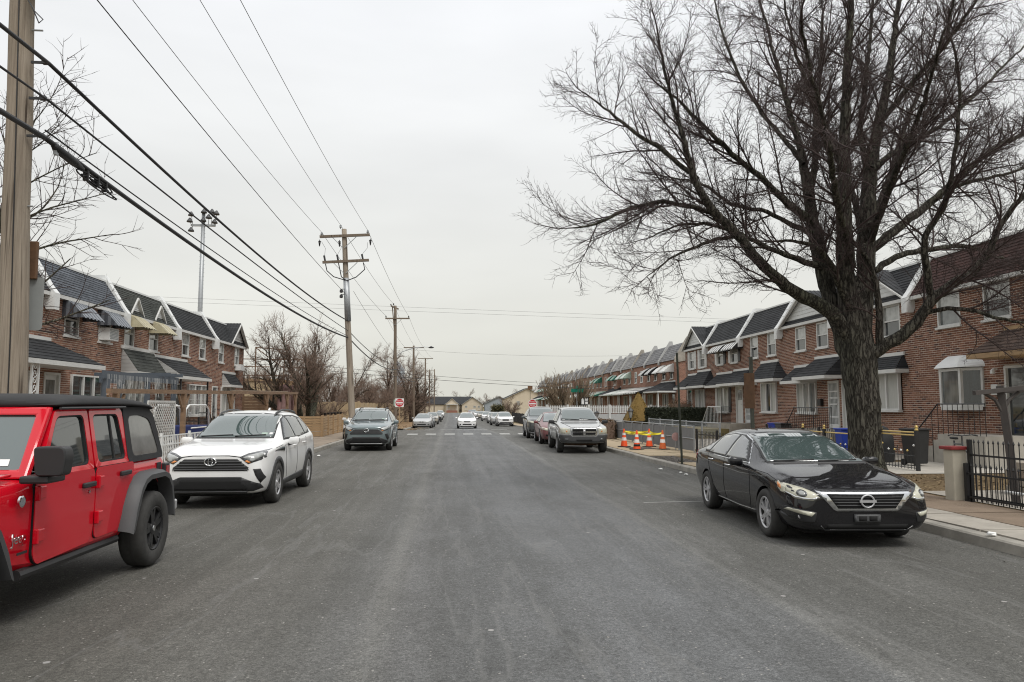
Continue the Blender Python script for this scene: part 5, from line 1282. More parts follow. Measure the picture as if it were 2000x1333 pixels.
    sb = tp.modifiers.new('s', 'SUBSURF'); sb.levels = 2; sb.render_levels = 2; smooth_by_angle(tp, 60)
    qo, qi = [(2.53, 1.155), (2.545, 1.74), (3.20, 1.735), (3.36, 1.66), (3.50, 1.155)], [(2.66, 1.215), (2.65, 1.64), (2.95, 1.65), (3.22, 1.60), (3.38, 1.215)]
    frame('soft_top_side', rnd(qo, .08), rnd(qi, .08), 'soft_top', .02, .012); panel('quarter_window', rnd(qi, .08), 'vinyl_window', .004, .006)
    for s in (1, -1): q = MB(); q.tube([(s*.745, 1.18, 1.728), (s*.745, 2.5, 1.735)], .014, 6); q.build('drip_rail', 'plastic_black', root)
    q = MB(); q.prism([(-.68, 3.38, 1.66), (.68, 3.38, 1.66), (.76, 3.53, 1.16), (-.76, 3.53, 1.16)], (0, -.02, 0)); q.build('soft_top_rear', 'soft_top', root)
    q = MB(); q.prism([(-.5, 3.415, 1.58), (.5, 3.415, 1.58), (.55, 3.53, 1.22), (-.55, 3.53, 1.22)], (0, -.02, 0)); q.build('rear_window', 'vinyl_window', root)
    # windscreen
    def ws(x, t): return (x, .70+.44*t, 1.165+.575*t)
    q = MB(); O = [ws(-.755, 0), ws(.755, 0), ws(.695, 1), ws(-.695, 1)]; I = [ws(-.66, .12), ws(.66, .12), ws(.60, .88), ws(-.60, .88)]
    q.add([Vector(p)+Vector((0, dy, 0)) for dy in (-.03, .045) for p in O+I], [f for i in range(4) for f in ((i, (i+1) % 4, 4+(i+1) % 4, 4+i), (8+i, 12+i, 12+(i+1) % 4, 8+(i+1) % 4), (i, 8+i, 8+(i+1) % 4, (i+1) % 4), (4+i, 4+(i+1) % 4, 12+(i+1) % 4, 12+i))])
    o = q.build('windshield_frame', 'paint_red', root, bevel=.02); bmx = bmesh.new(); bmx.from_mesh(o.data); bmesh.ops.recalc_face_normals(bmx, faces=bmx.faces); bmx.to_mesh(o.data); bmx.free()
    q = MB(); q.prism([ws(-.665, .115), ws(.665, .115), ws(.605, .885), ws(-.605, .885)], (0, .006, 0)); g = q.build('windshield', 'glass_shield', root)
    q = MB(); q.prism([tuple(Vector(ws(x, t))+Vector((0, -.006, 0))) for x, t in ((.36, .17), (.44, .17), (.435, .26), (.357, .26))], (0, .004, 0)); q.build('window_sticker', 'awn_pale_green', root)
    q = MB(); q.prism([tuple(Vector(ws(x, t))+Vector((0, -.006, 0))) for x, t in ((.46, .17), (.56, .17), (.553, .26), (.455, .26))], (0, .004, 0)); q.build('window_sticker', 'sign_white', root)
    for x in (-.35, .25): q = MB(); q.bar((x, .66, 1.21), (x+.12, .90, 1.45), .02, .02); q.build('wiper', 'plastic_black', root)
    # hood, grille, lamps, bumpers
    q = MB(); q.prism([(-.50, -.67, 1.08), (.50, -.67, 1.08), (.68, .62, 1.19), (-.68, .62, 1.19)], (0, 0, .022)); q.build('hood', 'paint_red', root, bevel=.015)
    for s in (-1, 1): q = MB(); q.box(s*.60-.03, s*.60+.03, -.22, -.15, 1.09, 1.15); q.build('hood_latch', 'plastic_black', root)
    for i in range(7): x = -.30+i*.10; q = MB(); q.box(x-.028, x+.028, -.725, -.695, .68, .98); q.build('grille_slot', 'void', root, bevel=.012)
    for s in (-1, 1):
        q = MB(); q.lathe([(.095, .02), (.10, -.02), (.07, -.035), (.001, -.04)], (s*.44, -.71, .88), 18, 'Y'); q.build('headlight', 'lamp_glass', root, smooth=True)
        q = MB(); q.box(s*.80-.06, s*.80+.06, -.90, -.85, .80, .84); q.build('indicator', 'amber', root)
    q = MB(); q.box(-.80, .80, -.98, -.80, .52, .68); q.build('front_bumper', 'plastic_black', root, bevel=.03)
    q = MB(); q.box(-.86, .86, 3.58, 3.72, .50, .66); q.build('rear_bumper', 'plastic_grey', root, bevel=.03)
    for s in (1, -1): q = MB(); q.box(s*.86-.05, s*.86+.05, 3.50, 3.70, .52, .64); q.build('bumper_end', 'alloy', root, bevel=.02)
    for s in (1, -1):
        q = MB(); q.box(s*.765-.075, s*.765+.075, 3.46, 3.60, .84, 1.08); tl = q.build('tail_light', 'plastic_black', root, bevel=.012)
        q = MB(); q.box(s*.765-.06, s*.765+.06, 3.595, 3.62, .86, 1.06); q.box(s*.838-.006, s*.838+.006, 3.48, 3.585, .87, 1.05); q.build('tail_lens', 'red_lens', tl)
    q = MB(); q.lathe([(.20, -.1), (.38, -.1), (.40, -.05), (.40, .05), (.38, .1), (.2, .1)], (0, 3.75, .95), 28, 'Y'); q.build('spare_wheel', 'rubber', root, smooth=True)
    # fender flares
    def flare(pts, name='fender_flare'):
        for s in (1, -1):
            q = MB(); th = .085; n = len(pts); cy = sum(p[0] for p in pts)/n
            inner = [(y+(cy-y)*.09, z-.07 if 0 < i < n-1 else z) for i, (y, z) in enumerate(pts)]
            cs = []
            for (y, z), (a, b) in zip(pts, inner):
                cs += [(s*.775, y, z+.02), (s*.90, y, z), (s*.935, y+(cy-y)*.03, z-.02), (s*.935, a, b), (s*.90, a+(cy-a)*.02, b-.005), (s*.775, a, b)]
            q.v = cs
            for i in range(n-1):
                for j in range(6): q.f.append((i*6+j, i*6+(j+1) % 6, (i+1)*6+(j+1) % 6, (i+1)*6+j))
            q.f += [tuple(range(6)), tuple(range(n*6-1, n*6-7, -1))]; q.m = [0]*len(q.f)
            o = q.build(name, 'plastic_grey', root); bmx = bmesh.new(); bmx.from_mesh(o.data); bmesh.ops.recalc_face_normals(bmx, faces=bmx.faces); bmx.to_mesh(o.data); bmx.free(); smooth_by_angle(o, 42)
    flare([(2.36, .46), (2.44, .70), (2.55, .90), (2.66, .99), (2.80, 1.025), (3.22, 1.025), (3.36, .985), (3.47, .88), (3.54, .68), (3.57, .48)])
    flare([(-.88, .72), (-.84, .86), (-.72, .97), (-.56, 1.0), (-.14, 1.0), (-.02, .955), (.07, .87), (.18, .70), (.27, .48)])
    for s in (1, -1):
        q = MB(); q.tube([(s*.74, .62, .42), (s*.74, 2.40, .40)], .045, 8); q.build('rocker_rail', 'plastic_black', root)
        q = MB(); pts = rnd([(-.42, -.5), (.42, -.5), (.5, .15), (.42, .5), (-.5, .5)], .15); q.prism([(s*(1.01+a*.25), .50, 1.315+b*.23) for a, b in pts], (0, .14, 0))
        o = q.build('door_mirror', 'plastic_black', root, bevel=.02); q = MB(); q.box(min(s*.78, s*1.0), max(s*.78, s*1.0), .52, .80, 1.14, 1.20); q.build('mirror_arm', 'plastic_black', o, bevel=.015)
        for y, z, dn in ((.80, 1.045, 1), (.80, .70, 1), (1.855, 1.03, 1), (1.855, .70, 1)):
            q = MB(); q.box(min(s*.80, s*.825), max(s*.80, s*.825), y-.07, y+.07, z-.05, z+.05); q.box(min(s*.80, s*.845), max(s*.80, s*.845), y-.075, y-.05, z-.06, z+.06); q.build('door_hinge', 'paint_red', root, bevel=.008)
        for y, z in ((1.63, 1.02), (2.42, 1.06)):
            q = MB(); q.box(min(s*.80, s*.835), max(s*.80, s*.835), y-.115, y+.115, z-.022, z+.026); q.build('door_handle', 'plastic_black', root, bevel=.012)
        q = MB(); q.lathe([(.014, 0), (.014, .006), (.001, .008)], (s*.803, 1.66, .955), 10, 'X'); q.build('door_lock', 'chrome', root)
        q = MB(); q.lathe([(.046, -.004), (.046, .012), (.034, .016), (.001, .016)], (0, 0, 0), 20, 'X'); bd = q.build('badge', 'chrome', root); bd.location = (s*.778, .58, 1.0); bd.scale.x = s
        q = MB(); q.box(min(s*.794, s*.803), max(s*.794, s*.803), 3.30, 3.42, .96, 1.10); q.build('vent', 'plastic_black', root, bevel=.01) 
        text_mesh('lettering', 'Jeep', .12, 'chrome', root, (s*.775, .585, .715), (R(90), 0, R(90) if s > 0 else R(-90)), .004)
        q = MB(); q.box(min(s*.776, s*.782), max(s*.776, s*.782), .56, .70, .585, .605); q.build('model_plate', 'plastic_black', root)
    src = None
    for y in (-.29, 3.008):
        for s in (1, -1):
            if src is None: src = o = make_wheel(.405, .255, 'jeep', .235, 'alloy_dark', 'rubber_dusty')
            else: o = copy_tree(src)
            o.parent = root; o.location = (s*.80, y, .405); o.rotation_euler = (.5, 0, 0 if s > 0 else math.pi)
    q = MB(); q.box(-.55, .55, -.7, 3.4, .38, .52); q.build('underbody', 'void', root)
    q = MB(); q.tube([(-.7, 3.008, .40), (.7, 3.008, .40)], .06, 8); q.build('axle', 'plastic_black', root)
    q = MB(); q.tube([(.6, 1.9, .36), (.62, 2.9, .36)], .04, 8); q.build('trailing_arm', 'plastic_black', root)
    return root

GLK, GRK, GFR, GFL = 'cars parked along the left kerb', 'cars parked along the right kerb', 'cars parked far down the right kerb', 'cars parked far down the left kerb'
j = offroader(); j.location = (-4.13, 5.61, 0); j.rotation_euler.z = R(.6)
crossover('crossover_car', 'white crossover parked between the red off-road car and the wooden fence', 'paint_white', GLK, 'lamp_glass', 'a', 'five').place(-4.04, 14.0, R(-.8))
crossover('crossover_car', 'grey-green crossover parked in front of the two-armed utility pole', 'paint_slate', GLK, 'lamp_glass', 'a', 'five', 'plastic_black', trim='paint_slate').place(-3.24, 30.1, R(0))
sedan('sedan_car', 'black sedan with chrome grille parked by the big bare tree', 'paint_black', GRK, 'v', 'lamp_hazy', 'split').place(5.16, 9.78, R(-3.6), (1.02, 1, .95))
pickup().place(4.93, 27.9, R(-2.5))
c = sedan('sedan_car', 'faded maroon sedan squeezed between the silver pickup and dark sport utility car', 'paint_maroon', GRK, 'p', 'lamp_hazy', 'multi', False); c.place(5.03, 34.4, R(-2))
c = crossover('sport_utility_car', 'dark grey sport utility car parked behind the maroon sedan', 'paint_charcoal', GRK, 'lamp_hazy', 'b', 'five', 'plastic_black', False); c.place(5.02, 40.3, R(-2), (.98, 1.0, 1.03))
sedan('sedan_car', 'white sedan driving toward the crosswalk in mid street', 'paint_white', None, 'p', 'lamp_glass', 'five', False).place(1.5, 68.0, 0, (.97, .96, 1.0), zf(69))
sedan('sedan_car', 'silver sedan with twin grille at the head of the leafy kerb', 'paint_silver', GFL, 'k', 'lamp_glass', 'multi', False).place(-2.66, 71.0, R(-2), (.99, .95, .97), zf(72.5))
far = [('L', 'sedan', 'paint_bluegrey', -2.6, 82, 'dark blue-grey sedan behind the silver sedan'), ('L', 'suv', 'paint_tan', -2.55, 101, 'pale tan van-like car behind the blue-grey sedan'), ('L', 'suv', 'paint_dark', -2.4, 125, 'dark car with black bumper behind the pale tan car'), ('L', 'sedan', 'paint_silver', -2.4, 146, 'small silver car behind the dark one on leafy side'), ('L', 'suv', 'paint_white', -2.4, 175, 'farthest pale car on the leafy side of street'),
       ('R', 'suvw', 'paint_white', 6.32, 86, 'white three-row crossover nearest beyond the crosswalk'), ('R', 'suv', 'paint_silver', 6.0, 94, 'grey-silver crossover tucked behind the white three-row crossover'), ('R', 'suv', 'paint_white', 6.35, 109, 'white sport utility car, third beyond the crosswalk'), ('R', 'suv', 'paint_white', 6.4, 131, 'white crossover with dark lower bumper, fourth beyond crosswalk'), ('R', 'suv', 'paint_tan', 6.5, 154, 'pale tan sport utility car, fifth beyond the crosswalk'), ('R', 'sedan', 'paint_white', 6.55, 180, 'white sedan, sixth beyond the crosswalk'), ('R', 'suv', 'paint_silver', 6.6, 212, 'silver sport utility car, seventh beyond the crosswalk'), ('R', 'sedan', 'paint_maroon', 6.7, 248, 'reddish sedan, last of the row beyond crosswalk')]
for side, k, pt, x, y, lb in far:
    g = GFL if side == 'L' else GFR
    if k == 'sedan': sedan('sedan_car', lb, pt, g, 'p', 'lamp_glass', 'multi', False).place(x, y, R(random.uniform(-1, 1)), (.97, .95, 1), zf(y+1.4))
    else: crossover('crossover_car', lb, pt, g, 'lamp_glass', 'b' if k == 'suvw' else random.choice('ab'), 'five', detail=False, trim='plastic_grey').place(x, y, R(random.uniform(-1, 1)), (1.03, 1.06, 1.02) if k == 'suvw' else (1, 1, 1), zf(y+1.4))
sedan('sedan_car', 'pale car in the side driveway behind the chain-link fence', 'paint_silver', None, 'p', 'lamp_glass', 'multi', False).place(13.3, 50.6, R(-78), None, -.05)
crossover('crossover_car', 'white car almost hidden behind the grey-green crossover', 'paint_white', GLK, detail=False).place(-4.35, 37.5, R(0))
# ------------------------------------------------------------------ trees, hedges
def fast_mesh(name, V, F, mat, parent=None, smooth=True, kind=None):
    me = bpy.data.meshes.new(name); n, k = F.shape
    me.vertices.add(len(V)); me.vertices.foreach_set('co', V.astype(np.float32).ravel())
    me.loops.add(n*k); me.loops.foreach_set('vertex_index', F.astype(np.int32).ravel())
    me.polygons.add(n); me.polygons.foreach_set('loop_start', np.arange(0, n*k, k, dtype=np.int32)); me.polygons.foreach_set('loop_total', np.full(n, k, dtype=np.int32))
    if smooth: me.polygons.foreach_set('use_smooth', np.ones(n, dtype=bool))
    me.update(calc_edges=True); me.materials.append(mt(mat))
    o = bpy.data.objects.new(name, me); COL.objects.link(o)
    if parent: o.parent = parent
    if kind: o['kind'] = kind
    return o
def tube_mesh(name, paths, sides, mat, parent=None):
    """paths: list of (points Nx3, radii N); grouped by N and swept at once"""
    by = {}
    for p, r in paths: by.setdefault(len(r), []).append((p, r))
    VV, FF, base = [], [], 0
    for n, ls in by.items():
        P = np.array([p for p, _ in ls], float); Rr = np.array([r for _, r in ls], float); m = len(ls)
        D = np.empty_like(P); D[:, 1:-1] = P[:, 2:]-P[:, :-2]; D[:, 0] = P[:, 1]-P[:, 0]; D[:, -1] = P[:, -1]-P[:, -2]
        D /= np.linalg.norm(D, axis=2, keepdims=True)+1e-9
        M_ = D.mean(1); ref = np.where(np.abs(M_[:, 2:3]) < .75, np.array([[0, 0, 1.]]), np.array([[1., .15, 0]]))[:, None, :]
        A = np.cross(D, np.broadcast_to(ref, D.shape)); A /= np.linalg.norm(A, axis=2, keepdims=True)+1e-9; B = np.cross(D, A)
        th = np.arange(sides)*2*np.pi/sides
        V = P[:, :, None, :]+Rr[:, :, None, None]*(A[:, :, None, :]*np.cos(th)[None, None, :, None]+B[:, :, None, :]*np.sin(th)[None, None, :, None])
        i = np.arange(n-1)[:, None]*sides; j = np.arange(sides)[None, :]; j2 = (j+1) % sides
        q = np.stack([i+j, i+j2, i+sides+j2, i+sides+j], -1).reshape(-1, 4)
        F = (q[None]+(np.arange(m)*n*sides)[:, None, None]).reshape(-1, 4)+base
        VV.append(V.reshape(-1, 3)); FF.append(F); base += m*n*sides
    return fast_mesh(name, np.concatenate(VV), np.concatenate(FF), mat, parent)
def nrm(v): return v/(np.linalg.norm(v)+1e-9)
def grow(rg, p, d, ln, r, n, bend, up, tip=.25):
    pts = [p]; st = ln/n; d = nrm(d); c = rg.normal(0, bend, 3)
    for i in range(n):
        d = nrm(d+c*.5+rg.normal(0, bend, 3)*.6+np.array([0, 0, up])); pts.append(pts[-1]+d*st)
    return np.array(pts), np.linspace(r, r*tip, n+1)
def side_dir(rg, d, ang):
    d = nrm(d); a = nrm(np.cross(d, rg.normal(0, 1, 3))); return nrm(d*math.cos(ang)+a*math.sin(ang))
def spawn(rg, parents, gap, l0, l1, ratio, n, bend, up, ang=(.55, 1.05), start=.15, rmin=.003, rmax=9, flat=0.):
    out = []
    for P, Rd in parents:
        seg = np.linalg.norm(np.diff(P, axis=0), axis=1); tot = seg.sum(); cum = np.concatenate([[0], np.cumsum(seg)])/tot
        k = max(1, int(tot*(1-start)/gap+rg.random()))
        for t in start+(1-start)*(np.arange(k)+rg.random(k))/k:
            i = min(np.searchsorted(cum, t, 'right')-1, len(seg)-1); f = (t-cum[i])/(cum[i+1]-cum[i]+1e-9)
            p = P[i]+(P[i+1]-P[i])*f; r = Rd[i]+(Rd[i+1]-Rd[i])*f
            d = side_dir(rg, P[i+1]-P[i], rg.uniform(*ang)); d[2] *= (1-flat)
            ln = rg.uniform(l0, l1)*(1-.45*t); out.append(grow(rg, p, d, ln, max(rmin, min(r*ratio, rmax)), n, bend, up))
    return out
def dense(path, step=.16):
    """Catmull-Rom through traced (x, y, z, r)"""
    A = np.array(path, float); n = len(A); Q = np.vstack([2*A[0]-A[1], A, 2*A[-1]-A[-2]]); out = []
    for i in range(n-1):
        p0, p1, p2, p3 = Q[i:i+4]; k = max(2, int(np.linalg.norm((p2-p1)[:3])/step))
        for t in np.arange(k)/k: out.append(.5*((2*p1)+(p2-p0)*t+(2*p0-5*p1+4*p2-p3)*t*t+(3*p1-p0-3*p2+p3)*t**3))
    out.append(A[-1]); out = np.array(out); return out[:, :3], np.maximum(out[:, 3], .004)
LIMBS = {
 'trunk': [(9.23, 15.9, -0.42, 0.429), (9.23, 15.9, 0.2, 0.385), (9.22, 15.9, 1.1, 0.347), (9.19, 15.9, 2.13, 0.358), (9.13, 15.9, 2.93, 0.374), (9.08, 15.9, 3.51, 0.352), (9.11, 15.9, 4.09, 0.275), (9.16, 15.9, 4.68, 0.121)],
 'A': [(8.95, 15.9, 3.22, 0.176), (8.45, 15.71, 3.81, 0.18), (7.61, 15.52, 4.19, 0.15), (7.12, 15.33, 4.44, 0.133), (6.65, 15.14, 4.73, 0.121), (6.13, 14.95, 5.24, 0.109), (5.52, 14.77, 5.73, 0.097), (5.13, 14.58, 6.1, 0.086), (4.86, 14.39, 6.57, 0.07), (4.53, 14.2, 7.57, 0.049), (4.25, 14.01, 8.33, 0.034), (4.04, 13.82, 9.18, 0.019)],
 'A2': [(5.61, 15.0, 5.81, 0.062), (4.91, 14.9, 5.95, 0.057), (4.22, 14.79, 5.97, 0.051), (3.54, 14.69, 5.75, 0.041), (2.93, 14.58, 5.45, 0.03), (2.44, 14.48, 5.31, 0.015)],
 'A3': [(5.1, 14.7, 6.46, 0.061), (4.51, 14.96, 7.09, 0.052), (3.81, 15.22, 7.72, 0.042), (3.31, 15.48, 8.27, 0.027), (2.85, 15.74, 8.74, 0.016)],
 'A4': [(6.12, 15.2, 5.41, 0.053), (5.41, 14.81, 5.19, 0.041), (4.73, 14.42, 4.88, 0.03), (4.08, 14.03, 4.48, 0.019), (3.67, 13.64, 4.15, 0.009)],
 'A5': [(8.75, 16.3, 4.89, 0.09), (7.91, 16.08, 5.07, 0.078), (7.1, 15.87, 5.29, 0.066), (6.42, 15.65, 5.52, 0.054), (5.65, 15.43, 5.68, 0.043), (4.89, 15.22, 5.61, 0.026), (4.21, 15.0, 5.3, 0.016)],
 'B': [(8.98, 16.0, 2.59, 0.155), (8.94, 16.11, 3.06, 0.201), (8.85, 16.21, 3.66, 0.208), (8.72, 16.32, 4.39, 0.198), (8.62, 16.43, 5.19, 0.205), (8.51, 16.53, 6.01, 0.172), (8.46, 16.64, 6.9, 0.138), (8.4, 16.74, 7.82, 0.104), (8.23, 16.85, 8.68, 0.082), (8.1, 16.96, 9.5, 0.065), (7.92, 17.06, 10.53, 0.047), (7.74, 17.17, 11.64, 0.03)],
 'B2': [(8.31, 16.2, 6.02, 0.112), (7.61, 15.88, 6.3, 0.093), (6.89, 15.55, 6.75, 0.075), (6.18, 15.22, 7.11, 0.063), (5.5, 14.9, 7.52, 0.052), (4.85, 14.57, 7.93, 0.035), (4.16, 14.25, 8.27, 0.02)],
 'B3': [(8.33, 16.4, 6.65, 0.102), (8.74, 16.82, 7.47, 0.093), (9.02, 17.24, 8.67, 0.078), (9.41, 17.67, 10.2, 0.061), (9.77, 18.09, 11.96, 0.038)],
 'B4': [(8.36, 16.2, 5.74, 0.079), (7.95, 16.36, 5.95, 0.068), (7.41, 16.51, 6.29, 0.057), (6.61, 16.67, 6.5, 0.046), (5.93, 16.82, 7.02, 0.035), (5.11, 16.98, 7.24, 0.018)],
 'B5': [(8.22, 16.3, 7.41, 0.068), (7.94, 16.72, 8.18, 0.058), (7.51, 17.13, 9.1, 0.053), (7.19, 17.55, 10.2, 0.043), (6.97, 17.96, 11.49, 0.031), (6.88, 18.38, 12.84, 0.019)],
 'C': [(8.98, 15.9, 3.39, 0.253), (8.88, 15.84, 4.43, 0.219), (8.85, 15.77, 5.36, 0.197), (8.83, 15.71, 6.28, 0.169), (8.84, 15.64, 7.45, 0.141), (8.9, 15.58, 8.62, 0.119), (8.96, 15.51, 9.8, 0.097), (9.05, 15.45, 10.99, 0.075), (9.14, 15.38, 12.43, 0.048)],
 'C2': [(8.97, 15.9, 7.18, 0.077), (8.26, 15.38, 7.81, 0.064), (7.67, 14.86, 8.5, 0.051), (7.1, 14.34, 9.26, 0.035), (6.67, 13.82, 10.06, 0.019)],
 'D': [(9.38, 16.1, 3.3, 0.201), (9.53, 16.18, 4.5, 0.213), (9.65, 16.26, 5.6, 0.225), (9.8, 16.34, 6.73, 0.192), (10.0, 16.43, 7.75, 0.159), (10.32, 16.51, 8.81, 0.126), (10.6, 16.59, 9.75, 0.103), (10.86, 16.67, 10.98, 0.075), (11.22, 16.75, 12.77, 0.041)],
 'D2': [(9.86, 16.4, 7.12, 0.091), (9.89, 16.72, 8.37, 0.075), (10.27, 17.05, 9.82, 0.065), (10.66, 17.38, 11.2, 0.048), (10.98, 17.7, 12.65, 0.031)],
 'E': [(9.36, 15.7, 2.92, 0.174), (9.78, 15.49, 3.22, 0.15), (10.14, 15.28, 3.57, 0.138), (10.35, 15.08, 4.02, 0.125), (10.71, 14.87, 4.34, 0.108), (11.1, 14.66, 4.62, 0.091), (11.27, 14.45, 5.0, 0.075), (11.37, 14.24, 5.5, 0.064), (11.72, 14.04, 6.02, 0.053), (12.31, 13.83, 6.54, 0.038), (12.83, 13.62, 6.97, 0.024)],
 'E2': [(10.37, 15.1, 4.0, 0.084), (10.15, 14.84, 4.62, 0.077), (9.95, 14.58, 5.31, 0.071), (10.21, 14.32, 5.88, 0.06), (10.26, 14.06, 6.61, 0.049), (10.23, 13.8, 7.38, 0.043), (10.12, 13.54, 8.34, 0.033), (9.75, 13.28, 9.25, 0.018)],
 'E3': [(10.35, 15.3, 3.77, 0.058), (10.69, 15.04, 3.85, 0.052), (11.14, 14.78, 3.76, 0.046), (11.56, 14.52, 3.54, 0.035), (12.02, 14.26, 3.43, 0.02)],
 'F': [(9.7, 16.2, 5.34, 0.123), (10.67, 16.48, 6.04, 0.114), (11.8, 16.76, 6.83, 0.099), (12.99, 17.04, 7.77, 0.083), (14.14, 17.33, 8.48, 0.066), (15.55, 17.61, 9.18, 0.049), (17.1, 17.89, 10.02, 0.031)],
 'F2': [(11.21, 16.7, 6.42, 0.069), (11.91, 16.54, 6.96, 0.057), (12.72, 16.38, 7.18, 0.045), (13.65, 16.21, 7.41, 0.034), (14.72, 16.05, 7.88, 0.017)],
 'G': [(9.7, 16.1, 4.84, 0.089), (10.55, 16.36, 5.29, 0.079), (11.63, 16.62, 5.52, 0.069), (12.61, 16.88, 5.64, 0.058), (13.54, 17.14, 5.45, 0.036), (14.49, 17.4, 5.29, 0.018)],
 'H': [(10.19, 16.4, 8.51, 0.091), (10.71, 15.91, 9.26, 0.072), (11.17, 15.42, 9.91, 0.053), (11.6, 14.94, 10.7, 0.036), (11.86, 14.45, 11.25, 0.02)],
 'I': [(9.82, 16.2, 7.3, 0.079), (10.73, 16.43, 7.9, 0.068), (11.83, 16.67, 8.53, 0.058), (12.98, 16.9, 9.45, 0.047), (14.19, 17.14, 10.55, 0.03), (15.29, 17.37, 11.54, 0.018)],
 'J': [(9.47, 15.6, 3.12, 0.097), (9.42, 15.5, 3.93, 0.081), (9.27, 15.4, 4.6, 0.069), (9.05, 15.31, 5.03, 0.048), (8.77, 15.21, 5.23, 0.032)],
 'K': [(8.87, 15.7, 3.95, 0.109), (8.51, 15.44, 4.36, 0.096), (8.21, 15.18, 4.76, 0.079), (7.8, 14.92, 5.04, 0.062), (7.33, 14.66, 5.14, 0.046), (6.66, 14.4, 5.12, 0.025)],
 'N1': [(9.08, 15.9, 4.92, 0.099), (8.07, 14.54, 5.72, 0.081), (7.16, 13.17, 6.54, 0.059), (6.19, 11.8, 7.21, 0.041), (5.27, 10.44, 7.63, 0.022)],
 'N2': [(9.54, 15.9, 5.52, 0.099), (9.26, 14.6, 6.43, 0.076), (9.02, 13.3, 7.25, 0.055), (8.58, 12.0, 7.95, 0.033), (8.06, 10.7, 8.41, 0.015)],
 'N3': [(9.4, 15.9, 5.16, 0.088), (9.96, 17.2, 6.72, 0.083), (10.34, 18.5, 8.49, 0.07), (10.5, 19.8, 10.15, 0.055), (10.76, 21.1, 12.31, 0.029)],
 'N4': [(9.55, 15.9, 5.87, 0.088), (10.97, 17.27, 7.55, 0.084), (12.34, 18.63, 9.45, 0.071), (13.95, 20.0, 11.44, 0.055), (15.67, 21.36, 13.65, 0.03)],
}
def big_tree():
    rg = np.random.default_rng(4)
    root = empty('street_tree', (9.18, 15.9, .12), 0, 'big bare deciduous tree standing beyond the black sedan', 'tree'); off = np.array([9.18, 15.9, .12])
    limbs = {k: dense(v) for k, v in LIMBS.items()}
    for k, (P, Rd) in limbs.items():
        P -= off
        if k == 'trunk':
            P[:, :2] += rg.normal(0, .006, (len(P), 2)); Rd *= 1+rg.normal(0, .012, len(Rd)); Rd[P[:, 2] < .35] *= 1+.9*(.35-P[P[:, 2] < .35][:, 2])
        else: Rd *= .90; P[1:] += rg.normal(0, .010, (len(P)-1, 3)); Rd *= 1+rg.normal(0, .03, len(Rd))
    tr = tube_mesh('trunk', [limbs['trunk']], 22, 'bark', root)
    for v in tr.data.vertices:                   # flutes and knots on the old trunk
        a = math.atan2(v.co.y, v.co.x); s = 1+.035*math.sin(a*5+v.co.z*.6)+.022*math.sin(a*9+v.co.z*1.7)+.015*math.sin(v.co.z*6+a*2); v.co.x *= s; v.co.y *= s
    for k, v in limbs.items():
        if k != 'trunk': tube_mesh('limb', [v], 12 if v[1][0] > .1 else 8, 'bark', root)
    # knots and stubs
    m = MB()
    main = [v for k, v in limbs.items() if k not in ('trunk',)]
    s1 = spawn(rg, main, .23, 1.0, 2.7, .45, 8, .10, .035, (.5, 1.0), .20, .008, .024)
    tips = []
    for P, Rd in main: tips.append(grow(rg, P[-1], P[-1]-P[-3], .8, max(Rd[-1], .01), 8, .08, .03))
    s1 += tips
    s2 = spawn(rg, s1, .15, .45, 1.15, .55, 6, .13, .04, (.45, .95), .12, .0055, .011)
    s3 = spawn(rg, s2+s1, .066, .16, .46, .55, 4, .16, .05, (.45, .95), .10, .0038, .006)
    # finest spurs with buds at the outer ends
    pick = [s for s in s3 if rg.random() < .5]
    s4 = spawn(rg, pick, .12, .05, .14, .8, 2, .1, .05, (.5, 1.0), .3, .0034, .005)
    tube_mesh('crown', s1, 6, 'twig_dark', root); tube_mesh('crown', s2, 4, 'twig_dark', root); tube_mesh('crown', s3+[(np.vstack([p, p[-1:]+.001, p[-1:]+.002]), np.concatenate([r, [r[-1], r[-1]]])) for p, r in s4], 3, 'twig_dark', root)
    return len(s1), len(s2), len(s3), len(s4)
print('tree', big_tree())

def bare_tree(name, label, loc, seed, h=8., r=.16, stems=1, spread=.35, mat='bark_brown', twig='twig_brown', first=.28, gap=(.34, .26, .16), up=.05, lens=(.34, .16, .07), bend=.09, cat='tree', group=None, ang=(.5, 1.0), tw=.006, lean=(0, 0), extra=1., limb=None):
    rg = np.random.default_rng(seed); root = empty(name, loc, 0, label, cat, group); main = []
    for s in range(stems):
        a = 2*math.pi*s/stems+rg.random(); d = np.array([math.cos(a)*spread+lean[0], math.sin(a)*spread+lean[1], 1.]) if stems > 1 else np.array([lean[0], lean[1], 1.])
        st = np.array([math.cos(a), math.sin(a), 0])*r*(.8 if stems > 1 else 0)
        main.append(grow(rg, st+np.array([0, 0, -.1]), d, h*rg.uniform(.8, 1.), r, 14, bend*.7, .02, .12))
    tube_mesh('trunk', main, 9, mat, root)
    s1 = spawn(rg, main, gap[0], h*lens[0]*.6, h*lens[0], .5, 8, bend, up, ang, first, tw*1.8, r*.5)
    s2 = spawn(rg, s1, gap[1], h*lens[1]*.5, h*lens[1], .55, 5, bend*1.3, up, ang, .15, tw*1.3, tw*3)
    s3 = spawn(rg, s2+s1, gap[2]/extra, h*lens[2]*.5, h*lens[2], .6, 3, bend*1.4, up, ang, .1, tw*.9, tw*1.4)
    tube_mesh('limb', s1, 5, limb or mat, root); tube_mesh('crown', s2, 4, twig, root); tube_mesh('crown', s3, 3, twig, root)
    return root
bare_tree('yard_tree', 'bare tree partly hidden behind the near utility pole', (-10.0, 15.6, .1), 12, 8.2, .14, 1, .3, 'bark_grey', 'twig_dark', .25, (.3, .24, .17), .03, (.45, .2, .08), .09, tw=.007, lean=(.05, .0))
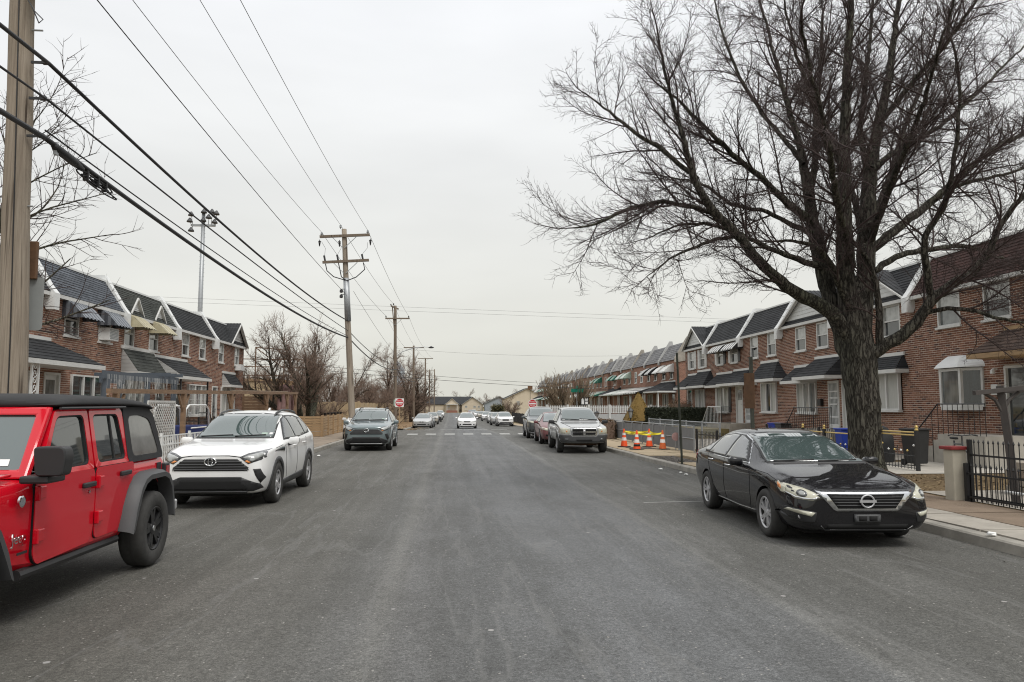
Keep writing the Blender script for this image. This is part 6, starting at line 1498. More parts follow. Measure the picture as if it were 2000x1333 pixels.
bare_tree('gnarled_tree', 'spreading many-stemmed bare tree behind the slatted wooden fence', (-8.6, 44.5, .1), 21, 6.6, .20, 6, .62, 'bark_grey', 'twig_brown', .30, (.22, .16, .10), .10, (.36, .19, .10), .13, tw=.009, ang=(.4, 1.0))
bare_tree('pollard_tree', 'pollarded tree with upright tan shoots beside the white picket fence', (10.1, 63.0, .6), 33, 2.9, .24, 7, .72, 'bark_brown', 'twig_tan', .40, (.05, .6, .5), .10, (1.3, .16, .1), .04, tw=.008, ang=(.15, .7), limb='twig_tan')
B = [bare_tree('woodland_tree', 'tall brown bare tree among the brush beyond the tan wall', (-12.5, 66, .1), 41, 8.5, .13, 2, .25, 'bark_brown', 'twig_brown', .12, (.28, .22, .13), .05, (.34, .16, .08), .09, tw=.011, group='bare trees beyond the tan wall', extra=1.2),
     bare_tree('woodland_tree', 'dense twiggy bare tree in the brush beyond the tan wall', (-11, 74, .1), 42, 6.0, .10, 5, .45, 'bark_brown', 'twig_brown', .08, (.22, .18, .11), .05, (.40, .20, .10), .11, tw=.011, group='bare trees beyond the tan wall', extra=1.2)]
def reuse(src, name, label, loc, sc, rz, cat='tree', group='bare trees beyond the tan wall'):
    c = copy_tree(src); c.name = name; c.location = loc; c.scale = (sc, sc, sc); c.rotation_euler.z = rz; tag(c, label, cat, group); return c
rw = random.Random(9)
spots = [(-10.5, 63.5, .62, 1), (-15.5, 70, .95, 1), (-9.6, 80, .95, 1), (-12.5, 84, 1.1, 0), (-9.2, 88, .9, 1), (-10.8, 96, 1.1, 1), (-8.6, 103, .95, 1), (-9.5, 112, 1.45, 0), (-8.2, 118, 1.0, 1), (-9.5, 128, 1.2, 1), (-7.6, 137, 1.5, 0), (-8.2, 146, 1.1, 1), (-9.5, 158, 1.4, 0), (-8, 170, 1.2, 1), (-19, 66, 1.0, 1), (-24, 75, 1.2, 0), (-17, 82, 1.0, 1), (-21, 92, 1.3, 1), (-13.5, 60.5, .6, 1)]
words = ['first', 'second', 'third', 'fourth', 'fifth', 'sixth', 'seventh', 'eighth', 'ninth', 'tenth', 'eleventh', 'twelfth', 'thirteenth', 'fourteenth']
for i, (x, y, sc, k) in enumerate(spots):
    lb = f'bare brown tree beyond the tan wall, {words[i]} along it from the crosswalk' if i < 14 else f'bare brown tree standing well behind the tan wall, {words[i-14]} from the crosswalk'
    reuse(B[k], 'woodland_tree', lb, (x, y, zf(y)), sc, rw.uniform(0, 6))
for i, (x, y, sc, k) in enumerate([(-30, 335, 1.5, 0), (-8, 345, 1.3, 1), (6, 350, 1.3, 0), (18, 340, 1.5, 1), (34, 336, 1.4, 0), (50, 330, 1.5, 1), (17.5, 210, .8, 1), (14.4, 190, .7, 0)]):
    lb = f'far bare tree behind the street-end houses, {words[i]} from the leafy side' if i < 6 else f'small bare tree in a front garden before the cream gabled house, {words[i-6]} from far'
    reuse(B[k], 'distant_tree', lb, (x, y, -1.0), sc, rw.uniform(0, 6), group='bare trees at the street end')
tall = bare_tree('leaning_tree', 'tall bare tree with fanned upright limbs overhanging the far left kerb', (-6.2, 120, -.85), 51, 9.5, .22, 5, .4, 'bark_brown', 'twig_brown', .15, (.30, .32, .26), .06, (.36, .15, .07), .08, tw=.017, lean=(.32, -.1))

def hedge(name, label, x0, x1, y0, y1, z0, z1, mat, inner='hedge_inner', n=4000, size=.035, cat='hedge', rough=.06, seed=1):
    rr = random.Random(seed); root = empty(name, ((x0+x1)/2, (y0+y1)/2, z0), 0, label, cat); cx, cy = (x0+x1)/2, (y0+y1)/2
    a, b, h = (x1-x0)/2, (y1-y0)/2, z1-z0
    m = MB(); m.box(-a+.07, a-.07, -b+.07, b-.07, 0, h-.07); m.build('core', inner, root)
    A = [2*b*h, 2*b*h, 2*a*h, 2*a*h, 4*a*b]; pts = []
    for _ in range(n):
        k = rr.choices(range(5), A)[0]; j = lambda: rr.gauss(0, rough*.5)-.02
        if k < 2: p = ((-a-j() if k == 0 else a+j()), rr.uniform(-b, b), rr.uniform(0, h))
        elif k < 4: p = (rr.uniform(-a, a), (-b-j() if k == 2 else b+j()), rr.uniform(0, h))
        else: p = (rr.uniform(-a, a), rr.uniform(-b, b), h+j())
        pts.append(p)
    leaves('foliage', pts, size, mat, root, rnd=rr); return root
hedge('hedge', 'long dark clipped hedge in front of the row-end house', 11.3, 15.0, 41.4, 42.6, .55, 1.62, 'leaf_hedge', n=6500, size=.05)
hedge('hedge', 'brown bare hedge beside the silver pickup', 7.15, 8.0, 35.4, 47.0, .1, 1.05, 'leaf_brown', 'twig_brown', n=5200, size=.05, seed=2)
hedge('shrub', 'small brown twiggy shrub at the row-end house wall', 13.4, 14.6, 44.0, 45.0, .55, 1.9, 'leaf_brown', 'twig_brown', n=1400, size=.05, cat='shrub', rough=.3, seed=3)
M('gold_core', (.16, .10, .025), .9, var=.35, scale=14, bump=.8, bscale=20)
def cone_shrub(name, label, loc, r, h, mat, n=5000, seed=3):
    rr = random.Random(seed); root = empty(name, loc, 0, label, 'shrub'); m = MB(); m.lathe([(r*.45, 0), (r*.93, h*.14), (r*.57, h*.52), (r*.1, h*.95)], (0, 0, 0), 16); m.build('core', 'gold_core' if mat == 'leaf_gold' else 'hedge_inner', root)
    pts = []
    for _ in range(n):
        t = rr.random()**1.2; a = rr.uniform(0, 6.283); rad = r*(1-t**1.1)*(1+.04*math.sin(a*5))*min(1, .55+t*4)+rr.gauss(0, .02); pts.append((rad*math.cos(a), rad*math.sin(a), h*(.02+t*.97)))
    leaves('foliage', pts, .045, mat, root, rnd=rr)
cone_shrub('conical_evergreen', 'golden cone-shaped evergreen next to the long dark hedge', (11.3, 44.0, .58), 1.0, 1.98, 'leaf_gold', 7000)
hedge('evergreen_bush', 'rounded dull green evergreen bush far down the right pavement', 9.4, 11.6, 164, 166.2, -.9, 1.7, 'leaf_dull', 'hedge_inner', n=2200, size=.16, cat='bush', rough=.5, seed=5)
# shrubs under the tan wall
for i, (x, y) in enumerate([(-4.9, 68.5), (-6.2, 73)]):
    bare_tree('sapling', ['twiggy sapling beside the square no-entry sign', 'second twiggy sapling on the leafy bank behind the first'][i], (x, y, zf(y)+.05), 60+i, 2.2, .03, 3, .4, 'bark_brown', 'twig_brown', .1, (.2, .2, .15), .05, (.4, .2, .1), tw=.008, cat='sapling', group='saplings on the leafy bank')
# ------------------------------------------------------------------ utility poles, wires, lights, signs
def lerp3(a, b, t): return tuple(a[i]+(b[i]-a[i])*t for i in range(3))
def wire(name, label, a, b, sag, r, mat='cable', group='overhead wires', n=22, sides=6):
    pts = [(*lerp3(a, b, i/n)[:2], lerp3(a, b, i/n)[2]-4*sag*(i/n)*(1-i/n)) for i in range(n+1)]
    m = MB(); m.tube(pts, r, sides); o = m.build(name, mat, smooth=True); tag(o, label, 'wire', group); return pts
def insulator(root, p, mat='grey_galv', h=.22, up=1):
    m = MB(); m.lathe([(.02, 0), (.02, .06*up), (.075, .08*up), (.06, .12*up), (.03, .13*up), (.065, .15*up), (.05, .19*up), (.02, h*up)], p, 10); return m.build('insulator', mat, root, smooth=True)
GP = 'wooden utility poles along the left kerb'
def upole(label, a, b, r0, r1, mat='pole_wood', arms=(), n=14, group=GP):
    root = empty('utility_pole', a, 0, label, 'utility pole', group); b = Vector(b)-Vector(a); rg = random.Random(int(a[1]))
    k = 10; pts = [Vector((0, 0, -.2 if a[1] < 50 else -1.4)).lerp(b, i/k)+Vector((rg.gauss(0, .006), rg.gauss(0, .006), 0)) for i in range(k+1)]
    m = MB(); m.tube(pts, [r0+(r1-r0)*i/k for i in range(k+1)], n); m.build('shaft', mat, root, smooth=True)
    for (x0, z0, x1, z1, y) in arms:
        q = MB(); q.bar((x0-a[0], y, z0), (x1-a[0], y, z1), .10, .13); am = q.build('crossarm', 'pole_wood_far', root)
        xc = b.x*((z0+z1)/2/b.z)
        for s in (-1, 1): q = MB(); q.bar((xc+s*.62, y, (z0+z1)/2-.05), (xc+s*.05, y, (z0+z1)/2-.62), .03, .03); q.build('brace', 'grey_galv', root)
    return root
# near pole
p1 = upole('near wooden utility pole cut by the left photo edge, above red car', (-5.44, 9.8, .1), (-5.76, 9.8, 11.0), .178, .12, arms=((-6.9, 10.25, -4.6, 10.35, -.15),), n=20)
m = MB(); m.lathe([(.06, -.03), (.17, 0), (.18, .05), (.18, .85), (.15, .92)], (.14, -.18, 7.0), 18); tr = m.build('transformer', 'grey_galv', p1, smooth=True); smooth_by_angle(tr, 40)
for z in (6.55, 4.2): q = MB(); q.cyl((-.1, -.02, z), (.28-.2, -.02, z), .012, n=6); q.build('step_bolt', 'grey_galv', p1)
q = MB(); q.tube([(.02, -.165, .2), (-.02, -.165, 2.5), (-.10, -.155, 5), (-.17, -.15, 7)], .008, 5); q.build('ground_wire', 'cable', p1)
q = MB(); q.tube([(-.06, -.15, 6.9), (.06, -.2, 6.72), (.16, -.18, 6.62), (.10, -.16, 6.58), (.0, -.15, 6.8)], .008, 5); q.build('jumper', 'cable_thin', p1)
for z in (6.08, 5.6, 5.1):
    q = MB(); q.bar((.0, -.10, z), (.18, -.10, z), .025, .03); q.box(.14, .21, -.13, -.07, z-.02, z+.03); q.build('cable_bracket', 'plastic_black', p1)
# sign seen from behind, with its timber
m = MB(); W_, H_ = .74, .70; k = 6; poly = []
for cx, cz, a0 in ((W_/2-.05, H_/2-.05, 0), (-W_/2+.05, H_/2-.05, 90), (-W_/2+.05, -H_/2+.05, 180), (W_/2-.05, -H_/2+.05, 270)):
    for i in range(k): a = R(a0+90*i/(k-1)); poly.append((cx+.05*math.cos(a), 0, cz+.05*math.sin(a)))
m.prism(poly, (0, .006, 0)); o = m.build('road_sign', 'sign_back'); o.location = (-5.70, 10.05, 3.08); o.rotation_euler.z = R(6); tag(o, 'grey back of a road sign mounted behind the near utility pole', 'sign')
m = MB(); m.box(-.06, .06, -.03, .03, 0, .5); o = m.build('timber_batten', 'rust_brown', bevel=.012); o.location = (-5.47, 10.05, 3.40); tag(o, 'rusty brown batten above the sign on the near pole', 'batten')

p2 = upole('wooden utility pole with two crossarms and grey cable guard behind the grey-green crossover', (-4.86, 38, .05), (-5.53, 38, 10.8), .175, .125, arms=((-6.72, 10.3, -4.2, 10.45, -.16), (-6.55, 8.98, -4.22, 9.13, -.16)))
L2 = lambda x, z: (x+4.86, -.16, z-.05)
ins2 = [(-6.62, 10.38), (-5.68, 10.78), (-4.3, 10.53)]
for x, z in ins2: insulator(p2, L2(x, z))
for x, z in ((-6.72, 10.2), (-5.72, 10.2), (-4.16, 10.3)): insulator(p2, L2(x, z), 'plastic_black', .35, -1)
for i, (x, z) in enumerate(((-6.4, 9.1), (-5.75, 9.15), (-4.5, 9.2))):
    q = MB(); q.cyl(L2(x, z-.1), L2(x-.08, z+.28), .045, .05, 8); q.build('fuse_cutout', 'plastic_black', p2)
    q = MB(); e = L2(x, z-.15); q.tube([e, (e[0]+.08, -.16, e[2]-.35), ((e[0]*.6+.0-.4*.5), -.14, 8.25), (-.45, -.15, 8.05)], .025, 6); q.build('cable_drop', 'cable', p2)
    q = MB(); a = L2(x-.05, z+.3); bb = L2(ins2[i][0], 10.1); q.tube([a, ((a[0]+bb[0])/2+.12, -.2, (a[2]+bb[2])/2), bb], .008, 4); q.build('jumper', 'cable_thin', p2)
g0, g1 = (-4.86-.67*.56+4.86, -.02, 6.0), (-.67*.76, -.02, 8.2)
q = MB(); q.cyl(g0, g1, .158, .15, 14); q.build('cable_guard', 'grey_galv', p2, smooth=True)
for z in (7.62, 7.35):
    q = MB(); q.lathe([(.03, 0), (.08, -.05), (.09, -.16), (.05, -.19)], (-.67*.7-.25, -.15, z), 10); q.bar((-.67*.7, -.1, z), (-.67*.7-.25, -.15, z), .03, .03); q.build('bracket_lamp', 'plastic_black', p2)

p3 = upole('third utility pole with a long street lamp arm, past the crosswalk', (-5.19, 71, .05), (-5.35, 71, 11.3), .18, .13, 'pole_wood_far', ((-6.26, 10.0, -3.97, 10.02, -.16),))
q = MB(); q.bar((-.5, -.6, 11.15), (.1, .5, 11.0), .10, .12); q.build('crossarm', 'pole_wood_far', p3); q = MB(); q.bar((-.42, -.1, 11.1), (-.12, -.1, 7.9), .09, .09); q.build('strut', 'pole_wood_far', p3)
for x, z in ((-6.2, 10.1), (-4.05, 10.1), (-5.75, 11.25), (-5.5, 11.3)): insulator(p3, (x+5.19, -.16, z-.05), 'plastic_black')
q = MB(); q.tube([(-.1, 0, 6.3), (.6, 0, 6.85), (1.6, 0, 7.2), (2.7, 0, 7.32), (3.1, 0, 7.3)], .035, 6); q.build('lamp_arm', 'grey_galv', p3); q = MB(); q.lathe([(.05, .12), (.12, .06), (.3, 0), (.2, -.08), (.05, -.1)], (3.3, 0, 7.28), 10); q.build('lamp_head', 'plastic_grey', p3)
p4 = upole('fourth utility pole, dark, with a single wide crossarm', (-5.18, 106, .05), (-5.31, 106, 10.3), .18, .13, 'pole_wood_far', ((-6.7, 9.95, -3.85, 9.97, -.16),))
p5 = upole('fifth utility pole among the brush', (-5.12, 150, .05), (-5.12, 150, 11.3), .18, .13, 'pole_wood_far', ((-6.66, 11.2, -3.58, 11.2, -.16),))
p6 = upole('sixth utility pole, farthest but one', (-5.4, 190, .05), (-5.4, 190, 11.0), .18, .13, 'pole_wood_far', ((-6.5, 10.6, -4.2, 10.6, -.16),))
p7 = upole('farthest utility pole at the street end', (-4.2, 192.5, .05), (-4.2, 192.5, 11.2), .16, .12, 'pole_wood_far', ())
# wires along the kerb
Y1 = 9.65
A1 = [(-6.85, Y1, 10.5), (-5.75, Y1, 11.15), (-4.65, Y1, 10.6)]
A2_ = [(-6.62, 37.84, 10.58), (-5.68, 37.84, 10.98), (-4.3, 37.84, 10.73)]
A3 = [(-6.2, 70.8, 10.3), (-5.5, 70.8, 11.45), (-4.05, 70.8, 10.3)]
A4 = [(-6.6, 105.8, 10.15), (-5.25, 105.8, 10.35), (-3.95, 105.8, 10.15)]
A5 = [(-6.6, 149.8, 11.35), (-5.1, 149.8, 11.4), (-3.65, 149.8, 11.35)]
nm = ['house-side', 'middle', 'street-side']
for i in range(3):
    for (P_, Q_, sg, wh) in ((A1, A2_, .25, 'between the near pole and the two-armed pole'), (A2_, A3, .3, 'between the two-armed pole and the street lamp pole'), (A3, A4, .3, 'past the street lamp pole'), (A4, A5, .3, 'far down the street')):
        wire('power_wire', f'thin {nm[i]} power wire {wh}', P_[i], Q_[i], sg, .0085 if P_ is A1 else .011, 'cable_thin')
    a = A1[i]; wire('power_wire', f'thin {nm[i]} power wire running off over the camera from near pole', (a[0], -22, a[2]+.2), a, .2, .0085, 'cable_thin', sides=4)
pn = wire('neutral_wire', 'single lower power wire from near pole to bracket of two-armed pole', (-5.6, Y1, 8.2), (-5.3, 37.9, 7.35), .15, .010, 'cable')
HC = [(6.17, 6.05, .32, .026, 'upper thick black cable'), (5.69, 5.55, .12, .015, 'middle black cable'), (5.18, 5.2, .32, .034, 'lowest thick cable bundle')]
hp = []
for z0, z1, sg, r, lb in HC:
    hp.append(wire('telephone_cable', lb+' from near pole to the two-armed pole', (-5.22, 9.7, z0), (-5.22, 37.9, z1), sg, r, 'cable'))
    wire('telephone_cable', lb+' running off past the camera from the near pole', (-5.6, -22, z0+.25), (-5.22, 9.7, z0), .25, r, 'cable')
wire('telephone_cable', 'thin cable riding just above the lowest bundle', (-5.22, 9.7, 5.28), (-5.22, 37.9, 5.28), .20, .011, 'cable')
for z0, z1, sg, r, lb in ((5.5, 5.7, .45, .02, 'upper'), (5.15, 5.2, .5, .03, 'lower')):
    wire('telephone_cable', f'{lb} sagging cable from two-armed pole to street lamp pole', (-5.15, 38.1, z0), (-5.1, 70.9, z1), sg, r, 'cable'); wire('telephone_cable', f'{lb} sagging cable from street lamp pole down the street', (-5.1, 71.1, z1), (-5.1, 105.8, z1), .4, r, 'cable')
wire('service_wire', 'slanting service wire from two-armed pole to the street lamp pole', (-5.0, 38.1, 7.6), (-5.2, 70.9, 6.6), .2, .01, 'cable_thin')
# slack cable coil hanging at the lowest bundle
q = empty('cable_coil', (-5.22, 11.05, 5.03), 0, 'slack black cable coil hanging on the lowest bundle by near pole', 'cable coil')
for i, (l, hh, dz, dy) in enumerate(((.62, .07, .0, -.1), (.55, .05, -.02, .05), (.7, .08, -.06, .2), (.5, .06, .03, .3), (.62, .05, -.09, .35))):
    m = MB(); m.tube([(.02*math.sin(i*2+t/3), dy+l*math.cos(2*math.pi*t/20), dz-.02-(dy+l*math.cos(2*math.pi*t/20))*.03+hh*math.sin(2*math.pi*t/20)) for t in range(21)], .016, 6); m.build('loop', 'cable', q, smooth=True)
q.scale = (.75, .72, .6)
for dy in (-.35, .1, .45): m = MB(); m.box(-.05, .05, dy-.02, dy+.02, -.12, .12); m.build('strap', 'cable', q)
q = empty('splice_case', (-5.22, 10.25, 5.12), 0, 'black splice case wrapped on lowest bundle just past near pole', 'splice case')
m = MB(); m.tube([(0, -.35, .04), (0, -.25, .02), (0, .2, -.01), (0, .45, -.03)], [.03, .06, .06, .03], 10); m.build('sleeve', 'cable', q, smooth=True); m = MB(); m.box(-.02, .02, -.3, -.24, -.07, .09); m.build('clamp', 'grey_galv', q)
# wires over the cross street
for i, (a, b, r, lb) in enumerate((((-70, 70.9, 13.4), (70, 70.9, 9.4), .009, 'higher thin wire strung across above the intersection'), ((-70, 71.2, 13.0), (70, 71.2, 9.1), .009, 'second thin wire strung across above the intersection'),
        ((-15.5, 60, 5.45), (18.6, 60.5, 3.15), .013, 'upper dark cable crossing low over the crosswalk'), ((-15.5, 60.4, 5.1), (18.6, 61, 2.95), .017, 'lower dark cable crossing low over the crosswalk'), ((-5.2, 71, 7.2), (18.8, 68, 6.5), .008, 'thin service wire from street lamp pole to the far row houses'))):
    wire('cross_wire', lb, a, b, .35, r, 'cable' if i in (2, 3) else 'cable_thin', 'wires across the intersection')

# stadium light mast
q = empty('floodlight_mast', (-31.4, 95, 0), 0, 'tall grey floodlight mast rising behind the left row houses', 'floodlight mast')
m = MB(); m.tube([(0, 0, 0), (0, 0, 26.2)], [.36, .22], 12); m.build('mast', 'grey_galv', q, smooth=True)
m = MB(); m.box(-1.5, 1.5, -.12, .12, 24.4, 24.65); m.build('crossbar', 'grey_galv', q)
for x, z in ((-1.45, 25.9), (-1.6, 25.1), (-1.4, 23.9), (.05, 25.2), (.1, 26.3), (1.1, 26.3), (1.65, 26.1), (1.45, 25.0), (.7, 25.6)):
    m = MB(); m.lathe([(.10, .32), (.16, .2), (.36, -.08), (.38, -.22), (.001, -.26)], (x, -.2, z), 12); m.bar((x, -.1, z-.1), (x*.9, 0, 24.5), .05, .05); m.build('floodlight', 'plastic_grey', q, smooth=True)
for k in range(20): z = 14+k*.5; m = MB(); m.box(-.34, .34, -.02, .02, z, z+.025); m.build('rung', 'grey_galv', q)
# ball-court backstop frame behind the left row
q = empty('backstop_frame', (-18, 70, 0), 0, 'rusty pipe backstop frame behind the tan flat building', 'backstop')
for x in (-1.9, 0, 2.6, 5.0): m = MB(); m.cyl((x, 0, 0), (x, 0, 7.2 if x == 0 else 6.2), .06, n=6); m.build('post', 'rust_brown', q)
for z in (4.6, 5.4, 6.1): m = MB(); m.cyl((-5, 0, z), (5.2, 0, z-.1), .05, n=6); m.build('rail', 'rust_brown', q)
m = MB(); m.cyl((0, 0, 7.1), (2.6, 0, 5.2), .05, n=6); m.cyl((0, 0, 7.15), (2.8, 0, 6.9), .05, n=6); m.build('brace', 'rust_brown', q)

# no-entry signs, name sign, bare posts
def disc(c, r, y0, y1, mb, mi=0, n=28): mb.lathe([(.001, y0), (r, y0), (r, y1), (.001, y1)], c, n, 'Y', mi)
def no_entry(label, x, y, z, square):
    q = empty('no_entry_sign', (x, y, zf(y)), 0, label, 'road sign', 'no-entry signs at the crosswalk')
    m = MB(); m.box(-.03, .03, .012, .05, 0, z+.36); m.build('post', 'wood_warm' if square else 'grey_galv', q)
    m = MB()
    if square: m.box(-.38, .38, 0, .012, z-.38, z+.38)
    else: disc((0, 0, z), .40, 0, .012, m)
    pl = m.build('plate', 'sign_white', q); m = MB(); disc((0, 0, z), .355, -.006, -.002, m); m.build('red_disc', 'sign_red', q)
    m = MB(); m.box(-.30, .30, -.010, -.0065, z-.06, z+.06); m.build('white_bar', 'sign_white', q)
    text_mesh('lettering', 'DO NOT', .15, 'sign_white', q, (0, -.008, z+.165), (R(90), 0, 0), .001); text_mesh('lettering', 'ENTER', .15, 'sign_white', q, (0, -.008, z-.17), (R(90), 0, 0), .001)
    return q
s = no_entry('square no-entry sign on a wooden post at the leafy corner', -4.55, 67.0, 2.32, True)
m = MB(); m.box(-.52, -.39, .0, .01, 2.04, 2.6); m.build('side_plate', 'awn_pale_green', s)
no_entry('round no-entry sign at the corner by the white picket fence', 7.3, 66.0, 2.22, False)
q = empty('street_name_sign', (10.6, 61.8, -.1), 0, 'green street name sign on a pale post before the pollarded tree', 'street sign')
m = MB(); m.cyl((0, 0, 0), (0, 0, 3.2), .04, n=8); m.build('post', 'grey_galv', q); m = MB(); m.box(-.5, .62, -.05, -.03, 2.98, 3.28); m.build('name_plate', 'sign_green', q); m = MB(); m.box(-.02, .0, -.5, .5, 3.30, 3.52); m.build('name_plate', 'sign_green', q)
q = empty('house_sign', (11.2, 61.9, -.1), 0, 'small black framed sign with white panels near the street name sign', 'sign')
m = MB(); m.cyl((0, 0, 0), (0, 0, 2.3), .045, n=8); m.build('post', 'black_iron', q); m = MB(); m.box(-.28, .42, -.04, .0, 1.9, 2.6); m.build('frame', 'black_iron', q)
for a in ((-.2, .02, 1.98, 2.5), (.1, .34, 2.28, 2.52), (.12, .34, 1.98, 2.2)): m = MB(); m.box(a[0], a[1], -.05, -.04, a[2], a[3]); m.build('panel', 'sign_white', q)
m = MB(); m.box(-.028, .028, -.012, .012, 0, 3.1); m.box(-.012, .012, -.03, .03, 0, 3.1); o = m.build('sign_post', 'sign_post'); o.location = (6.42, 20.3, .14); o.rotation_euler.y = R(-1.6); tag(o, 'thin bare steel sign post beside the rubble tree pit', 'post')
q = empty('sign_post', (6.78, 16.25, .14), 0, 'bare post with its sign turned edge-on behind the black sedan', 'post'); m = MB(); m.box(-.035, .035, -.03, .03, 0, 2.72); m.build('post', 'sign_post', q)
m = MB(); m.box(-.008, .008, -.15, .15, 1.55, 2.35); o = m.build('plate', 'rust_brown', q); o.location = (-.05, 0, 0); o.rotation_euler.z = R(24)
# ------------------------------------------------------------------ cones, fences, yards, far houses
def cone(label, x, y, mat, dark=False, rz=0):
    q = empty('traffic_cone', (x, y, .147), rz, label, 'traffic cone', 'traffic cones round the pavement hole'); H = .70
    m = MB(); m.box(-.2, .2, -.2, .2, 0, .03); m.build('base', 'rubber' , q, bevel=.012)
    rad = lambda z: .135-(z-.03)/(H-.03)*.108
    bands = [(.03, .25, mat), (.25, .37, 'reflective'), (.37, .46, mat), (.46, .55, 'reflective'), (.55, H, mat)]
    for i, (a, b, mm) in enumerate(bands):
        m = MB(); o = .003 if mm == 'reflective' else 0; m.lathe([(rad(a)+o, a), (rad(b)+o, b)]+([(.012, H+.004)] if b == H else []), (0, 0, 0), 20); c = m.build('body' if mm == mat else 'white_band', mm, q, smooth=True); smooth_by_angle(c, 40)
    if dark: m = MB(); m.lathe([(rad(.12)+.004, .12), (rad(.2)+.004, .2)], (0, 0, 0), 20); m.build('dark_band', 'rubber', q, smooth=True)
cs = [(6.80, 28.8), (6.85, 27.0), (7.78, 28.7), (7.82, 27.0)]
for (x, y), lb, mm, dk in zip(cs, ('orange traffic cone nearest the pickup', 'traffic cone with a black band near its foot', 'bright orange cone on the fence side, away from the camera', 'faded dirty orange cone nearest the bare sign post'), ('orange_cone', 'orange_cone', 'orange_cone', 'orange_worn'), (0, 1, 0, 0)): cone(lb, x, y, mm, dk, random.uniform(0, 1))
tp = MB()
for a, b in ((0, 2), (2, 3), (3, 1), (1, 0)):
    n = 10; A, B = cs[a], cs[b]; vs = []
    for i in range(n+1):
        t = i/n; z = .147+.60-4*.055*t*(1-t)*(1 if (a, b) != (0, 2) else .6); tw = .012*math.sin(i*1.3)
        vs += [(A[0]+(B[0]-A[0])*t+tw, A[1]+(B[1]-A[1])*t+tw, z+.03), (A[0]+(B[0]-A[0])*t-tw, A[1]+(B[1]-A[1])*t-tw, z-.03)]
    tp.add(vs, [(2*i, 2*i+2, 2*i+3, 2*i+1) for i in range(n)])
o = tp.build('caution_tape', 'tape_yellow'); tag(o, 'yellow caution tape strung round the four traffic cones', 'tape')
sheet('pavement_hole', [(6.75, 27.2), (7.7, 27.2), (7.7, 28.5), (6.75, 28.5)], .156, 'pit_rubble')

def picket_run(name, label, a, b, z0, z1, gap, mat, r=.008, cat='fence', rails=(.12, .85), ends=True, group=None, tip=0, square=False, postgap=2.0, postmat=None):
    """fence > rails, posts, single pickets that share one mesh"""
    L = math.hypot(b[0]-a[0], b[1]-a[1]); root = empty(name, (a[0], a[1], z0), math.atan2(b[1]-a[1], b[0]-a[0]), label, cat, group); h = z1-z0
    for f in rails: m = MB(); m.box(0, L, -.012, .012, h*f-.015, h*f+.015); m.build('rail', mat, root)
    m = MB()
    if square: m.box(-r, r, -r*.4, r*.4, .03, h-.02); m.prism([(-r, -r*.4, h-.02), (r, -r*.4, h-.02), (0, -r*.4, h+.03)], (0, r*.8, 0))
    else: m.cyl((0, 0, .03), (0, 0, h), r, n=6); (tip and m.lathe([(r, h), (r*2.2, h+.02), (.001, h+.02+tip)], (0, 0, 0), 6))
    src = None; n = int(L/gap)
    for i in range(n+1):
        x = i*L/n
        if src is None: src = o = m.build('picket', mat, root)
        else: o = bpy.data.objects.new('picket', src.data); COL.objects.link(o); o.parent = root
        o.location = (x, random.uniform(-.004, .004), 0)
    k = max(1, round(L/postgap))
    for i in range(k+1): m = MB(); w = .03 if not square else .06; m.box(i*L/k-w, i*L/k+w, -w, w, 0, h+.06); m.build('post', postmat or mat, root)
    return root
picket_run('iron_fence', 'low black iron fence between the chain-link fence and the big tree', (8.3, 24.6), (8.45, 19.2), .13, .92, .115, 'black_iron')
picket_run('iron_fence', 'black iron fence with tall pickets beside the red-capped pillar', (8.80, 12.0), (9.05, 6.2), .13, 1.12, .105, 'black_iron', rails=(.10, .80), tip=.05)
picket_run('iron_fence', 'shorter black iron fence standing before the tall one by the pillar', (8.72, 12.0), (8.95, 6.2), .13, .72, .11, 'black_iron', rails=(.15, .82), tip=.05)
picket_run('iron_fence', 'black iron fence along the yard behind the grill', (12.9, 23.0), (12.9, 29.5), .13, .95, .12, 'black_iron')
# red-capped stucco pillar
q = empty('gate_pillar', (8.68, 12.22, .12), 0, 'tan stucco pillar with a red cap', 'pillar'); m = MB(); m.box(-.125, .125, -.125, .125, 0, .88); m.build('shaft', 'stucco', q, bevel=.02); m = MB(); m.box(-.17, .17, -.17, .17, .88, .935); m.build('cap', 'red_cap', q, bevel=.012)
# gold-trimmed gate
q = empty('garden_gate', (11.6, 17.7, .135), R(90), 'black garden gate with gold rails and gold balls right of the tree', 'gate')
for x in (0, 1.55, 3.1, 4.6, 6.0): m = MB(); m.box(x-.04, x+.04, -.04, .04, 0, 1.0 if x in (0, 1.55) else .9); m.build('post', 'black_iron', q); m = MB(); m.lathe([(.05, 1.0), (.05, 1.02), (.025, 1.04), (.045, 1.08), (.03, 1.12), (.001, 1.13)] , (x, 0, 0 if x in (0, 1.55) else -.1), 8); m.build('finial', 'gold_paint', q, smooth=True)
for a, b, z in ((0, 1.55, .88), (1.6, 3.1, .80), (3.1, 6.0, .80), (0, 1.55, .95)): m = MB(); m.cyl((a, -.01, z), (b, -.01, z), .02, n=8); m.build('top_rail', 'gold_paint', q)
for z in (.06, .36): m = MB(); m.cyl((0, 0, z), (6.0, 0, z), .012, n=6); m.build('rail', 'black_iron', q)
for i in range(44):
    x = .14+i*.135; hi = .46 if i % 5 else .60; m = MB(); m.cyl((x, 0, .02), (x, 0, hi), .009, n=5); m.build('picket', 'black_iron', q)
    if i % 2 == 0: m = MB(); m.lathe([(.001, hi-.01), (.028, hi+.015), (.028, hi+.03), (.001, hi+.055)], (x, 0, 0), 8); m.build('ball', 'gold_paint' if i % 4 else 'sign_white', q, smooth=True)
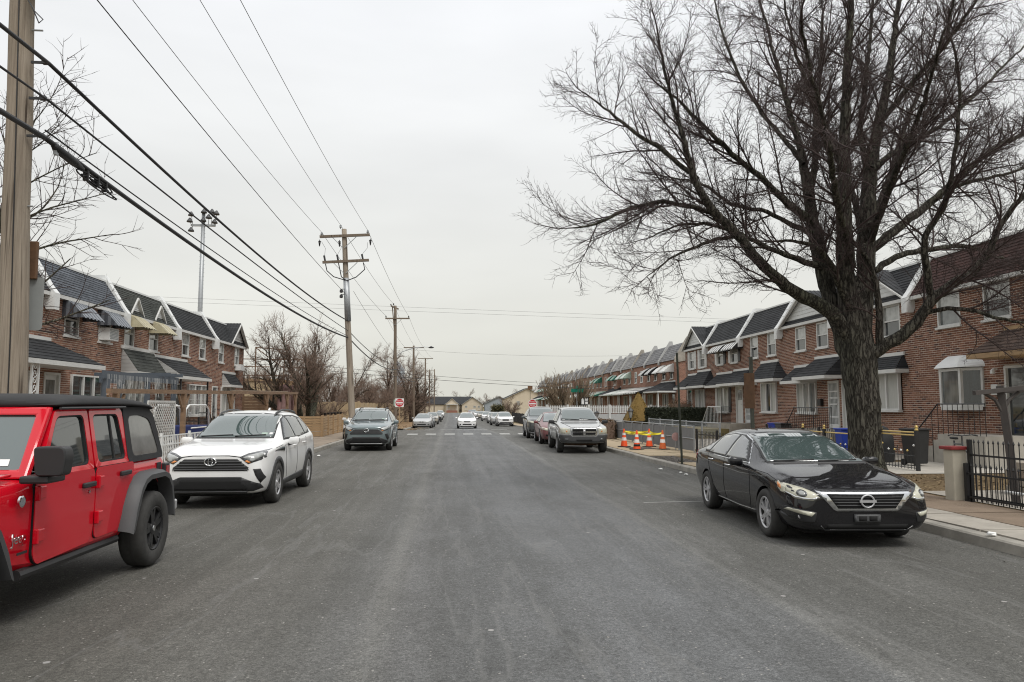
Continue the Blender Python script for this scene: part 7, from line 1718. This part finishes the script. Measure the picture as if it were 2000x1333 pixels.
# covered grill, bins
q = empty('covered_grill', (12.5, 20.9, .135), R(85), 'grill under a black cover behind the gold-trimmed gate', 'grill'); m = MB(); S_ = [(.0, .52, .30), (.5, .53, .31), (.72, .50, .30), (.80, .40, .28), (.96, .34, .2), (1.02, .2, .1)]; vs = []
for z, a, b in S_: vs += [(a*math.copysign(abs(math.cos(2*math.pi*t/20))**.6, math.cos(2*math.pi*t/20))*(1+.03*math.sin(t*5)), b*math.copysign(abs(math.sin(2*math.pi*t/20))**.6, math.sin(2*math.pi*t/20)), z+.02) for t in range(20)]
fs = [(i*20+j, i*20+(j+1) % 20, (i+1)*20+(j+1) % 20, (i+1)*20+j) for i in range(5) for j in range(20)]+[tuple(range(100, 120))]; m.add(vs, fs); o = m.build('cover', 'grill_cover', q); smooth_by_angle(o, 45)
m = MB(); m.box(-.45, .45, -.2, .2, 0, .05); m.build('base', 'plastic_black', q)
def bin_(label, x, y, mat, rz=0, h=.95, w=.5):
    q = empty('wheeled_bin', (x, y, .135), rz, label, 'bin', 'wheeled bins in the right yards'); m = MB(); a, b = w*.40, w*.5
    m.add([(-a, -a, .06), (a, -a, .06), (a, a, .06), (-a, a, .06), (-b, -b, h), (b, -b, h), (b, b, h), (-b, b, h)], [(3, 2, 1, 0), (0, 1, 5, 4), (1, 2, 6, 5), (2, 3, 7, 6), (3, 0, 4, 7), (4, 5, 6, 7)]); m.build('body', mat, q, bevel=.02)
    m = MB(); m.prism([(-b-.03, -b-.04, h+.002), (b+.03, -b-.04, h+.002), (b+.03, b+.03, h+.002), (-b-.03, b+.03, h+.002)], (0, 0, .05)); m.build('lid', mat, q, bevel=.015)
    for s in (-1, 1): m = MB(); m.lathe([(.001, -.03), (.09, -.03), (.09, .03), (.001, .03)], (s*b*.8, b*.85, .09), 12, 'X'); m.build('wheel', 'rubber', q)
bin_('blue wheeled bin just left of the tree trunk', 12.55, 22.9, 'blue_bin', .1, .85, .38); bin_('black bin behind the gold-trimmed gate', 12.6, 19.3, 'plastic_black', .2); bin_('blue bin against the row wall far from the tree', 14.7, 32.6, 'blue_bin', .3, .8); bin_('grey bin next to the blue one at the wall', 14.7, 31.9, 'plastic_grey', .1, .8)
q = empty('tarp_heap', (14.4, 30.6, .135), 0, 'low heap under a black tarpaulin at the row wall', 'tarpaulin'); m = MB(); vs = []; rr = random.Random(8)
for i in range(9):
    for j in range(6): x, y = -.9+i*.225, -.4+j*.16; vs.append((y, x, max(0, (.55-.5*(x/.95)**2-.9*y*y)*(.8+.4*rr.random()))))
m.add(vs, [(i*6+j, i*6+j+1, (i+1)*6+j+1, (i+1)*6+j) for i in range(8) for j in range(5)]); m.build('cover', 'grill_cover', q, smooth=True)
# chain-link fences
q = empty('chain_link_fence', (8.05, 36.0, .12), math.atan2(-11, .3), 'grey screened chain-link fence behind the traffic cones', 'fence'); L = 11.0
for i in range(8): m = MB(); m.cyl((i*L/7, 0, 0), (i*L/7, 0, .95), .03, n=8); m.build('post', 'grey_galv', q)
for z in (.92, .5): m = MB(); m.cyl((0, 0, z), (L, 0, z), .018, n=8); m.build('rail', 'grey_galv', q)
m = MB(); m.box(.02, L-.02, .012, .018, .08, .86); m.build('screen', 'privacy_mesh', q)
def chain(q, x0, x1, z0, z1, y=0, g=.11):
    P_ = []; h = z1-z0; x = x0-h
    while x < x1:
        for s in (1, -1):
            a, b = (x, x+h) if s > 0 else (x+h, x); t0, t1 = 0, 1
            lo, hi = min(a, b), max(a, b)
            if hi <= x0 or lo >= x1: continue
            c0, c1 = max(lo, x0), min(hi, x1); f = lambda xx: z0+h*((xx-a)/(b-a)); P_.append((np.array([(c0, y, f(c0)), (c1, y, f(c1))]), np.array([.0035, .0035])))
        x += g
    o = tube_mesh('wire_mesh', P_, 3, 'grey_galv', q); o['kind'] = 'stuff'
q2 = empty('chain_link_fence', (9.6, 35.4, .12), R(-90), 'open chain-link fence in front of the white-railed stoop', 'fence'); L2_ = 9.5
for i in range(6): m = MB(); m.cyl((i*L2_/5, 0, 0), (i*L2_/5, 0, 1.05), .035, n=8); m.build('post', 'grey_galv', q2)
m = MB(); m.cyl((0, 0, 1.0), (L2_, 0, 1.0), .02, n=8); m.build('rail', 'grey_galv', q2); chain(q2, 0, L2_, .08, .98)
q = empty('disc_marker', (8.2, 26.6, .13), 0, 'faded red disc marker leaning by the chain-link fence', 'marker'); m = MB(); m.cyl((0, .02, 0), (0, .02, .5), .02, n=6); m.build('stake', 'grey_galv', q); m = MB(); disc((0, 0, .5), .15, -.006, .006, m); m.build('disc', 'pink_cloth', q)
# lanterns by the corner lawn
def lantern(label, x, y, z, h):
    q = empty('garden_lantern', (x, y, z), 0, label, 'lantern', 'garden lanterns on the corner lawn'); m = MB(); m.lathe([(.07, 0), (.07, .04), (.03, .1), (.028, h*.7), (.045, h*.72), (.045, h*.74)], (0, 0, 0), 10); m.build('post', 'black_iron', q, smooth=True)
    m = MB(); m.lathe([(.06, h*.75), (.11, h*.97)], (0, 0, 0), 6); m.build('glass', 'lamp_glass', q); m = MB(); m.lathe([(.14, h*.97), (.15, h*.99), (.05, h*1.07), (.03, h*1.1), (.001, h*1.14)], (0, 0, 0), 6); m.build('roof', 'black_iron', q)
    for a in range(6): m = MB(); c, s = math.cos(a*math.pi/3), math.sin(a*math.pi/3); m.bar((.063*c, .063*s, h*.75), (.115*c, .115*s, h*.97), .012, .012); m.build('bar', 'black_iron', q)
lantern('black garden lantern above the pickup hood', 7.55, 38.0, .55, .85); lantern('black garden lantern by the parked car behind the fence', 8.6, 35.0, .13, 1.4)
# white picket fence on the far corner
q = picket_run('picket_fence', 'white picket-topped fence across the far corner lot', (8.0, 61.4), (18.6, 61.4), 1.10, 1.76, .15, 'white_trim', .045, rails=(.12, .78), square=True, postgap=1.8)
for i in range(6): m = MB(); m.box(.07+i*1.77, 1.7+i*1.77, -.02, .02, -1.25, -.03); m.build('lower_panel', 'siding_grey', q)
for i in range(7): m = MB(); m.box(i*1.767-.08, i*1.767+.08, -.08, .08, -1.3, .75); m.build('gate_post', 'white_trim', q)
# timber crossbar post in the near yard
q = empty('yard_post', (9.15, 11.6, .13), 0, 'dark leaning timber post with crossbar behind the iron fence', 'post')
m = MB(); m.tube([(.12, 0, 0), (.05, 0, 1.0), (-.05, 0, 1.95)], [.085, .08, .075], 4); m.build('shaft', 'wood_dark', q)
for a, b, w in (((-.55, -.05, 1.83), (1.1, -.05, 2.0), .08), ((-.35, .12, 1.85), (1.1, .12, 1.90), .08)): m = MB(); m.bar(a, b, w, .07); m.build('crossbar', 'wood_dark', q)
for s in (-1, 1): m = MB(); m.tube([(-.03, 0, 1.5), (-.03+s*.12, 0, 1.72), (-.05+s*.32, 0, 1.85)], .03, 5); m.build('brace', 'wood_dark', q)
q = empty('stone_wall', (10.6, 6.0, .13), R(90), 'low rough stone garden wall behind the iron fence', 'wall'); rs = random.Random(4)
M('stone_a', (.22, .17, .13), .9, var=.3, scale=5, bump=.5, bscale=25); M('stone_b', (.30, .26, .21), .9, var=.25, scale=5, bump=.5, bscale=25)
for r_ in range(4):
    x = -.1*(r_ % 2)
    while x < 7: w = rs.uniform(.25, .5); m = MB(); m.box(x+.01, x+w-.01, rs.uniform(-.03, .01), .25, r_*.15+.005, r_*.15+.143); m.build('stone', rs.choice(('stone_a', 'stone_b')), q, bevel=.015); x += w
m = MB(); m.cyl((9.25, 6.0, .34), (9.1, 11.6, .34), .025, n=8); o = m.build('garden_pipe', 'white_metal'); tag(o, 'white pipe lying along the foot of the iron fence', 'pipe')
# bicycle behind the pillar
q = empty('bicycle', (10.9, 15.0, .13), R(70), 'dark bicycle leaning in the yard behind the red-capped pillar', 'bicycle')
for x in (0, 1.0):
    m = MB(); m.tube([(x+.33*math.cos(2*math.pi*i/24), 0, .34+.33*math.sin(2*math.pi*i/24)) for i in range(25)], .018, 6); wv = m.build('wheel', 'rubber', q, smooth=True)
    m = MB()
    for i in range(12): a = math.pi*2*i/12; m.cyl((x, 0, .34), (x+.32*math.cos(a), 0, .34+.32*math.sin(a)), .003, n=3)
    m.build('spokes', 'grey_galv', wv)
m = MB()
for a, b in (((0, .34), (.18, .85)), ((.18, .80), (.72, .78)), ((.20, .72), (.62, .35)), ((.62, .35), (.74, .85)), ((.62, .35), (1.0, .34)), ((1.0, .34), (.72, .75))): m.cyl((a[0], 0, a[1]), (b[0], 0, b[1]), .018, n=6)
m.build('frame', 'plastic_grey', q); m = MB(); m.box(.62, .86, -.06, .06, .88, .93); m.build('saddle', 'rubber', q, bevel=.02); m = MB(); m.tube([(.10, -.28, .98), (.2, -.2, 1.0), (.18, 0, .98), (.2, .2, 1.0), (.10, .28, .98)], .014, 6); m.cyl((.18, 0, .85), (.18, 0, .98), .014, n=6); m.build('handlebar', 'plastic_black', q)

# ---- left yards
q = empty('grey_pergola', (-8.5, 19.0, .12), R(90), 'blue-grey pergola hung with icicle lights behind the red car', 'pergola')
for y, x0 in ((0, -.1), (1.6, 3.3)): m = MB(); m.box(x0, 4.9, y-.03, y+.03, 2.30, 2.50); m.build('beam', 'wood_painted', q)
for x in (3.6, 4.1, 4.6): m = MB(); m.box(x-.03, x+.03, -.25, 1.9, 2.505, 2.60); m.build('rafter', 'wood_painted', q)
for x, y in ((.1, 0), (2.6, 0), (4.6, 0), (3.6, 1.6), (4.6, 1.6)): m = MB(); m.box(x-.06, x+.06, y-.062, y+.062, 0, 2.30); m.build('post', 'wood_painted', q)
P_ = []; rl = random.Random(2)
for i in range(130):
    x = rl.uniform(0, 4.8); y = rl.choice((-.05, -.04, 1.55)) if x > 3.4 else -.05; l = rl.uniform(.15, .55); P_.append((np.array([(x, y, 2.42), (x+.02, y, 2.42-l*.5), (x-.01, y, 2.42-l)]), np.array([.0018]*3)))
o = tube_mesh('icicle_lights', P_, 3, 'white_metal', q); o['kind'] = 'stuff'
q = empty('timber_arbor', (-7.6, 17.0, .12), R(90), 'long weathered timber beam on braced posts along the left yards', 'arbor')
m = MB(); m.bar((.2, 0, 1.96), (20.6, 0, 2.25), .10, .11); m.build('beam', 'wood_brown', q)
for x in (.6, 4.9, 9.5, 14.5, 18.4, 20.2):
    zt = 1.94+.29*x/20.4; m = MB(); m.box(x-.06, x+.06, -.06, .06, 0, zt-.04); m.build('post', 'wood_brown', q)
    for s in (-1, 1): m = MB(); m.bar((x+s*.05, 0, zt-.5), (x+s*.42, 0, zt-.06), .05, .07); m.build('brace', 'wood_brown', q)
m = MB(); m.bar((18.4, 0, 2.26), (18.6, 2.6, 2.32), .08, .10); m.build('cross_beam', 'wood_grey', q)
q = empty('lattice_panel', (-8.3, 21.2, .25), R(90), 'white diagonal lattice panel below the pergola', 'lattice'); w, h = 2.0, 1.62
for z in (0, h): m = MB(); m.box(0, w, -.02, .02, z-.03, z+.03); m.build('frame', 'white_trim', q)
for x in (0, w): m = MB(); m.box(x-.03, x+.03, -.02, .02, 0, h); m.build('frame', 'white_trim', q)
k = 0; x = -h
while x < w:
    for s in (1, -1):
        a, b = (x, x+h) if s > 0 else (x+h, x); c0, c1 = max(min(a, b), 0), min(max(a, b), w)
        if c1-c0 > .05: f = lambda xx: h*((xx-a)/(b-a)); m = MB(); m.bar((c0, s*.006, f(c0)), (c1, s*.006, f(c1)), .04, .008, up=(0, 1, 0)); m.build('slat', 'white_trim', q)
    x += .155
picket_run('metal_fence', 'white metal picket fence in front of the left yards', (-7.25, 17.4), (-7.25, 27.5), .13, 1.0, .12, 'white_metal', .011, rails=(.12, .72, .98))
# white tubular swing frame and covered table
q = empty('swing_frame', (-8.7, 25.6, .12), R(90), 'white tubular garden swing frame beside the lattice', 'swing frame')
for y in (0, 1.0): m = MB(); m.tube([(-.5, y, 0), (-.3, y, 1.5), (0, y, 1.65), (1.7, y, 1.65), (2.0, y, 1.5), (2.2, y, 0)], .03, 8); m.build('hoop', 'white_metal', q, smooth=True)
m = MB(); m.cyl((.2, 0, 1.62), (.2, 1.0, 1.62), .025, n=6); m.build('tie', 'white_metal', q); m = MB(); m.cyl((-.3, -.2, .9), (2.1, -.2, .9), .025, n=6); m.build('bar', 'white_metal', q)
q = empty('garden_table', (-9.2, 27.3, .12), .2, 'garden table under a navy cloth by the gridded bay window', 'table'); m = MB(); m.box(-.55, .55, -.5, .5, .45, .95); m.build('cloth', 'navy_cloth', q, bevel=.06)
for x in (-.45, .45):
    for y in (-.4, .4): m = MB(); m.cyl((x, y, 0), (x, y, .5), .025, n=6); m.build('leg', 'black_iron', q)
picket_run('porch_railing', 'black iron porch railing under the gridded bay window', (-9.9, 26.4), (-9.9, 38), .6, 1.25, .14, 'black_iron', .009, 'railing')
q = empty('porch_deck', (-10.9, 26.0, .12), 0, 'raised concrete porch deck along the left row houses', 'porch'); m = MB(); m.box(-1.0, 1.0, 0, 12.2, 0, .48); m.build('deck', 'concrete', q)
# slatted timber fences, every board its own part
def slat_fence(label, a, b, z0, z1, board, mat, bay=1.9, gap=.018):
    L = math.hypot(b[0]-a[0], b[1]-a[1]); q = empty('slatted_fence', (a[0], a[1], z0), math.atan2(b[1]-a[1], b[0]-a[0]), label, 'fence', 'slatted timber fences'); n = max(1, round(L/bay)); src = {}
    for i in range(n+1): m = MB(); m.box(i*L/n-.05, i*L/n+.05, -.07, .03, -.05, z1-z0+.06); m.build('post', mat, q)
    w = L/n-.11; k = int((z1-z0)/(board+gap)); me = None
    for i in range(n):
        for j in range(k):
            if me is None: m = MB(); m.box(0, w, -.012, .012, 0, board); o = m.build('board', mat, q); me = o.data
            else: o = bpy.data.objects.new('board', me); COL.objects.link(o); o.parent = q
            o.location = (i*L/n+.055, random.uniform(-.01, .01), .03+j*(board+gap)); o.rotation_euler.y = random.gauss(0, .004)
slat_fence('slatted timber fence facing the street behind the white crossover', (-6.7, 39.6), (-12, 39.6), .13, 1.2, .115, 'wood_warm')
slat_fence('slatted timber fence running along the pavement behind the grey-green crossover', (-6.7, 39.7), (-6.72, 46.9), .13, 1.2, .115, 'wood_warm')
slat_fence('tall brown slatted fence beside the pink parasols', (-9.3, 46.6), (-16, 46.6), .13, 2.45, .15, 'wood_brown')
for i in range(6):
    m = MB(); m.lathe([(.05, 0), (.08, .1), (.09, .1), (.085, .12)], (0, 0, 0), 10); o = m.build('flower_pot', 'plastic_black', smooth=True); o.location = (-6.72, 40.6+i*1.15, 1.255); tag(o, f'small dark flower pot on the pavement-side timber fence, {words[i]} from its corner', 'pot', 'pots on the timber fence')
def parasol(label, x, y):
    q = empty('parasol', (x, y, .12), 0, label, 'parasol', 'closed pink parasols'); m = MB(); m.cyl((0, 0, 0), (0, 0, 2.85), .025, n=8); m.build('pole', 'wood_grey', q); vs = []; pr = [(2.88, .03), (2.78, .24), (2.62, .30), (2.55, .27), (2.0, .32), (1.45, .36), (1.40, .35)]
    for z, r_ in pr: vs += [(r_*(1+.16*math.cos(t*math.pi/2))*math.cos(2*math.pi*t/32), r_*(1+.16*math.cos(t*math.pi/2))*math.sin(2*math.pi*t/32), z) for t in range(32)]
    m = MB(); m.add(vs, [(i*32+j, i*32+(j+1) % 32, (i+1)*32+(j+1) % 32, (i+1)*32+j) for i in range(6) for j in range(32)]); m.build('canopy', 'pink_cloth', q, smooth=True)
parasol('closed pink parasol nearer the tall brown fence', -9.62, 44.0); parasol('closed pink parasol nearer the gnarled tree', -9.15, 44.6)
q = empty('side_table', (-9.3, 43.4, .12), 0, 'small dark table with clutter under the parasols', 'table'); m = MB(); m.lathe([(.3, 1.1), (.32, 1.12), (.32, 1.15), (.001, 1.16)], (0, 0, 0), 14); m.build('top', 'wood_dark', q); m = MB(); m.cyl((0, 0, 0), (0, 0, 1.1), .04, n=8); m.build('leg', 'black_iron', q)

# ---- tan building and tan walls on the left beyond the cross street
q = empty('flat_building', (-14.6, 62.0, 0), 0, 'flat-roofed tan building past the end of the left row', 'building'); m = MB(); m.box(-2.2, .4, 0, 7, -1, 3.75); m.build('wall', 'tan_wall', q); m = MB(); m.box(-2.3, .5, -.1, 7.1, 3.755, 3.95); m.build('roof_edge', 'wood_warm', q); m = MB(); m.box(.42, 2.1, .5, 6, -1, 3.4); m.build('side_block', 'tan_wall', q); m = MB(); m.box(.3, 2.5, .2, 6.2, 3.41, 3.62); m.build('canopy', 'wood_warm', q)
def panel_wall(label, a, b, h, n):
    L = math.hypot(b[0]-a[0], b[1]-a[1]); h += .8; q = empty('boundary_wall', (a[0], a[1], -.8), math.atan2(b[1]-a[1], b[0]-a[0]), label, 'wall')
    for i in range(n):
        for j in range(4): m = MB(); m.box(i*L/n+.03, (i+1)*L/n-.03, -.06, .06, j*h/4+.012, (j+1)*h/4-.006); m.build('wall_panel', 'tan_wall', q)
    for i in range(n+1): m = MB(); m.box(i*L/n-.09, i*L/n+.09, -.1, .1, 0, h+.05); m.build('pier', 'tan_wall', q)
panel_wall('tan panelled wall facing the crosswalk beyond the gnarled tree', (-12.4, 66.5), (-8.1, 66.5), 2.1, 2)
panel_wall('long tan panelled wall running down the leafy side of the street', (-8.0, 66.6), (-7.2, 128), 2.0, 22)

# ---- houses closing the street
M('cream_wall', (.52, .45, .35), .8, var=.06, scale=1); M('blue_siding', (.25, .28, .31), .7, var=.06); M('red_brick_far', (.24, .11, .08), .9, var=.2, scale=8)
def gable_house(label, x, y, w, d, eave, apex, wall, roofm, rz=0, porch=False, wins=((-.25, .5),)):
    q = empty('gabled_house', (x, y, -1.0), rz, label, 'house', 'cream houses closing the street'); a = w/2
    m = MB(); m.prism([(-a, 0, 0), (a, 0, 0), (a, 0, eave), (0, 0, apex), (-a, 0, eave)], (0, d, 0)); m.build('wall', wall, q)
    m = MB(); t = .12
    for s in (-1, 1): m.prism([(s*(a+.4), -.35, eave-.4*(apex-eave)/a+.03), (0, -.35, apex+.03), (0, -.35, apex+.2), (s*(a+.4), -.35, eave-.4*(apex-eave)/a+.2)], (0, d+.7, 0))
    m.build('roof', roofm, q)
    for s in (-1, 1): m = MB(); m.bar((s*(a+.35), -.37, eave-.3*(apex-eave)/a), (0, -.37, apex+.08), .06, .25, up=(0, 1, 0)); m.build('barge_board', 'white_trim', q)
    for f, ww in wins: window(q, f*w-ww, f*w+ww, eave*.35, eave*.85, y=-.02)
    if porch:
        m = MB(); m.box(-a*.8, a*.8, -1.6, -.02, 0, .9); m.build('porch_wall', 'red_brick_far', q)
        for s in (-.75, .75): m = MB(); m.box(s*a-.1, s*a+.1, -1.55, -1.35, .9, eave-.2); m.build('porch_post', 'white_trim', q)
        m = MB(); m.box(-a*.9, a*.9, -1.7, -.02, eave-.2, eave-.02); m.build('porch_beam', 'white_trim', q)
gable_house('cream house with white gabled porch at the street end', .6, 300, 5.4, 10, 3.4, 5.7, 'cream_wall', 'shingle_charcoal', porch=True)
gable_house('long grey-roofed cream house behind the gabled porch', 8.5, 312, 11, 24, 3.4, 6.4, 'cream_wall', 'shingle_charcoal', R(90), wins=((-.2, .6), (.2, .6)))
gable_house('cream house with wide gable right of the street end', 8.8, 299, 8.5, 9, 3.3, 6.2, 'cream_wall', 'shingle_charcoal', wins=((-.3, .5), (.1, .5), (.3, .4)))
gable_house('blue-grey sided house behind bare trees on the right', 19, 290, 11, 10, 3.8, 6.3, 'blue_siding', 'shingle_charcoal', wins=((-.25, .5), (.25, .5)))
gable_house('large cream gabled house beyond the far brick row', 24.6, 238, 14.5, 12, 5.0, 8.3, 'cream_wall', 'shingle_charcoal', wins=((-.2, .5), (.2, .5)))
gable_house('low grey-roofed house behind the large cream gable', 32, 310, 14, 10, 4.5, 7.6, 'cream_wall', 'shingle_charcoal')
q = empty('billboard', (24.5, 228, 1.3), 0, 'small brown board on a pole above the large cream house', 'board'); m = MB(); m.cyl((0, 0, -2.4), (0, 0, 5.4), .08, n=8); m.build('pole', 'black_iron', q); m = MB(); m.box(-.75, .75, -.06, .06, 5.4, 6.6); m.build('board', 'rust_brown', q)
picket_run('iron_fence', 'dark slatted fence along the far right pavement', (9.25, 75), (9.25, 112), -.6, .75, .24, 'black_iron', .03, postgap=4)
q = empty('garden_wall', (9.2, 68.2, -.35), R(90), 'low grey block wall at the far right corner', 'wall'); 
for i in range(10):
    for j in range(4): m = MB(); m.box(i*.62+.006, i*.62+.612, -.1, .1, j*.2+.004, j*.2+.195); m.build('block', 'concrete', q)
# distant tower seen between the poles
q = empty('tower_block', (-48, 700, 0), 0, 'hazy blue-grey tower block far behind the utility poles', 'building'); M('tower_glass', (.34, .38, .43), .4, var=.1, scale=.05); m = MB(); m.prism([(-4.5, 0, 0), (4.5, 0, 0), (4.5, 0, 36), (-1, 0, 43), (-4.5, 0, 45)], (0, 10, 0)); m.build('wall', 'tower_glass', q)
for i in range(4): m = MB(); m.box(-4+i*2.2, -3+i*2.2, -.3, -.01, 2, 35); m.build('window_band', 'blue_siding', q)
